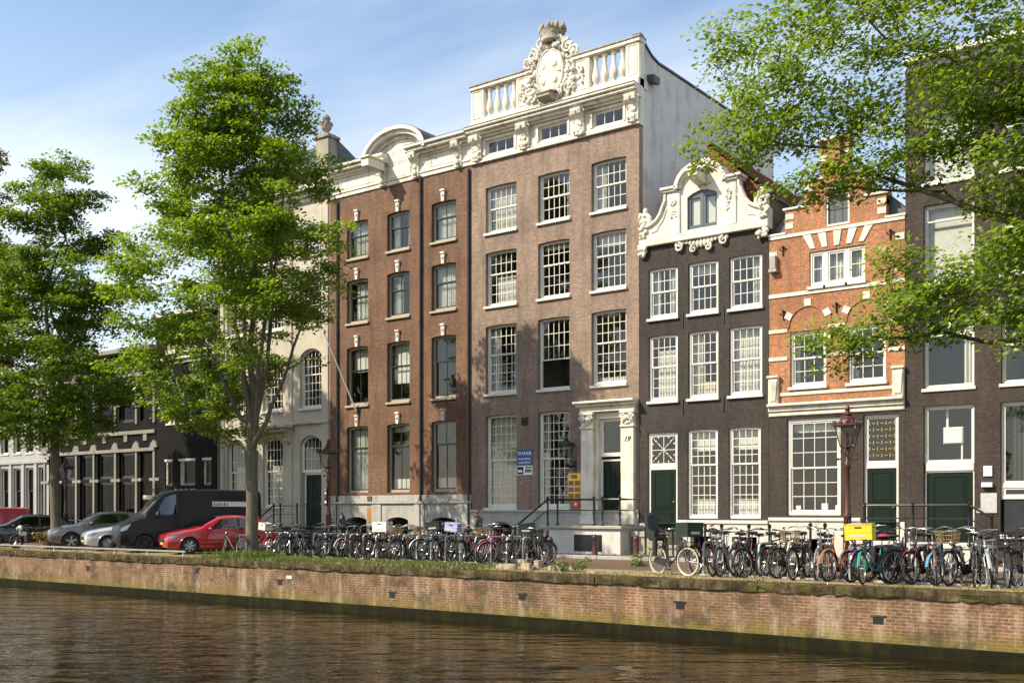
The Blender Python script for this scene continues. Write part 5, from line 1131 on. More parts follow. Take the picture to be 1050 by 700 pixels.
def crown_sprays(cx_, cy_, zr, rad, n, seed, leaves, rs=(.45, .85), lobes=None, shift=lambda z: (0, 0), keep=None):
    """sprays filling a crown whose half-width at height z is rad(z), with lobes and hollows"""
    rd = random.Random(seed); ph = [rd.uniform(0, 6.28) for _ in range(6)]; o = []
    while len(o) < n:
        z = rd.uniform(*zr); Rm = rad(z)
        if rd.random() > min(1, (Rm / 3.2) ** 1.3 + .12): continue
        a = rd.uniform(0, 2 * math.pi)
        lob = .80 + .17 * math.sin(3 * a + ph[0] + z * .8) + .13 * math.sin(5 * a - z * 1.9 + ph[1]) + .10 * math.sin(2 * a + z * 2.7 + ph[2])
        r = Rm * lob * rd.random() ** .42
        sx_, sy_ = shift(z); p = (cx_ + sx_ + r * math.cos(a), cy_ + sy_ + r * math.sin(a), z - .10 * r + rd.gauss(0, .15))
        if keep and not keep(p, rd): continue
        k = rd.uniform(*rs); o.append((p, k, int(leaves * (k / .65) ** 2 * rd.uniform(.6, 1.3)), rd.uniform(.22, .42), .12 * math.cos(a) * -1, .12 * math.sin(a) * -1))
    return o
def clumped(cx_, cy_, zr, rad, n, per, seed, leaves, rs=(.36, .66), shift=lambda z: (0, 0), keep=None, gap=.55):
    """foliage masses at the branch ends with hollows between them, ragged on the outside"""
    rd = random.Random(seed); cs_ = []; o = []; tries = 0
    while len(cs_) < n and tries < 60000:
        tries += 1; z = rd.uniform(*zr); Rm = rad(z)
        if rd.random() > min(1, (Rm / 3.2) ** 1.2 + .15): continue
        a = rd.uniform(0, 2 * math.pi); r = Rm * rd.random() ** .45 * rd.uniform(.82, 1.10); sx_, sy_ = shift(z)
        p = Vector((cx_ + sx_ + r * math.cos(a), cy_ + sy_ + r * math.sin(a), z))
        if any((p - q[0]).length < gap * (.75 + .25 * Rm / 3) for q in cs_): continue
        if keep and not keep(p, rd): continue
        cs_.append((p, a, r / max(Rm, .1)))
    for p, a, f in cs_:
        up = rd.uniform(.1, .9); out = Vector((math.cos(a) * f, math.sin(a) * f, up)).normalized(); ln = rd.uniform(.5, 1.15) * (.7 + .5 * f)
        for k in range(per):
            t_ = rd.uniform(-.6, 1.0); q = p + out * ln * t_ + Vector((rd.gauss(0, .30), rd.gauss(0, .30), rd.gauss(0, .16))) * (1.15 - .6 * max(0, t_))
            s_ = rd.uniform(*rs) * (1.1 - .35 * max(0, t_)); o.append((tuple(q), s_, int(leaves * (s_ / .5) ** 2 * rd.uniform(.6, 1.3)), rd.uniform(.22, .45), -.12 * math.cos(a), -.12 * math.sin(a)))
    return o
def interp(tab):
    zs_ = [a for a, _ in tab]; rs_ = [c for _, c in tab]
    return lambda z: float(np.interp(z, zs_, rs_))
# big elm in the middle left
AX, AY = FX(258, 24.0), 24.0
ta = [(AX - .05, AY, -.05), (AX - .02, AY, .25), (AX, AY, .9), (AX + .03, AY, 2.0), (AX, AY, 3.2), (AX - .02, AY, 3.7)]
la = []
random.seed(3)
for (ex, ey, ez, r0) in ((.1, .1, 16.6, .16), (-1.6, .5, 13.4, .13), (1.5, -.3, 12.6, .13), (-.7, -.9, 14.8, .12), (.9, 1.0, 14.2, .11), (-3.0, -.4, 9.3, .10), (2.9, .4, 9.4, .10)):
    p0 = Vector((AX, AY, random.uniform(3.3, 4.2))); q = Vector((AX + ex, AY + ey, ez)); mid = p0.lerp(q, .35) + Vector((ex * .12, ey * .12, 0))
    pts = [p0]
    for i in range(1, 10):
        t_ = i / 9; v = p0 * (1 - t_) ** 2 + mid * 2 * t_ * (1 - t_) + q * t_ ** 2 + Vector((random.uniform(-.1, .1), random.uniform(-.1, .1), 0)); pts.append(v)
    la.append((pts, r0, .025))
rA = interp([(4.3, 1.6), (5.2, 3.0), (6.5, 4.0), (8.5, 4.1), (10.5, 3.75), (12.5, 3.15), (14, 2.5), (15.3, 1.85), (16.4, 1.3), (17.4, .6), (17.9, .2)])
sh = lambda z: (-.95 if z < 9 else -.95 + 1.0 * (z - 9) / 9, 0)
kA = lambda p, rd: not ((p[2] < 8.3 and p[0] > AX - 1.2 and rd.random() < .86) or (p[2] < 6.0 and rd.random() < .35))
spA = clumped(AX, AY, (4.4, 17.2), rA, 175, 8, 11, 72, shift=sh, keep=kA)
for (dx, z) in ((-.45, 17.1), (-.1, 17.8), (.15, 17.4), (-1.9, 16.0), (-2.05, 15.4), (-3.5, 12.7), (-3.7, 12.2), (.6, 16.8), (1.5, 14.9), (-3.6, 6.0), (-4.1, 5.5), (-2.4, 4.6), (-3.1, 4.9), (2.9, 6.6), (2.2, 7.4), (3.4, 7.6)): spA.append(((AX + dx, AY + random.uniform(-.6, .4), z), .5, 60, .4, 0, 0))
tree('elm_tree', 'big bright green elm with forked trunk standing behind the red hatchback', (AX, AY, 0), ta, [.34, .25, .21, .20, .21, .24], la, spA, 'leafA', .128)
# left elm
BX, BY = FX(57, 24.3), 24.3
tb_ = [(BX + .05, BY, -.05), (BX + .05, BY, .3), (BX, BY, 1.2), (BX - .1, BY, 2.6), (BX - .05, BY, 4.2), (BX + .1, BY, 6.0)]
lb_ = []
for (ex, ey, ez, r0) in ((.4, .1, 15.6, .13), (-.8, .4, 14.8, .12), (1.6, -.3, 11.6, .10), (-2.2, -.4, 9.0, .10), (2.2, .6, 7.6, .08), (-1.8, .6, 6.2, .07)):
    p0 = Vector((BX + .05, BY, random.uniform(4.0, 5.8))); q = Vector((BX + ex, BY + ey, ez)); lb_.append((bend(p0, q, 8, .03, .2), r0, .02))
rB = interp([(4.2, .8), (5.4, 2.3), (6.8, 3.2), (8.5, 3.2), (10.5, 2.8), (12.5, 2.2), (14.2, 1.7), (15.4, 1.0), (16.6, .35)])
spB = crown_sprays(BX, BY, (3.9, 16.6), rB, 700, 21, 115, (.45, .85)) if False else clumped(BX, BY, (4.6, 16.2), rB, 125, 8, 21, 72)
for (dx, z) in ((-.9, 15.6), (-1.0, 15.0), (.7, 16.5), (.9, 16.0), (.3, 16.7)): spB.append(((BX + dx, BY, z), .45, 50, .4, 0, 0))
tree('elm_tree', 'narrower dark green elm with twin tops above the parked grey car', (BX, BY, 0), tb_, [.30, .23, .20, .19, .18, .16], lb_, spB, 'leafB', .135)
# golden tree at the left edge, its trunk outside the picture
CX_, CY_ = FX(-22, 24.3), 24.3
tc_ = [(CX_, CY_, -.05), (CX_, CY_, 2), (CX_, CY_, 5), (CX_ + .1, CY_, 8)]
lc_ = [(bend((CX_, CY_, 5), (CX_ + ex, CY_ + ey, ez), 7, .03, .2), .12, .02) for ex, ey, ez in ((.2, .1, 17.0), (1.6, .2, 12), (-1.8, 0, 12), (1.0, -.8, 9), (.5, 1.2, 14))]
rC = interp([(4.5, .8), (6, 2.6), (9, 2.9), (12, 2.4), (14.5, 1.8), (16.5, 1.1), (18.0, .3)])
tree('elm_tree', 'yellowish green tree growing beyond the narrow dark green elm', (CX_, CY_, 0), tc_, [.3, .22, .18, .14], lc_, clumped(CX_, CY_, (4.8, 17.6), rC, 100, 8, 31, 60), 'leafC', .155)
# overhanging tree on the right, its trunk just outside the picture
DX, DY = -1.2, 23.7
td_ = [(DX, DY, -.05), (DX, DY, .3), (DX - .05, DY, 2.0), (DX - .15, DY, 4.4), (DX - .1, DY, 6.5)]
ld_ = []
for p0, ex, ez, ey, r0 in (((DX - .15, DY, 5.0), -10.3, 10.4, 23.0, .105), ((DX - .1, DY, 6.2), -7.5, 12.2, 22.6, .10), ((DX, DY, 6.4), -2.2, 15.0, 24.0, .14), ((DX - .1, DY, 4.2), -8.2, 5.4, 22.6, .09), ((DX - .1, DY, 5.6), -5.5, 9.3, 24.6, .08), ((DX - .1, DY, 5.2), -4.0, 7.0, 22.3, .08), ((DX, DY, 6.0), -9.0, 9.2, 24.2, .075), ((DX, DY, 6.0), 3.0, 12.0, 24, .13)):
    ld_.append((bend(p0, (ex, ey, ez), 9, .04, .14), r0, .018))
spD = []; rd = random.Random(77)
def lobe(cx_, cy_, cz_, rx, ry, rz, n, leaves=40, k=(.34, .70)):
    n = int(n * 1.55); leaves = int(leaves * 1.35)
    for _ in range(n):
        while True:
            v = [rd.uniform(-1, 1) for _ in range(3)]
            if sum(q * q for q in v) <= 1: break
        q = rd.uniform(*k); spD.append(((cx_ + rx * v[0], cy_ + ry * v[1], cz_ + rz * v[2] - .03 * (v[0] * rx) ** 2), q, int(leaves * (q / .5) ** 2 * rd.uniform(.5, 1.3)), rd.uniform(.2, .45), rd.uniform(-.2, .2), rd.uniform(-.2, .2)))
lobe(-5.6, 23.2, 11.6, 4.2, 2.6, 1.9, 190); lobe(-9.2, 23.0, 10.7, 2.1, 1.6, 1.15, 66, 36); lobe(-10.9, 23.0, 10.2, .95, 1.0, .75, 16, 34); lobe(-10.0, 23.0, 11.9, 1.2, 1.0, .5, 14, 34)
lobe(-5, 23.6, 14.2, 4.0, 3.0, 1.6, 90); lobe(-7.4, 23.0, 9.1, 2.4, 1.5, .55, 44, 34); lobe(-4.2, 23.2, 8.9, 1.7, 1.8, 1.5, 72); lobe(-5.6, 23.0, 9.7, 1.6, 1.6, .9, 40)
lobe(-6.4, 22.7, 5.75, 1.5, .9, .70, 40, 36); lobe(-8.1, 22.6, 5.15, .85, .7, .50, 20, 34); lobe(-4.9, 22.6, 6.5, 1.1, 1.0, .9, 40, 36); lobe(-6.7, 22.8, 6.9, .8, .7, .5, 9, 30); lobe(-4.6, 22.5, 5.2, .6, .6, .7, 12, 34)
lobe(-10.2, 23.0, 12.7, 1.5, 1.1, .8, 22, 34); lobe(-8.0, 23.0, 13.0, 1.8, 1.3, .9, 34, 36)
lobe(1.5, 24, 11.5, 4, 3, 4, 120, 50, (.5, .8))
tree('elm_tree', 'overhanging green tree whose leafy branches hang before the orange and umber houses', (DX, DY, 0), td_, [.36, .28, .24, .22, .2], ld_, spD, 'leafD', .112)
# ================================================================ VEHICLES
def sect(w, zb, zs, wr, zr):
    p5z = max(zr - .06, zs + .012)
    return [(0, zb), (.90 * w, zb), (w, zb + .14), (w * 1.005, (zb + zs) / 2 + .05), (.965 * w, zs), (max(wr, .1) + .045, p5z), (wr - .07, max(zr - .012, p5z + .004)), (0, max(zr + .012, p5z + .008))]
class Body:
    def __init__(s, st, L, sub=3):
        st = np.array(st, float); out = []
        for i in range(len(st) - 1):
            p0, p1, p2, p3 = st[max(i - 1, 0)], st[i], st[i + 1], st[min(i + 2, len(st) - 1)]
            for k in range(sub):
                t = k / sub; m1, m2 = (p2 - p0) / 2 * .7, (p3 - p1) / 2 * .7
                v = (2 * t**3 - 3 * t**2 + 1) * p1 + (t**3 - 2 * t**2 + t) * m1 + (-2 * t**3 + 3 * t**2) * p2 + (t**3 - t**2) * m2
                v[0] = p1[0] + (p2[0] - p1[0]) * t; out.append(v)
        out.append(st[-1]); s.st = np.array(out); s.L = L
    def at(s, q): return [float(np.interp(q, s.st[:, 0], s.st[:, k])) for k in range(1, 6)]
    def P(s, q, side, u, off=0.0):
        """point on the skin: u=0..1 belt to roof edge on the side, u<0 down the door"""
        c = sect(*s.at(q)); a, b = (c[4], c[5]) if u >= 0 else (c[4], c[3] if u > -1 else c[2])
        if u >= 0: y, z = a[0] + (b[0] - a[0]) * u, a[1] + (b[1] - a[1]) * u
        elif u >= -1: y, z = c[4][0] + (c[3][0] - c[4][0]) * -u, c[4][1] + (c[3][1] - c[4][1]) * -u
        else: t = -u - 1; y, z = c[3][0] + (c[2][0] - c[3][0]) * t, c[3][1] + (c[2][1] - c[3][1]) * t
        return (s.L / 2 - q, side * (y + off), z + off * .3)
    def top(s, q, v, off=0.0):
        c = sect(*s.at(q)); return (s.L / 2 - q, c[6][0] * v, c[6][1] + (c[7][1] - c[6][1]) * (1 - v * v) + off)
    def skin(s):
        mb = MB(); n = len(s.st); full = []
        for q in s.st:
            c = sect(*q[1:]); ring_ = [(s.L / 2 - q[0], y, z) for y, z in c] + [(s.L / 2 - q[0], -y, z) for y, z in reversed(c[1:-1])]; full.append(ring_)
        m = len(full[0]); mb.add([p for r_ in full for p in r_], [(i * m + j, i * m + (j + 1) % m, (i + 1) * m + (j + 1) % m, (i + 1) * m + j) for i in range(n - 1) for j in range(m)] + [tuple(range(m)), tuple(range(n * m - 1, (n - 1) * m - 1, -1))])
        return mb
def patch(mb, f, a0, a1, b0, b1, na=6, nb=4):
    """grid over f(a,b); a0,a1 may depend on b as (bottom, top) pairs"""
    vs = []
    for j in range(nb + 1):
        t = j / nb; bb = b0 + (b1 - b0) * t
        l = a0 if not isinstance(a0, tuple) else a0[0] + (a0[1] - a0[0]) * t; r_ = a1 if not isinstance(a1, tuple) else a1[0] + (a1[1] - a1[0]) * t
        for i in range(na + 1): vs.append(f(l + (r_ - l) * i / na, bb))
    mb.add(vs, [(j * (na + 1) + i, j * (na + 1) + i + 1, (j + 1) * (na + 1) + i + 1, (j + 1) * (na + 1) + i) for j in range(nb) for i in range(na)])
def cut_arches(o, L, axles, R_, w):
    for q in axles:
        cm = MB(); cm.lathe((L / 2 - q, 0, R_ * .9), [(R_, -w - .3), (R_, w + .3)], 24, 'y'); me = cm.mesh('arch'); bm = bmesh.new(); bm.from_mesh(me); bmesh.ops.recalc_face_normals(bm, faces=bm.faces); bm.to_mesh(me); bm.free()
        c = bpy.data.objects.new('arch', me); COL.objects.link(c); c.parent = o.parent; md = o.modifiers.new('arch', 'BOOLEAN'); md.object = c; md.operation = 'DIFFERENCE'; md.solver = 'EXACT'
        bpy.context.view_layer.update(); dg = bpy.context.evaluated_depsgraph_get()
        nm = bpy.data.meshes.new_from_object(o.evaluated_get(dg)); o.modifiers.clear(); old = o.data; o.data = nm; bpy.data.meshes.remove(old); bpy.data.objects.remove(c)
    o.data.shade_smooth(); o.data.set_sharp_from_angle(angle=R(32))
def wheel(root, x, y, r, w=.20, spokes=5, rimmat='alloy'):
    sd = 1 if y > 0 else -1
    tm = MB(); tm.lathe((x, y, r), [(r * .66, -w / 2), (r * .93, -w / 2), (r, -w * .36), (r, w * .36), (r * .93, w / 2), (r * .66, w / 2), (r * .62, 0)], 24, 'y'); tm.f = [f for f in tm.f if len(f) == 4]; t = tm.build('wheel', 'rubber', root, 40)
    rm = MB(); rm.lathe((x, y, r), [(r * .68, sd * w * .50), (r * .64, sd * w * .42), (r * .60, sd * w * .1), (r * .6, -sd * w * .4)], 24, 'y'); rm.f = [f for f in rm.f if len(f) == 4]
    for k in range(spokes):
        a = 2 * math.pi * k / spokes + .3
        for da in (-.16, .16):
            rm.tube([(x + r * .12 * math.cos(a), y + sd * w * .40, r + r * .12 * math.sin(a)), (x + r * .64 * math.cos(a + da), y + sd * w * .44, r + r * .64 * math.sin(a + da))], [.03, .024], 5)
    rm.lathe((x, y + sd * w * .40, r), [(r * .17, -.02), (r * .15, sd * .03)], 10, 'y'); rm.build('rim', rimmat, t, 40)
    bm_ = MB(); bm_.lathe((x, y, r), [(r * .60, -.01), (r * .60, .01)], 20, 'y'); bm_.build('brake_disc', 'blackplastic', t)
def car(label, x, y, rz, st, L, paint, axles, rw, glass_f, glass_r, ws, rear, name='hatchback', cat='car', van=False, roofmat=None, rim='alloy', spokes=5, lights=True):
    t = thing(name, label, cat, (x, y, 0), rz, 'cars parked along the quay', local=True)
    B_ = Body(st, L); sk = B_.skin(); o = sk.build('body', paint, t, None); 
    bm = bmesh.new(); bm.from_mesh(o.data); bmesh.ops.recalc_face_normals(bm, faces=bm.faces); bm.to_mesh(o.data); bm.free()
    w = max(q[1] for q in st); cut_arches(o, L, axles, rw * 1.14, w)
    MB().box(-L / 2 + .25, L / 2 - .3, -w * .78, w * .78, .16, .42 if not van else .6).build('chassis', 'blackplastic', t)
    for sd in (-1, 1):
        for q, g in enumerate((glass_f, glass_r)):
            if not g: continue
            m = MB(); patch(m, lambda a, b: B_.P(a, sd, b, .006), (g[0], g[2]), (g[1], g[3]), .07, .88, 8, 4); m.build('side_window', 'carglass', t, 60)
        d0, d1 = glass_f[0] - .02, glass_f[1] + .05
        m = MB()
        for q in ([d0 + .1, d1] + ([glass_r[1] - .1] if glass_r and not van else [])):
            pts = [B_.P(q, sd, u, .003) for u in (-1.9, -1.5, -1, -.5, -.05)]; m.tube(pts, .007, 4)
        m.tube([B_.P(d0 + .1 + (d1 - d0 - .1) * k / 5, sd, -1.9, .003) for k in range(6)], .007, 4); m.build('door_gap', 'blackplastic', t)
        m = MB(); a = B_.P(d1 - .22, sd, -.35, .012); m.cbox(a[0] - .09, a[0] + .09, a[1] - .018, a[1] + .018, a[2] - .02, a[2] + .02, .006); m.build('door_handle', 'blackplastic' if van else paint, t)
        a = B_.P(glass_f[0] + .22, sd, .10, .10); m = MB(); m.ball(a, .09, .10, .07 if not van else .13, 10, 6); m.build('wing_mirror', 'blackplastic' if van else paint, t, 60)
        if lights:
            m = MB(); patch(m, lambda a, b: B_.P(a, sd, b, .008), (.06, .10), (.30, .46), -.62, -.12, 6, 3); m.build('headlight', 'lampface', t, 60)
            m = MB(); patch(m, lambda a, b: B_.P(a, sd, b, .008), L - .34, L - .05, -.75, -.02, 4, 3); m.build('tail_light', 'taillight', t, 60)
        m = MB(); patch(m, lambda a, b: B_.P(a, sd, b, .010), axles[0] + rw * 1.25, axles[1] - rw * 1.25, -1.98, -1.72, 8, 1); m.build('sill_trim', 'blackplastic', t)
        m = MB(); patch(m, lambda a, b: B_.P(a, sd, b, .012), axles[0] + rw * 1.3, axles[1] - rw * 1.3, -1.02, -.94, 8, 1); m.build('rubbing_strip', 'blackplastic' if van else paint, t)
        for q in axles:
            m = MB(); m.ring((L / 2 - q, sd * (w * .985), rw * 1.03), rw * 1.15, .018, 16, 5, 'y', R(5), R(175)); m.build('wheel_arch', 'blackplastic' if (van or st is suv) else paint, t, 60)
        for q in ([glass_f[1] + .04] + ([glass_r[1] + .06] if glass_r else [])):
            m = MB(); patch(m, lambda a, b: B_.P(a, sd, b, .009), q - .045, q + .045, .05, .92, 1, 4); m.build('window_pillar', 'blackplastic', t)
        for q in axles: wheel(t, L / 2 - q, sd * (w - .11), rw, .2 if not van else .22, spokes, rim)
    m = MB(); patch(m, lambda a, b: B_.top(a, b, .007), ws[0], ws[1], -.93, .93, 6, 8); m.build('windscreen', 'carglass', t, 60)
    if rear: m = MB(); patch(m, lambda a, b: B_.top(a, b, .007), rear[0], rear[1], -.9, .9, 4, 8); m.build('rear_window', 'carglass', t, 60)
    c0 = B_.at(0.02); m = MB(); m.cbox(-.34, .34, -.02, .02, 0, .13, .01) ; m.xf(Matrix.Translation((L / 2 - .005, 0, .45)) @ Matrix.Rotation(R(-90), 4, 'Z')); m.build('grille', 'blackplastic', t)
    for xx, an in ((L / 2 + .004, -90), (-L / 2 - .006, 90)):
        m = MB(); m.cbox(-.26, .26, -.008, .008, 0, .11, .003); m.xf(Matrix.Translation((xx, 0, (.37 if not van else .45) if xx > 0 else .62)) @ Matrix.Rotation(R(an), 4, 'Z')); m.build('number_plate', 'plateyellow', t)
    if roofmat:
        m = MB(); patch(m, lambda a, b: B_.top(a, b, .012), ws[1] + .05, rear[1] if rear else L - .5, -1.0, 1.0, 8, 8); m.build('soft_top', roofmat, t, 60)
    return t, B_
M['lampface'] = paintmat('headlamp lens', (0.30, 0.31, 0.32), 0.10, 1.0); M['taillight'] = paintmat('tail lamp red', (0.35, 0.01, 0.01), 0.2, 0.9); M['plateyellow'] = plain('yellow plate', (0.70, 0.48, 0.03), 0.5)
M['carred'] = paintmat('bright red car paint', (0.40, 0.012, 0.018), 0.25, 1.0); M['carred2'] = paintmat('crimson van paint', (0.40, 0.012, 0.022), 0.3, 1.0); M['cargrey'] = paintmat('grey brown metallic paint', (0.13, 0.125, 0.12), 0.32, 1.0, 0.5)
M['carsilver'] = paintmat('silver white paint', (0.58, 0.59, 0.60), 0.28, 1.0, 0.2); M['carblack'] = paintmat('black car paint', (0.012, 0.012, 0.014), 0.22, 1.0); M['vanblack'] = paintmat('anthracite van paint', (0.006, 0.0065, 0.007), 0.42, 0.12); M['vanblack'].node_tree.nodes['Principled BSDF'].inputs['Specular IOR Level'].default_value = 0.3
hatch = [(0.0, .62, .36, .60, .50, .63), (.05, .77, .27, .68, .62, .73), (.22, .85, .22, .75, .72, .81), (.8, .88, .2, .83, .76, .93), (1.22, .88, .2, .88, .75, 1.0), (1.62, .88, .2, .90, .66, 1.22), (1.98, .88, .2, .92, .60, 1.40), (2.5, .88, .2, .94, .59, 1.45), (3.1, .88, .2, .96, .57, 1.41), (3.6, .87, .22, .985, .56, 1.28), (3.92, .84, .25, .98, .60, 1.06), (4.08, .77, .32, .86, .6, .92), (4.12, .62, .4, .74, .5, .8)]
suv = [(0.0, .62, .42, .66, .5, .70), (.08, .78, .32, .76, .66, .81), (.35, .88, .27, .88, .76, .95), (.9, .91, .26, .97, .78, 1.04), (1.3, .91, .26, 1.02, .76, 1.12), (1.75, .91, .26, 1.05, .68, 1.42), (2.1, .91, .26, 1.06, .63, 1.56), (2.7, .91, .26, 1.08, .62, 1.60), (3.4, .91, .26, 1.10, .60, 1.56), (3.95, .90, .28, 1.12, .58, 1.42), (4.25, .86, .32, 1.10, .62, 1.18), (4.4, .78, .4, .98, .6, 1.02), (4.44, .65, .46, .86, .5, .92)]
vanS = [(0, .72, .42, .84, .55, .90), (.08, .90, .32, 1.0, .75, 1.06), (.4, .99, .28, 1.16, .82, 1.22), (.85, 1.02, .28, 1.30, .84, 1.38), (1.25, 1.02, .28, 1.36, .80, 1.82), (1.6, 1.02, .28, 1.40, .78, 2.22), (2.0, 1.02, .28, 1.42, .82, 2.42), (2.6, 1.02, .28, 1.44, .84, 2.48), (4.6, 1.02, .28, 1.44, .84, 2.48), (5.42, 1.01, .32, 1.42, .83, 2.46), (5.52, .97, .36, 1.40, .80, 2.38), (5.55, .92, .42, 1.36, .76, 2.3)]
HX, HYd = -.40, -.9165; HA = math.atan2(HYd, HX); NX, NY = .9165, -.40
def park(px, Y, st, L, ax, w, dq=0.0):
    """centre of a car whose near front wheel stands at pixel column px on the line Y"""
    wx, wy = FX(px, Y), Y; cxx, cyy = wx - NX * (w - .1), wy - NY * (w - .1); k = L / 2 - ax
    return cxx - HX * k, cyy - HYd * k
x, y = park(194, 24.25, hatch, 4.12, .82, .88)
car('bright red three door hatchback parked behind the big elm trunk', x, y, HA, hatch, 4.12, 'carred', (.82, 3.36), .315, (1.36, 2.62, 1.98, 2.62), (2.70, 3.62, 2.70, 3.20), (1.28, 1.92), (3.62, 3.90), spokes=7)
x, y = park(148, 24.3, vanS, 5.55, .95, 1.02)
V_, VB = car('large anthracite panel van with white lettering band on its side', x, y, HA, vanS, 5.55, 'vanblack', (.95, 4.55), .35, (1.22, 2.15, 1.72, 2.15), None, (.98, 1.78), None, 'panel_van', 'van', True, rim='blackplastic', spokes=6)
m = MB(); patch(m, lambda a, b: VB.P(a, 1, b, .008), 3.55, 5.1, .36, .56, 6, 2); m.build('lettering_band', 'signwhite', V_)
m = MB()
for q in range(6): patch(m, lambda a, b: VB.P(a, 1, b, .012), 3.62 + q * .10, 3.66 + q * .10, .38, .52 - .03 * (q % 2), 1, 1)
m.build('lettering', 'vanblack', V_)
m = MB(); patch(m, lambda a, b: VB.P(a, 1, b, .007), 2.35, 5.35, .05, .80, 6, 3)
m = MB()
for a0, a1, b0, b1 in ((2.3, 5.4, .86, .88), (2.3, 5.4, -.12, -.10)): patch(m, lambda a, b: VB.P(a, 1, b, .010), a0, a1, b0, b1, 8, 1)
for q in (2.32, 3.72): patch(m, lambda a, b: VB.P(a, 1, b, .006), q, q + .02, -1.8, .9, 1, 6)
m.build('panel_seam', 'blackplastic', V_)
x, y = park(110, 24.4, hatch, 4.12, .82, .88)
car('silver white car tucked between the grey car and the black van', x, y, HA, hatch, 4.12, 'carsilver', (.82, 3.36), .315, (1.36, 2.62, 1.98, 2.62), (2.70, 3.62, 2.70, 3.20), (1.28, 1.92), (3.62, 3.90), spokes=9)
x, y = park(73, 24.5, suv, 4.44, .88, .91)
car('grey brown crossover car parked behind the left tree', x, y, HA, suv, 4.44, 'cargrey', (.88, 3.5), .35, (1.46, 2.72, 2.08, 2.72), (2.80, 3.95, 2.80, 3.50), (1.34, 2.04), (3.95, 4.22), spokes=5)
x, y = park(-5, 24.3, hatch, 4.12, .82, .88)
car('black convertible with its soft top closed beside the motorcycle', x, y, HA, hatch, 4.12, 'carblack', (.82, 3.36), .315, (1.36, 2.62, 1.98, 2.62), (2.70, 3.62, 2.70, 3.20), (1.28, 1.92), (3.62, 3.90), 'convertible', roofmat='blackplastic', spokes=7)
redvan = [(q[0] * .74, q[1] * .84, q[2] * .75, q[3] * .74, q[4] * .84, q[5] * .73) for q in vanS]
x, y = FX(-14, 28.0), 28.0
car('crimson red van behind the black convertible', x, y, HA, redvan, 4.107, 'carred2', (.72, 3.35), .29, (.91, 1.6, 1.28, 1.6), None, (.73, 1.31), None, 'panel_van', 'van', True, rim='blackplastic', spokes=6)
# motorcycle
x, y = FX(33, 24.4), 24.4
t = thing('motorcycle', 'black and white motorcycle beside the black convertible', 'motorcycle', (x, y, 0), HA + .35, local=True)
for xx in (.68, -.68):
    m = MB(); m.ring((xx, 0, .31), .25, .065, 24, 8, 'y'); wv = m.build('wheel', 'rubber', t, 60); r2 = MB(); r2.ring((xx, 0, .31), .19, .02, 20, 6, 'y'); [r2.tube([(xx, 0, .31), (xx + .19 * math.cos(a), 0, .31 + .19 * math.sin(a))], .016, 5) for a in (.3, 1.55, 2.8, 4.1, 5.3)]; r2.build('rim', 'alloy', wv)
m = MB(); [m.tube([(.68, s_ * .10, .31), (.42, s_ * .10, .95)], .03, 8) for s_ in (-1, 1)]; m.tube([(.42, -.36, 1.02), (.44, -.1, .98), (.44, .1, .98), (.42, .36, 1.02)], .018, 6); m.tube([(.36, -.40, 1.03), (.44, -.30, 1.02)], .025, 6); m.tube([(.36, .40, 1.03), (.44, .30, 1.02)], .025, 6); m.build('handlebar', 'blackplastic', t, 50)
m = MB(); m.ball((.16, 0, .82), .24, .14, .12, 12, 8); m.build('fuel_tank', 'carblack', t, 60)
m = MB(); m.ball((.52, 0, .86), .12, .14, .14, 12, 8); m.xprism([(-.10, .56), (.10, .56), (.14, .72), (-.14, .72)], .30, .52); m.build('fairing', 'signwhite', t, 60)
m = MB(); m.ball((.64, 0, .86), .05, .09, .08, 10, 6); m.build('headlight', 'lampface', t, 60)
m = MB(); m.ball((-.30, 0, .80), .38, .14, .09, 12, 6); m.ball((-.72, 0, .88), .20, .10, .07, 10, 6); m.build('seat', 'leather', t, 60)
m = MB(); m.cbox(-.22, .28, -.16, .16, .28, .62, .03); m.ball((.05, 0, .45), .24, .21, .2, 10, 6); m.tube([(-.2, 0, .4), (-.68, .1, .31)], .035, 6); m.build('engine', 'blackplastic', t, 50)
m = MB(); m.tube([(.1, -.2, .3), (-.4, -.2, .3), (-.85, -.18, .42)], [.03, .05, .055], 8); m.build('exhaust', 'chrome', t, 50)
# planter
x, y = FX(46, 23.9), 23.9
t = thing('flower_pot', 'terracotta pot with a bushy plant near the motorcycle', 'plant pot', (x, y, 0))
m = MB(); m.lathe((x, y, 0), [(.15, 0), (.21, .30), (.23, .30), (.23, .35), (.20, .35), (.18, .30)], 14); m.build('pot', 'terracotta', t, 40)
V, ti = leaf_cards([((x + random.uniform(-.3, .3), y + random.uniform(-.3, .3), random.uniform(.42, .75)), .2, 60, .8, 0, 0) for _ in range(8)], .08); cards('foliage', 'leafC', V, ti, t, (x, y, 0))
for px, Y, lab, k in ((653, 27.0, 'tall green weed clump behind the cargo bicycle rear wheel', 7), (596, 23.4, 'small weeds by the loose paving stones', 4), (580, 23.3, 'low weeds at the end of the stone heap', 3)):
    x = FX(px, Y); t = thing('weed_clump', lab, 'weeds', (x, Y, 0))
    m = MB(); [m.tube([(x + random.uniform(-.1, .1), Y, 0), (x + random.uniform(-.3, .3), Y + random.uniform(-.2, .2), random.uniform(.2, .1 * k))], .006, 4) for _ in range(8)]; m.build('stem', 'grassB', t)
    V, ti = leaf_cards([((x + random.uniform(-.25, .25), Y + random.uniform(-.2, .2), random.uniform(.05, .085 * k)), .2, 40, .7, 0, 0) for _ in range(k)], .08); cards('foliage', 'grassA', V, ti, t, (x, Y, 0))

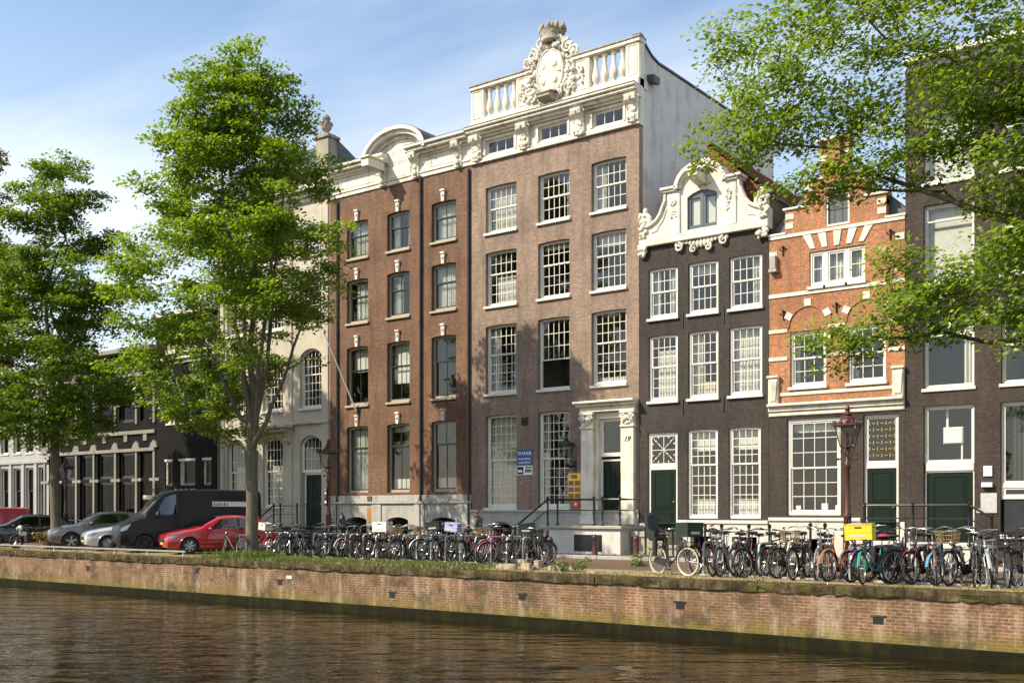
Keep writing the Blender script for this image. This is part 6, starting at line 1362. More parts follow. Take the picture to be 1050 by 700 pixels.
# ================================================================ BICYCLES
def wheel_mesh(r=.335):
    ty = MB(); ty.ring((0, 0, 0), r - .018, .019, 28, 6, 'y'); rm = MB(); rm.ring((0, 0, 0), r - .045, .013, 28, 5, 'y'); rm.lathe((0, 0, 0), [(.022, -.045), (.022, .045)], 8, 'y')
    for k in range(20):
        a = 2 * math.pi * k / 20; s_ = .03 if k % 2 else -.03; rm.tube([(.02 * math.cos(a + 1), s_, .02 * math.sin(a + 1)), ((r - .05) * math.cos(a), 0, (r - .05) * math.sin(a))], .0022, 3, False)
    return ty.mesh('tyre', smooth=60), rm.mesh('rim', smooth=60)
BM = {}
BM['tyre'], BM['rim'] = wheel_mesh()
FA, RA = (.60, 0, .335), (-.50, 0, .335)
def frame_mesh(kind):
    m = MB(); bb = (-.05, 0, .28); st_ = (-.235, 0, .82); hl, hu = (.44, 0, .66), (.375, 0, .90)
    m.tube([bb, st_], .016, 7); m.tube([hl, hu], .02, 7)
    if kind == 'step': m.tube([(.425, 0, .70), (.28, 0, .46), (.12, 0, .31), bb], .019, 7); m.tube([(.40, 0, .80), (.25, 0, .56), (.05, 0, .42), (-.12, 0, .48)], .013, 6)
    elif kind == 'sweep': m.tube([(.42, 0, .72), (.22, 0, .42), (.05, 0, .30), bb], .022, 7)
    else: m.tube([(.42, 0, .70), bb], .018, 7); m.tube([(.385, 0, .86), (-.215, 0, .78)], .016, 7)
    for s_ in (-1, 1):
        m.tube([bb, (-.5, s_ * .055, .335)], .010, 6); m.tube([(-.21, 0, .74), (-.5, s_ * .055, .335)], .009, 6)
    return m.mesh('frame', smooth=60)
m = MB()
for s_ in (-1, 1): m.tube([(.445, s_ * .03, .645), (.50, s_ * .055, .58), (.60, s_ * .055, .335)], .012, 6)
m.tube([(.445, -.05, .65), (.445, .05, .65)], .014, 6); BM['fork'] = m.mesh('fork', smooth=60)
for k in ('step', 'sweep', 'diamond'): BM['frame_' + k] = frame_mesh(k)
m = MB(); m.tube([(-.235, 0, .80), (-.262, 0, .93)], .012, 6); m.ball((-.32, 0, .965), .13, .105, .04, 12, 6); m.ball((-.16, 0, .965), .12, .035, .03, 10, 6); m.ring((-.38, .05, .92), .03, .008, 8, 4, 'z'); m.ring((-.38, -.05, .92), .03, .008, 8, 4, 'z'); BM['saddle'] = m.mesh('saddle', smooth=60)
m = MB(); m.tube([(.375, 0, .90), (.352, 0, 1.02), (.39, 0, 1.05)], .012, 6); m.tube([(.17, -.29, 1.07), (.26, -.285, 1.10), (.37, -.20, 1.11), (.40, 0, 1.06), (.37, .20, 1.11), (.26, .285, 1.10), (.17, .29, 1.07)], .011, 6); BM['handlebar_high'] = m.mesh('handlebar', smooth=60)
m = MB(); m.tube([(.375, 0, .90), (.36, 0, .98), (.42, 0, 1.0)], .012, 6); m.tube([(.34, -.30, 1.01), (.42, 0, 1.0), (.34, .30, 1.01)], .011, 6); BM['handlebar_flat'] = m.mesh('handlebar', smooth=60)
m = MB(); [m.tube([(.15, s_ * .29, 1.068), (.26, s_ * .285, 1.10)], .017, 6) for s_ in (-1, 1)]; BM['grip_high'] = m.mesh('grip', smooth=60)
m = MB(); [m.tube([(.335, s_ * .31, 1.012), (.36, s_ * .20, 1.008)], .017, 6) for s_ in (-1, 1)]; BM['grip_flat'] = m.mesh('grip', smooth=60)
for gk, c, a0, a1 in (('front_mudguard', FA, R(10), R(185)), ('mudguard', RA, R(-15), R(175))):
    n = 14; m = MB()
    for i in range(n):
        p, q = a0 + (a1 - a0) * i / n, a0 + (a1 - a0) * (i + 1) / n
        for ya, yb, ra, rb in ((-.028, 0, .352, .366), (0, .028, .366, .352)): m.quad((c[0] + ra * math.cos(p), ya, c[2] + ra * math.sin(p)), (c[0] + ra * math.cos(q), ya, c[2] + ra * math.sin(q)), (c[0] + rb * math.cos(q), yb, c[2] + rb * math.sin(q)), (c[0] + rb * math.cos(p), yb, c[2] + rb * math.sin(p)))
    BM[gk] = m.mesh(gk, smooth=60)
m = MB(); m.prism([(-.58, .30), (-.56, .38), (-.48, .41), (-.04, .38), (.06, .34), (.07, .24), (0, .18), (-.10, .19), (-.50, .27)], -.075, -.045); BM['chain_case'] = m.mesh('chain_case')
m = MB(); m.tube([(-.05, -.09, .28), (.08, -.10, .15)], .011, 5); m.tube([(-.05, .09, .28), (-.18, .10, .41)], .011, 5); m.box(.03, .13, -.19, -.11, .135, .16); m.box(-.23, -.13, .11, .19, .40, .425); m.lathe((-.05, -.035, .28), [(.09, -.003), (.09, .003)], 14, 'y'); m.tube([(-.05, -.09, .28), (-.05, .09, .28)], .012, 5); BM['crank'] = m.mesh('crank')
m = MB()
for s_ in (-.06, -.02, .02, .06): m.tube([(-.30, s_, .74), (-.80, s_, .74)], .006, 5)
for xx in (-.32, -.55, -.79): m.tube([(xx, -.065, .74), (xx, .065, .74)], .006, 5)
for s_ in (-1, 1): m.tube([(-.5, s_ * .06, .34), (-.62, s_ * .065, .74)], .007, 5); m.tube([(-.5, s_ * .06, .34), (-.42, s_ * .065, .74)], .006, 5)
BM['carrier'] = m.mesh('carrier')
m = MB(); m.tube([(-.14, .04, .26), (-.20, .20, .01)], .011, 5); m.tube([(-.14, -.04, .26), (-.17, -.14, .03)], .009, 5); BM['kickstand'] = m.mesh('kickstand')
m = MB(); m.ball((.50, 0, .80), .055, .05, .05, 10, 6); m.tube([(.42, 0, .78), (.48, 0, .80)], .01, 5); BM['headlamp'] = m.mesh('headlamp', smooth=60)
m = MB(); m.ball((-.84, 0, .60), .02, .035, .03, 8, 5); BM['rear_lamp'] = m.mesh('rear_lamp', smooth=60)
def crate_mesh(L, W_, H, z, x, walls=.02, slats=True):
    m = MB(); a, b = x - L / 2, x + L / 2; h = W_ / 2
    m.box(a, b, -h, h, z, z + .02)
    for (x0_, x1_, y0_, y1_) in ((a, b, -h, -h + walls), (a, b, h - walls, h), (a, a + walls, -h + walls, h - walls), (b - walls, b, -h + walls, h - walls)):
        m.box(x0_, x1_, y0_, y1_, z + .02, z + H)
        m.box(x0_ - .008, x1_ + .008, y0_ - .008, y1_ + .008, z + H, z + H + .02); m.box(x0_ - .004, x1_ + .004, y0_ - .004, y1_ + .004, z + H * .45, z + H * .45 + .03)
    return m.mesh('crate')
BM['crate'] = crate_mesh(.30, .40, .22, .93, .62); BM['big_crate'] = crate_mesh(.38, .54, .31, .92, .64)
for nm, L_, W_, H_, xc in (('crate', .30, .40, .22, .62), ('big_crate', .38, .54, .31, .64)):
    m = MB(); zc = .93 + H_ * .78
    m.box(xc - .06, xc + .06, -W_ / 2 - .006, -W_ / 2 + .01, zc - .016, zc + .016); m.box(xc - .06, xc + .06, W_ / 2 - .01, W_ / 2 + .006, zc - .016, zc + .016)
    m.box(xc + L_ / 2 - .01, xc + L_ / 2 + .006, -.07, .07, zc - .016, zc + .016); BM[nm + '_grip'] = m.mesh('hand_hole_patch')  # raised dark patches; the shade of the cut-outs is put into their colour
    m = MB(); m.box(xc + L_ / 2 - .01, xc + L_ / 2 + .004, -W_ * .28, W_ * .28, .93 + H_ * .16, .93 + H_ * .36); BM[nm + '_print'] = m.mesh('print')
m = MB(); 
for s_ in (-1, 1): m.tube([(.45, s_ * .12, .66), (.48, s_ * .14, .92)], .008, 5); m.tube([(.60, s_ * .07, .34), (.72, s_ * .14, .92)], .008, 5)
m.tube([(.46, -.16, .925), (.86, -.16, .925), (.86, .16, .925), (.46, .16, .925), (.46, -.16, .925)], .008, 5); BM['front_rack'] = m.mesh('front_rack')
m = MB()
for k in range(4): z = .80 + k * .075; q = .13 + k * .012; m.tube([(.50 - .0, -q, z), (.50 + .26 + k * .02, -q, z), (.76 + k * .02, q, z), (.50, q, z), (.50, -q, z)], .009, 5)
for yy in np.linspace(-.14, .14, 7): m.tube([(.50, yy, .80), (.50, yy * 1.2, 1.03)], .006, 4); m.tube([(.77, yy, .80), (.82, yy * 1.2, 1.03)], .006, 4); m.tube([(.50, yy, .80), (.77, yy, .80)], .006, 4)
for xx in np.linspace(.50, .78, 6): m.tube([(xx, -.14, .80), (xx, -.17, 1.03)], .006, 4); m.tube([(xx, .14, .80), (xx, .17, 1.03)], .006, 4)
BM['basket'] = m.mesh('basket')
m = MB()
for s_ in (-1, 1): m.cbox(-.80, -.40, s_ * .10 - .05 + s_ * .04, s_ * .10 + .05 + s_ * .04, .42, .76, .02)
m.box(-.78, -.42, -.10, .10, .76, .785); BM['pannier'] = m.mesh('pannier')
m = MB(); m.prism([(-.62, .80), (-.40, .80), (-.36, .88), (-.62, .92), (-.74, 1.36), (-.80, 1.42), (-.86, 1.40), (-.84, 1.30), (-.74, .90)], -.16, .16); m.ball((-.80, 0, 1.38), .07, .16, .10, 10, 6)
for s_ in (-1, 1): m.prism([(-.74, .86), (-.40, .86), (-.42, 1.0), (-.70, 1.12), (-.78, 1.2)], s_ * .16 - .02, s_ * .16 + .02); m.cbox(-.50, -.38, s_ * .15 - .04, s_ * .15 + .04, .45, .86, .02)
BM['child_seat'] = m.mesh('child_seat')
m = MB(); m.ball((-.31, 0, .99), .14, .12, .05, 12, 6); BM['saddle_cover'] = m.mesh('saddle_cover', smooth=60)
DEF = {'tyre': 'rubber', 'rim': 'chrome', 'saddle': 'leather', 'handlebar_high': 'chrome', 'handlebar_flat': 'blackplastic', 'grip_high': 'blackplastic', 'grip_flat': 'blackplastic', 'mudguard': 'blackplastic', 'front_mudguard': 'blackplastic', 'fork': 'chrome', 'chain_case': 'blackplastic', 'crank': 'chrome', 'carrier': 'blackplastic', 'kickstand': 'chrome', 'headlamp': 'chrome', 'rear_lamp': 'taillight', 'front_rack': 'blackplastic', 'crate': 'blackplastic', 'big_crate': 'blackplastic', 'basket': 'wicker', 'pannier': 'blackplastic', 'child_seat': 'blackplastic', 'saddle_cover': 'signred'}
PAINT = {'black': (.014, .014, .015), 'bottle-green': (.015, .035, .02), 'silver': (.42, .42, .42), 'maroon': (.12, .012, .015), 'turquoise': (.02, .30, .22), 'sky-blue': (.10, .34, .52), 'purple': (.10, .06, .34), 'orange': (.5, .14, .03), 'white': (.7, .7, .67), 'grey': (.16, .16, .165), 'navy': (.02, .035, .10), 'red': (.42, .02, .03), 'olive': (.10, .10, .04), 'brown': (.10, .055, .03), 'magenta': (.45, .03, .12)}
for k, c in PAINT.items(): M['bike ' + k] = paintmat(k + ' bicycle enamel', c, .35, .4)
M['crate print'] = plain('worn print', (.55, .50, .36), .7, 0, .3, 40); M['crate yellow'] = plain('yellow plastic crate', (.76, .53, .014), .5, 0, .14, 9); M['crate grey'] = plain('grey crate', (.42, .40, .40), .6, 0, .1); M['crate green'] = plain('dark green crate', (.010, .020, .010), .6); M['cloth lilac'] = plain('lilac bag', (.42, .40, .66), .8); M['cloth white'] = plain('white box', (.72, .70, .64), .7); M['cloth red'] = plain('red bag', (.5, .03, .04), .7)
PARENT = {}
def inst(key, mat, parent, name, loc=(0, 0, 0), rot=(0, 0, 0)):
    me = BM[key]
    if not me.materials: me.materials.append(M['rubber'])
    o = bpy.data.objects.new(name, me); COL.objects.link(o); o.parent = parent; o.location = loc; o.rotation_euler = rot
    o.material_slots[0].link = 'OBJECT'; o.material_slots[0].material = M[mat]; return o
def bicycle(label, x, y, rz, kind='step', paint='black', acc=(), lean=0.0, group='bicycles parked in the racks', tyre='rubber', flat=None, z=0.0, sc=1.06, steer=None):
    """acc: list of (part, material)"""
    t = thing('bicycle', label, 'bicycle', (x, y, z), rz, group, local=True); t.rotation_euler = (lean, 0, rz); t.scale = (sc, sc, sc)
    sa = random.uniform(-.42, .42) if steer is None else steer; ca_, sn = math.cos(sa), math.sin(sa)
    def turn(px_, py_=0.0, pz_=0.0): return (.42 + (px_ - .42) * ca_ - py_ * sn, (px_ - .42) * sn + py_ * ca_, pz_)
    st0, sr = turn(0.0), (0, 0, sa)
    flat = (kind == 'diamond') if flat is None else flat; hb = 'flat' if flat else 'high'
    inst('frame_' + kind, 'bike ' + paint, t, 'frame')
    inst('fork', 'bike ' + paint, t, 'fork', st0, sr); pm = 'bike ' + paint if random.random() < .6 else 'blackplastic'
    for nm, c, ro in (('front_wheel', turn(FA[0], 0, FA[2]), (0, 0, sa)), ('rear_wheel', RA, (0, 0, 0))):
        wv = inst('tyre', tyre, t, nm, c, ro); inst('rim', 'chrome', wv, 'rim')
    inst('saddle', 'leather', t, 'saddle'); h = inst('handlebar_' + hb, 'chrome' if hb == 'high' else 'blackplastic', t, 'handlebar', st0, sr); inst('grip_' + hb, 'blackplastic', h, 'grip')
    inst('crank', 'blackplastic', t, 'crank'); inst('headlamp', 'chrome', t, 'headlamp', st0, sr)
    if kind != 'diamond' or random.random() < .5: inst('mudguard', pm, t, 'mudguard'); inst('front_mudguard', pm, t, 'front_mudguard', st0, sr); inst('carrier', 'blackplastic' if random.random() < .6 else 'chrome', t, 'carrier'); inst('rear_lamp', 'taillight', t, 'rear_lamp')
    if kind != 'diamond': inst('chain_case', 'blackplastic', t, 'chain_case'); inst('kickstand', 'chrome', t, 'kickstand')
    for a, mt in acc:
        so_ = a in ('crate', 'big_crate', 'front_rack', 'basket'); co_ = inst(a, mt, t, {'big_crate': 'crate'}.get(a, a), st0 if so_ else (0, 0, 0), sr if so_ else (0, 0, 0))
        if a in ('crate', 'big_crate'): inst(a + '_grip', 'blackplastic', co_, 'hand_hole_patch'); inst(a + '_print', 'crate print', co_, 'print')
    return t
ORD = ['first', 'second', 'third', 'fourth', 'fifth', 'sixth', 'seventh', 'eighth', 'ninth', 'tenth', 'eleventh', 'twelfth', 'thirteenth', 'fourteenth', 'fifteenth', 'sixteenth', 'seventeenth', 'eighteenth', 'nineteenth', 'twentieth', 'twenty-first', 'twenty-second', 'twenty-third', 'twenty-fourth', 'twenty-fifth', 'twenty-sixth', 'twenty-seventh', 'twenty-eighth', 'twenty-ninth', 'thirtieth', 'thirty-first', 'thirty-second', 'thirty-third', 'thirty-fourth', 'thirty-fifth', 'thirty-sixth', 'thirty-seventh', 'thirty-eighth', 'thirty-ninth', 'fortieth', 'forty-first', 'forty-second', 'forty-third', 'forty-fourth', 'forty-fifth']
KN = {'step': 'step-through bicycle', 'sweep': 'swept-frame bicycle', 'diamond': 'straight-framed bicycle'}
AN = {'crate': 'front crate', 'big_crate': 'wide crate', 'basket': 'wicker basket', 'pannier': 'saddle bags', 'child_seat': 'child seat', 'front_rack': 'front rack', 'saddle_cover': 'red saddle cover'}
random.seed(19)
def hoop(x, y, i, end):
    t = thing('bicycle_rack', f'galvanised steel hoop, {ORD[i]} from the {end} of its row', 'bicycle rack', (x, y, 0), 0, 'steel hoops of the bicycle racks')
    m = MB(); pts = [(x, y - .52, 0), (x, y - .52, .70)] + [(x, y - .40 - .12 * math.cos(R(a)), .70 + .12 * math.sin(R(a))) for a in (30, 60, 90)] + [(x, y + .24 + .12 * math.sin(R(a)), .70 + .12 * math.cos(R(a))) for a in (0, 30, 60, 90)] + [(x, y + .36, 0)]
    m.tube(pts, .030, 8); m.build('hoop', 'galv', t, 60)
    m = MB(); m.box(x - .30, x + .30, y - .55, y - .49, 0.004, .045); m.build('foot_rail', 'galv', t)
# long row on the left
NH = 20; xa, xb = -30.0, -18.55
pl_l = ['black', 'black', 'bottle-green', 'black', 'silver', 'black', 'grey', 'black', 'navy', 'black', 'black', 'silver', 'brown', 'black', 'maroon', 'black', 'black', 'white', 'grey', 'black']
special = {1: ('step', 'red', [('crate', 'cloth white'), ('front_rack', 'chrome')]), 2: ('step', 'red', []), 9: ('step', 'sky-blue', []), 21: ('step', 'black', [('big_crate', 'cloth white'), ('front_rack', 'chrome')]), 31: ('step', 'black', [('crate', 'cloth lilac'), ('front_rack', 'chrome')]), 32: ('diamond', 'magenta', []), 34: ('diamond', 'red', []), 37: ('step', 'magenta', [('pannier', 'blackplastic')])}
nb = 42
for i in range(NH): hoop(xa + (xb - xa) * i / (NH - 1), 25.95, i, 'big elm end')
for i in range(nb):
    x = xa - .14 + (xb - xa + .3) * i / (nb - 1) + random.uniform(-.05, .05)
    if i in special: k, p, acc = special[i]
    else: k = random.choice(['step', 'step', 'sweep', 'diamond', 'diamond', 'step']); p = random.choice(pl_l); acc = random.choice([[], [], [], [('front_rack', 'blackplastic')], [('crate', 'blackplastic'), ('front_rack', 'blackplastic')], [('pannier', 'blackplastic')], [('basket', 'wicker')], []])
    up = random.random() < .55
    an = AN[acc[0][0]] if acc else ''; cl = {'cloth white': 'white ', 'cloth lilac': 'lilac '}.get(acc[0][1], '') if acc else ''
    bicycle(f"{p} {KN[k]}{' with ' + cl + an if acc else ''}, {ORD[i]} from the big elm in the long row", x, 25.9 + (random.uniform(-.25, .1) if up else random.uniform(-.05, .3)), (R(-90) if up else R(90)) + random.uniform(-.26, .26), k, p, acc, random.uniform(-.13, .13), sc=random.uniform(1.0, 1.1))
# right row
NH = 11; xa, xb = -11.95, -4.6
for i in range(NH): hoop(xa + (xb - xa) * i / (NH - 1), 24.55, i, 'charcoal house end')
spec = {2: ('diamond', 'maroon', []), 8: ('step', 'olive', []), 11: ('step', 'grey', [('front_rack', 'chrome')]), 12: ('step', 'orange', []), 15: ('sweep', 'purple', [('crate', 'crate grey'), ('front_rack', 'chrome')]), 17: ('step', 'black', []), 18: ('step', 'maroon', []), 20: ('step', 'sky-blue', []), 5: ('step', 'black', [('pannier', 'blackplastic')]), 4: ('diamond', 'maroon', []), 24: ('diamond', 'black', [('basket', 'blackplastic')]), 22: ('step', 'black', [])}
nb = 27
for i in range(nb):
    x = xa - .2 + (xb - xa + .45) * i / (nb - 1) + random.uniform(-.05, .05)
    if i == 13: x -= .12
    if i in spec: k, p, acc = spec[i]
    else: k = random.choice(['step', 'sweep', 'diamond', 'step']); p = random.choice(pl_l); acc = random.choice([[], [], [('front_rack', 'chrome')], [('pannier', 'blackplastic')], [('basket', 'wicker')], []])
    up = random.random() < .6 or i in (15, 17, 18, 20, 11)
    an = AN[acc[0][0]] if acc else ''; cl = 'grey ' if acc and acc[0][1] == 'crate grey' else ''
    bicycle(f"{p} {KN[k]}{' with ' + cl + an if acc else ''}, {ORD[i]} from the cream-tyred bicycle in the short row", x, 24.5 + (random.uniform(-.35, 0) if up else random.uniform(-.1, .2)), (R(-90) if up else R(90)) + random.uniform(-.38, .38), k, p, acc, random.uniform(-.13, .13), sc=random.uniform(1.05, 1.16))
# single bicycles
x = FX(688, 23.75); bicycle('black cargo bicycle with child seat, large front crate and cream tyres at the quay', x, 23.75, R(-24), 'sweep', 'black', [('child_seat', 'blackplastic'), ('big_crate', 'crate green'), ('front_rack', 'blackplastic')], 0.0, 'bicycles standing loose on the quay', 'gumrubber')
x = FX(899, 23.55); bicycle('turquoise bicycle carrying a bright yellow front crate, facing the water', x, 23.55, R(-106), 'step', 'turquoise', [('big_crate', 'crate yellow'), ('front_rack', 'blackplastic'), ('saddle_cover', 'bike magenta')], 0.05, 'bicycles standing loose on the quay')
x = FX(238, 23.7); bicycle('dark bicycle leaning by the big elm in front of the red hatchback', x, 23.7, R(175), 'diamond', 'black', [], 0.10, 'bicycles standing loose on the quay')
x = FX(556, 25.3); bicycle('black bicycle leaning at the end of the long row, next to the stone heap', x, 25.3, R(-50), 'step', 'black', [('basket', 'blackplastic')], .18, 'bicycles standing loose on the quay')
# loose paving stones
rdq = random.Random(8)
SL = ['long flat loose stone slab lying lowest in the heap', 'pale loose block in the middle of the stone heap', 'upright loose block against the last bicycle', 'small loose stone lying on top of the stone heap', 'loose pale cobble just beside the stone heap', 'rounded loose cobble set apart beyond the pale cobble', 'small flat stone alone on the quay edge', 'grey loose cobble behind the pale one']
for i, (px, Y, L, W_, H, z, rz) in enumerate(((520, 23.35, .95, .45, .22, 0, .1), (540, 23.4, .55, .35, .30, 0, -.3), (552, 23.7, .35, .3, .42, 0, .2), (536, 23.45, .38, .28, .15, .30, .5), (566, 23.5, .34, .26, .20, 0, .7), (576, 23.3, .30, .24, .16, 0, 1.2), (607, 23.2, .36, .2, .09, 0, .1), (572, 23.75, .32, .25, .22, 0, .3))):
    L, W_, H = L * .72, W_ * .8, H * .62; z *= .62; m = MB(); a = []
    for zz in (0, H):
        k = 8
        for j in range(k): t_ = 2 * math.pi * (j + .5) / k; sq = 1 / max(abs(math.cos(t_)), abs(math.sin(t_))) ** .8; a.append((L / 2 * math.cos(t_) * sq * rdq.uniform(.88, 1.08) * (1 if zz == 0 else .92), W_ / 2 * math.sin(t_) * sq * rdq.uniform(.88, 1.08) * (1 if zz == 0 else .92), zz + rdq.uniform(-.02, .02) * (zz > 0)))
    m.add(a, [tuple(range(7, -1, -1)), tuple(range(8, 16))] + [(j, (j + 1) % 8, 8 + (j + 1) % 8, 8 + j) for j in range(8)])
    o = m.build('loose_stone', 'rubble'); o.location = (FX(px, Y), Y, z); o.rotation_euler = (0, 0, rz); tag(o, SL[i], 'stone', 'loose stones heaped on the quay')

# ================================================================ PERSON
def grown(verts, edges, radii, name, mat, parent, sub=1):
    """one continuous surface grown over a skeleton"""
    me = bpy.data.meshes.new(name); me.from_pydata(verts, edges, []); bm = bmesh.new(); bm.from_mesh(me); ly = bm.verts.layers.skin.verify(); bm.verts.ensure_lookup_table()
    for i, v in enumerate(bm.verts): r_ = radii[i]; v[ly].radius = r_ if isinstance(r_, tuple) else (r_, r_); v[ly].use_root = (i == 0)
    bm.to_mesh(me); bm.free(); o = bpy.data.objects.new(name, me); COL.objects.link(o); o.modifiers.new('skin', 'SKIN').use_smooth_shade = True
    if sub: m_ = o.modifiers.new('sub', 'SUBSURF'); m_.levels = m_.render_levels = sub
    bpy.context.view_layer.update(); nm = bpy.data.meshes.new_from_object(o.evaluated_get(bpy.context.evaluated_depsgraph_get())); o.modifiers.clear(); o.data = nm; bpy.data.meshes.remove(me)
    nm.name = name; nm.materials.clear(); nm.materials.append(M[mat]); nm.shade_smooth(); o.parent = parent; return o
M['skin'] = plain('skin', (.46, .25, .16), .55, 0, .06); M['jacket'] = plain('grey green jacket cloth', (.085, .10, .085), .9, 0, .2, 20); M['trousers'] = plain('dark denim', (.03, .035, .05), .9, 0, .2); M['hair'] = plain('auburn hair', (.075, .032, .014), .6, 0, .3, 40)
x, y = FX(490.5, 27.1), 27.1
pr = thing('person', 'person with auburn hair in a grey green jacket standing behind the bicycles', 'person', (x, y, 0), R(15), local=True)
V = [(0, 0, .86), (0, 0, 1.06), (.01, 0, 1.26), (0, 0, 1.39), (.012, 0, 1.44), (.03, 0, 1.50), (.03, 0, 1.56), (.015, 0, 1.615)]; E_ = [(i, i + 1) for i in range(7)]; Rd = [(.14, .12), (.12, .10), (.14, .11), .06, .048, (.07, .065), (.085, .078), .055]
V += [(.118, 0, 1.515)]; E_ += [(5, 8)]; Rd += [.013]
for s_ in (-1, 1):
    k = len(V); V += [(0, s_ * .155, 1.345), (-.03, s_ * .205, 1.09), (.13, s_ * .19, .93), (.19, s_ * .18, .89)]; E_ += [(2, k), (k, k + 1), (k + 1, k + 2), (k + 2, k + 3)]; Rd += [.055, .042, .029, (.034, .020)]
    for q in range(4): j = len(V); fy = s_ * .18 + (q - 1.5) * .020; V += [(.235, fy, .868 - .004 * q), (.262 - .006 * abs(q - 1.3), fy, .838)]; E_ += [(k + 3, j), (j, j + 1)]; Rd += [.0095, .008]
    j = len(V); V += [(.19, s_ * .135, .875), (.225, s_ * .125, .855)]; E_ += [(k + 2, j), (j, j + 1)]; Rd += [.011, .009]
    j = len(V); V += [(0, s_ * .09, .82), (.03, s_ * .10, .46), (-.01, s_ * .10, .09), (.11, s_ * .105, .04)]; E_ += [(0, j), (j, j + 1), (j + 1, j + 2), (j + 2, j + 3)]; Rd += [.088, .058, .038, .033]
grown(V, E_, Rd, 'body', 'skin', pr)
V = [(0, 0, .80), (0, 0, 1.06), (.01, 0, 1.26), (0, 0, 1.38), (.006, 0, 1.415)]; E_ = [(i, i + 1) for i in range(4)]; Rd = [(.175, .15), (.15, .125), (.165, .13), .085, .068]
for s_ in (-1, 1): k = len(V); V += [(0, s_ * .16, 1.345), (-.03, s_ * .208, 1.09), (.12, s_ * .192, .94)]; E_ += [(2, k), (k, k + 1), (k + 1, k + 2)]; Rd += [.075, .060, .044]
grown(V, E_, Rd, 'jacket', 'jacket', pr)
V = [(0, 0, .88)]; E_ = []; Rd = [(.15, .13)]
for s_ in (-1, 1): j = len(V); V += [(0, s_ * .09, .80), (.03, s_ * .10, .46), (-.01, s_ * .10, .10)]; E_ += [(0, j), (j, j + 1), (j + 1, j + 2)]; Rd += [.102, .072, .056]
grown(V, E_, Rd, 'trousers', 'trousers', pr)
for s_ in (-1, 1): m = MB(); m.ball((.045, s_ * .10, .045), .135, .05, .045, 10, 6); m.build('shoe', 'leather', pr, 60)
for s_ in (-1, 1): m = MB(); m.ball((.106, s_ * .032, 1.545), .009, .012, .008, 6, 4); m.build('eye', 'blackplastic', pr)
m = MB(); m.ball((-.015, 0, 1.575), .105, .100, .085, 14, 8); m.ball((-.055, 0, 1.50), .075, .092, .11, 12, 8)
for q in range(14): a = R(70 + q * 17); m.ball((-.01 + .095 * math.cos(a), .09 * math.sin(a), 1.47 - .02 * (q % 3)), .03, .03, .07, 7, 5)
m.build('hair', 'hair', pr, 60)

# ================================================================ SKY, SUN, CAMERA
SUN_EL, SUN_AZ = R(42), R(35)          # sun stands to the left behind the viewer
sd = Vector((-math.sin(SUN_AZ) * math.cos(SUN_EL), -math.cos(SUN_AZ) * math.cos(SUN_EL), math.sin(SUN_EL)))
L = bpy.data.lights.new('sun', 'SUN'); L.energy = 4.7; L.angle = R(0.6); L.color = (1.0, 0.89, 0.70)
so = bpy.data.objects.new('sun', L); COL.objects.link(so); so.rotation_euler = (-sd).to_track_quat('-Z', 'Y').to_euler(); so.location = (0, 0, 40)
wd = bpy.data.worlds.new('World'); S.world = wd; wd.use_nodes = True; nt = wd.node_tree; bg = nt.nodes['Background']
sky = N(nt, 'ShaderNodeTexSky', sky_type='NISHITA'); sky.sun_disc = False; sky.sun_elevation = SUN_EL; sky.sun_rotation = math.atan2(sd.x, sd.y); sky.dust_density = 0.6; sky.air_density = 1.25; sky.ozone_density = 2.2; sky.altitude = 0
tc = N(nt, 'ShaderNodeTexCoord'); sp = N(nt, 'ShaderNodeSeparateXYZ'); nt.links.new(tc.outputs['Generated'], sp.inputs[0])
mz = N(nt, 'ShaderNodeMath', operation='MAXIMUM'); nt.links.new(sp.outputs[2], mz.inputs[0]); mz.inputs[1].default_value = 0.06
dx = N(nt, 'ShaderNodeMath', operation='DIVIDE'); nt.links.new(sp.outputs[0], dx.inputs[0]); nt.links.new(mz.outputs[0], dx.inputs[1])
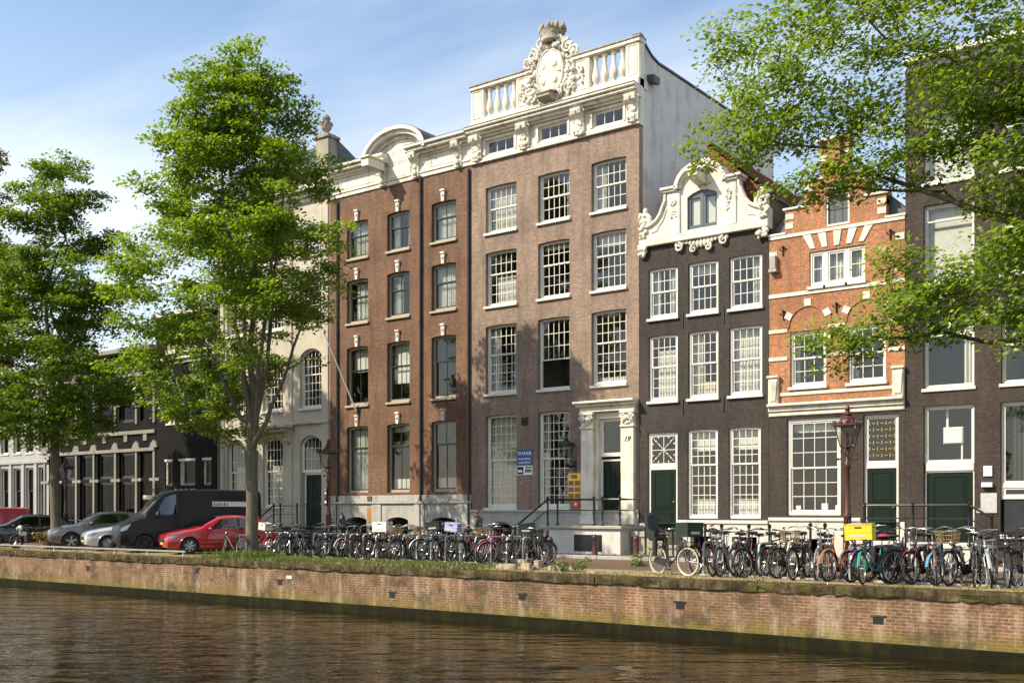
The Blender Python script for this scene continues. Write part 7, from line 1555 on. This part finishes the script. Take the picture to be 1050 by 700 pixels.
dy = N(nt, 'ShaderNodeMath', operation='DIVIDE'); nt.links.new(sp.outputs[1], dy.inputs[0]); nt.links.new(mz.outputs[0], dy.inputs[1])
cb = N(nt, 'ShaderNodeCombineXYZ'); nt.links.new(dx.outputs[0], cb.inputs[0]); nt.links.new(dy.outputs[0], cb.inputs[1])
mp = N(nt, 'ShaderNodeMapping'); mp.inputs['Rotation'].default_value = (0, 0, R(50)); mp.inputs['Scale'].default_value = (0.42, 1.0, 1); mp.inputs['Location'].default_value = (1.3, .4, 0); nt.links.new(cb.outputs[0], mp.inputs['Vector'])
nz = noise(nt, mp.outputs[0], 0.8, 7, 0.5)
cf = ramp(nt, nz, [(0.40, (0, 0, 0)), (0.74, (0.9,) * 3)])
hz = ramp(nt, sp.outputs[2], [(0.0, (1, 1, 1)), (0.20, (0.55,) * 3), (0.42, (0.04,) * 3)])
mm = N(nt, 'ShaderNodeMath', operation='MAXIMUM'); nt.links.new(cf, mm.inputs[0])
hm = N(nt, 'ShaderNodeMath', operation='MULTIPLY'); nt.links.new(hz, hm.inputs[0]); hm.inputs[1].default_value = 0.6; nt.links.new(hm.outputs[0], mm.inputs[1])
col = mixc(nt, mm.outputs[0], sky.outputs[0], (6.4, 6.5, 6.7))
nt.links.new(col, bg.inputs['Color']); bg.inputs['Strength'].default_value = 0.135
cd = bpy.data.cameras.new('camera'); co = bpy.data.objects.new('camera', cd); COL.objects.link(co); co.location = (0, 0, EYE); co.rotation_euler = (R(90), 0, YAW)
cd.sensor_width = 36; cd.lens = 36 * PF / 1050; cd.shift_y = (PHY - 350) / 1050; cd.clip_end = 2000; S.camera = co
S.view_settings.view_transform = 'Standard'; S.view_settings.look = 'None'; S.view_settings.exposure = 0.62; S.view_settings.gamma = 1.0
S.render.engine = 'CYCLES'; S.cycles.use_denoising = True; S.cycles.max_bounces = 6; S.cycles.diffuse_bounces = 3; S.cycles.glossy_bounces = 3; S.cycles.transparent_max_bounces = 12; S.cycles.caustics_reflective = False; S.cycles.caustics_refractive = False; S.cycles.sample_clamp_indirect = 6.0
S.render.resolution_x, S.render.resolution_y = 1024, 682
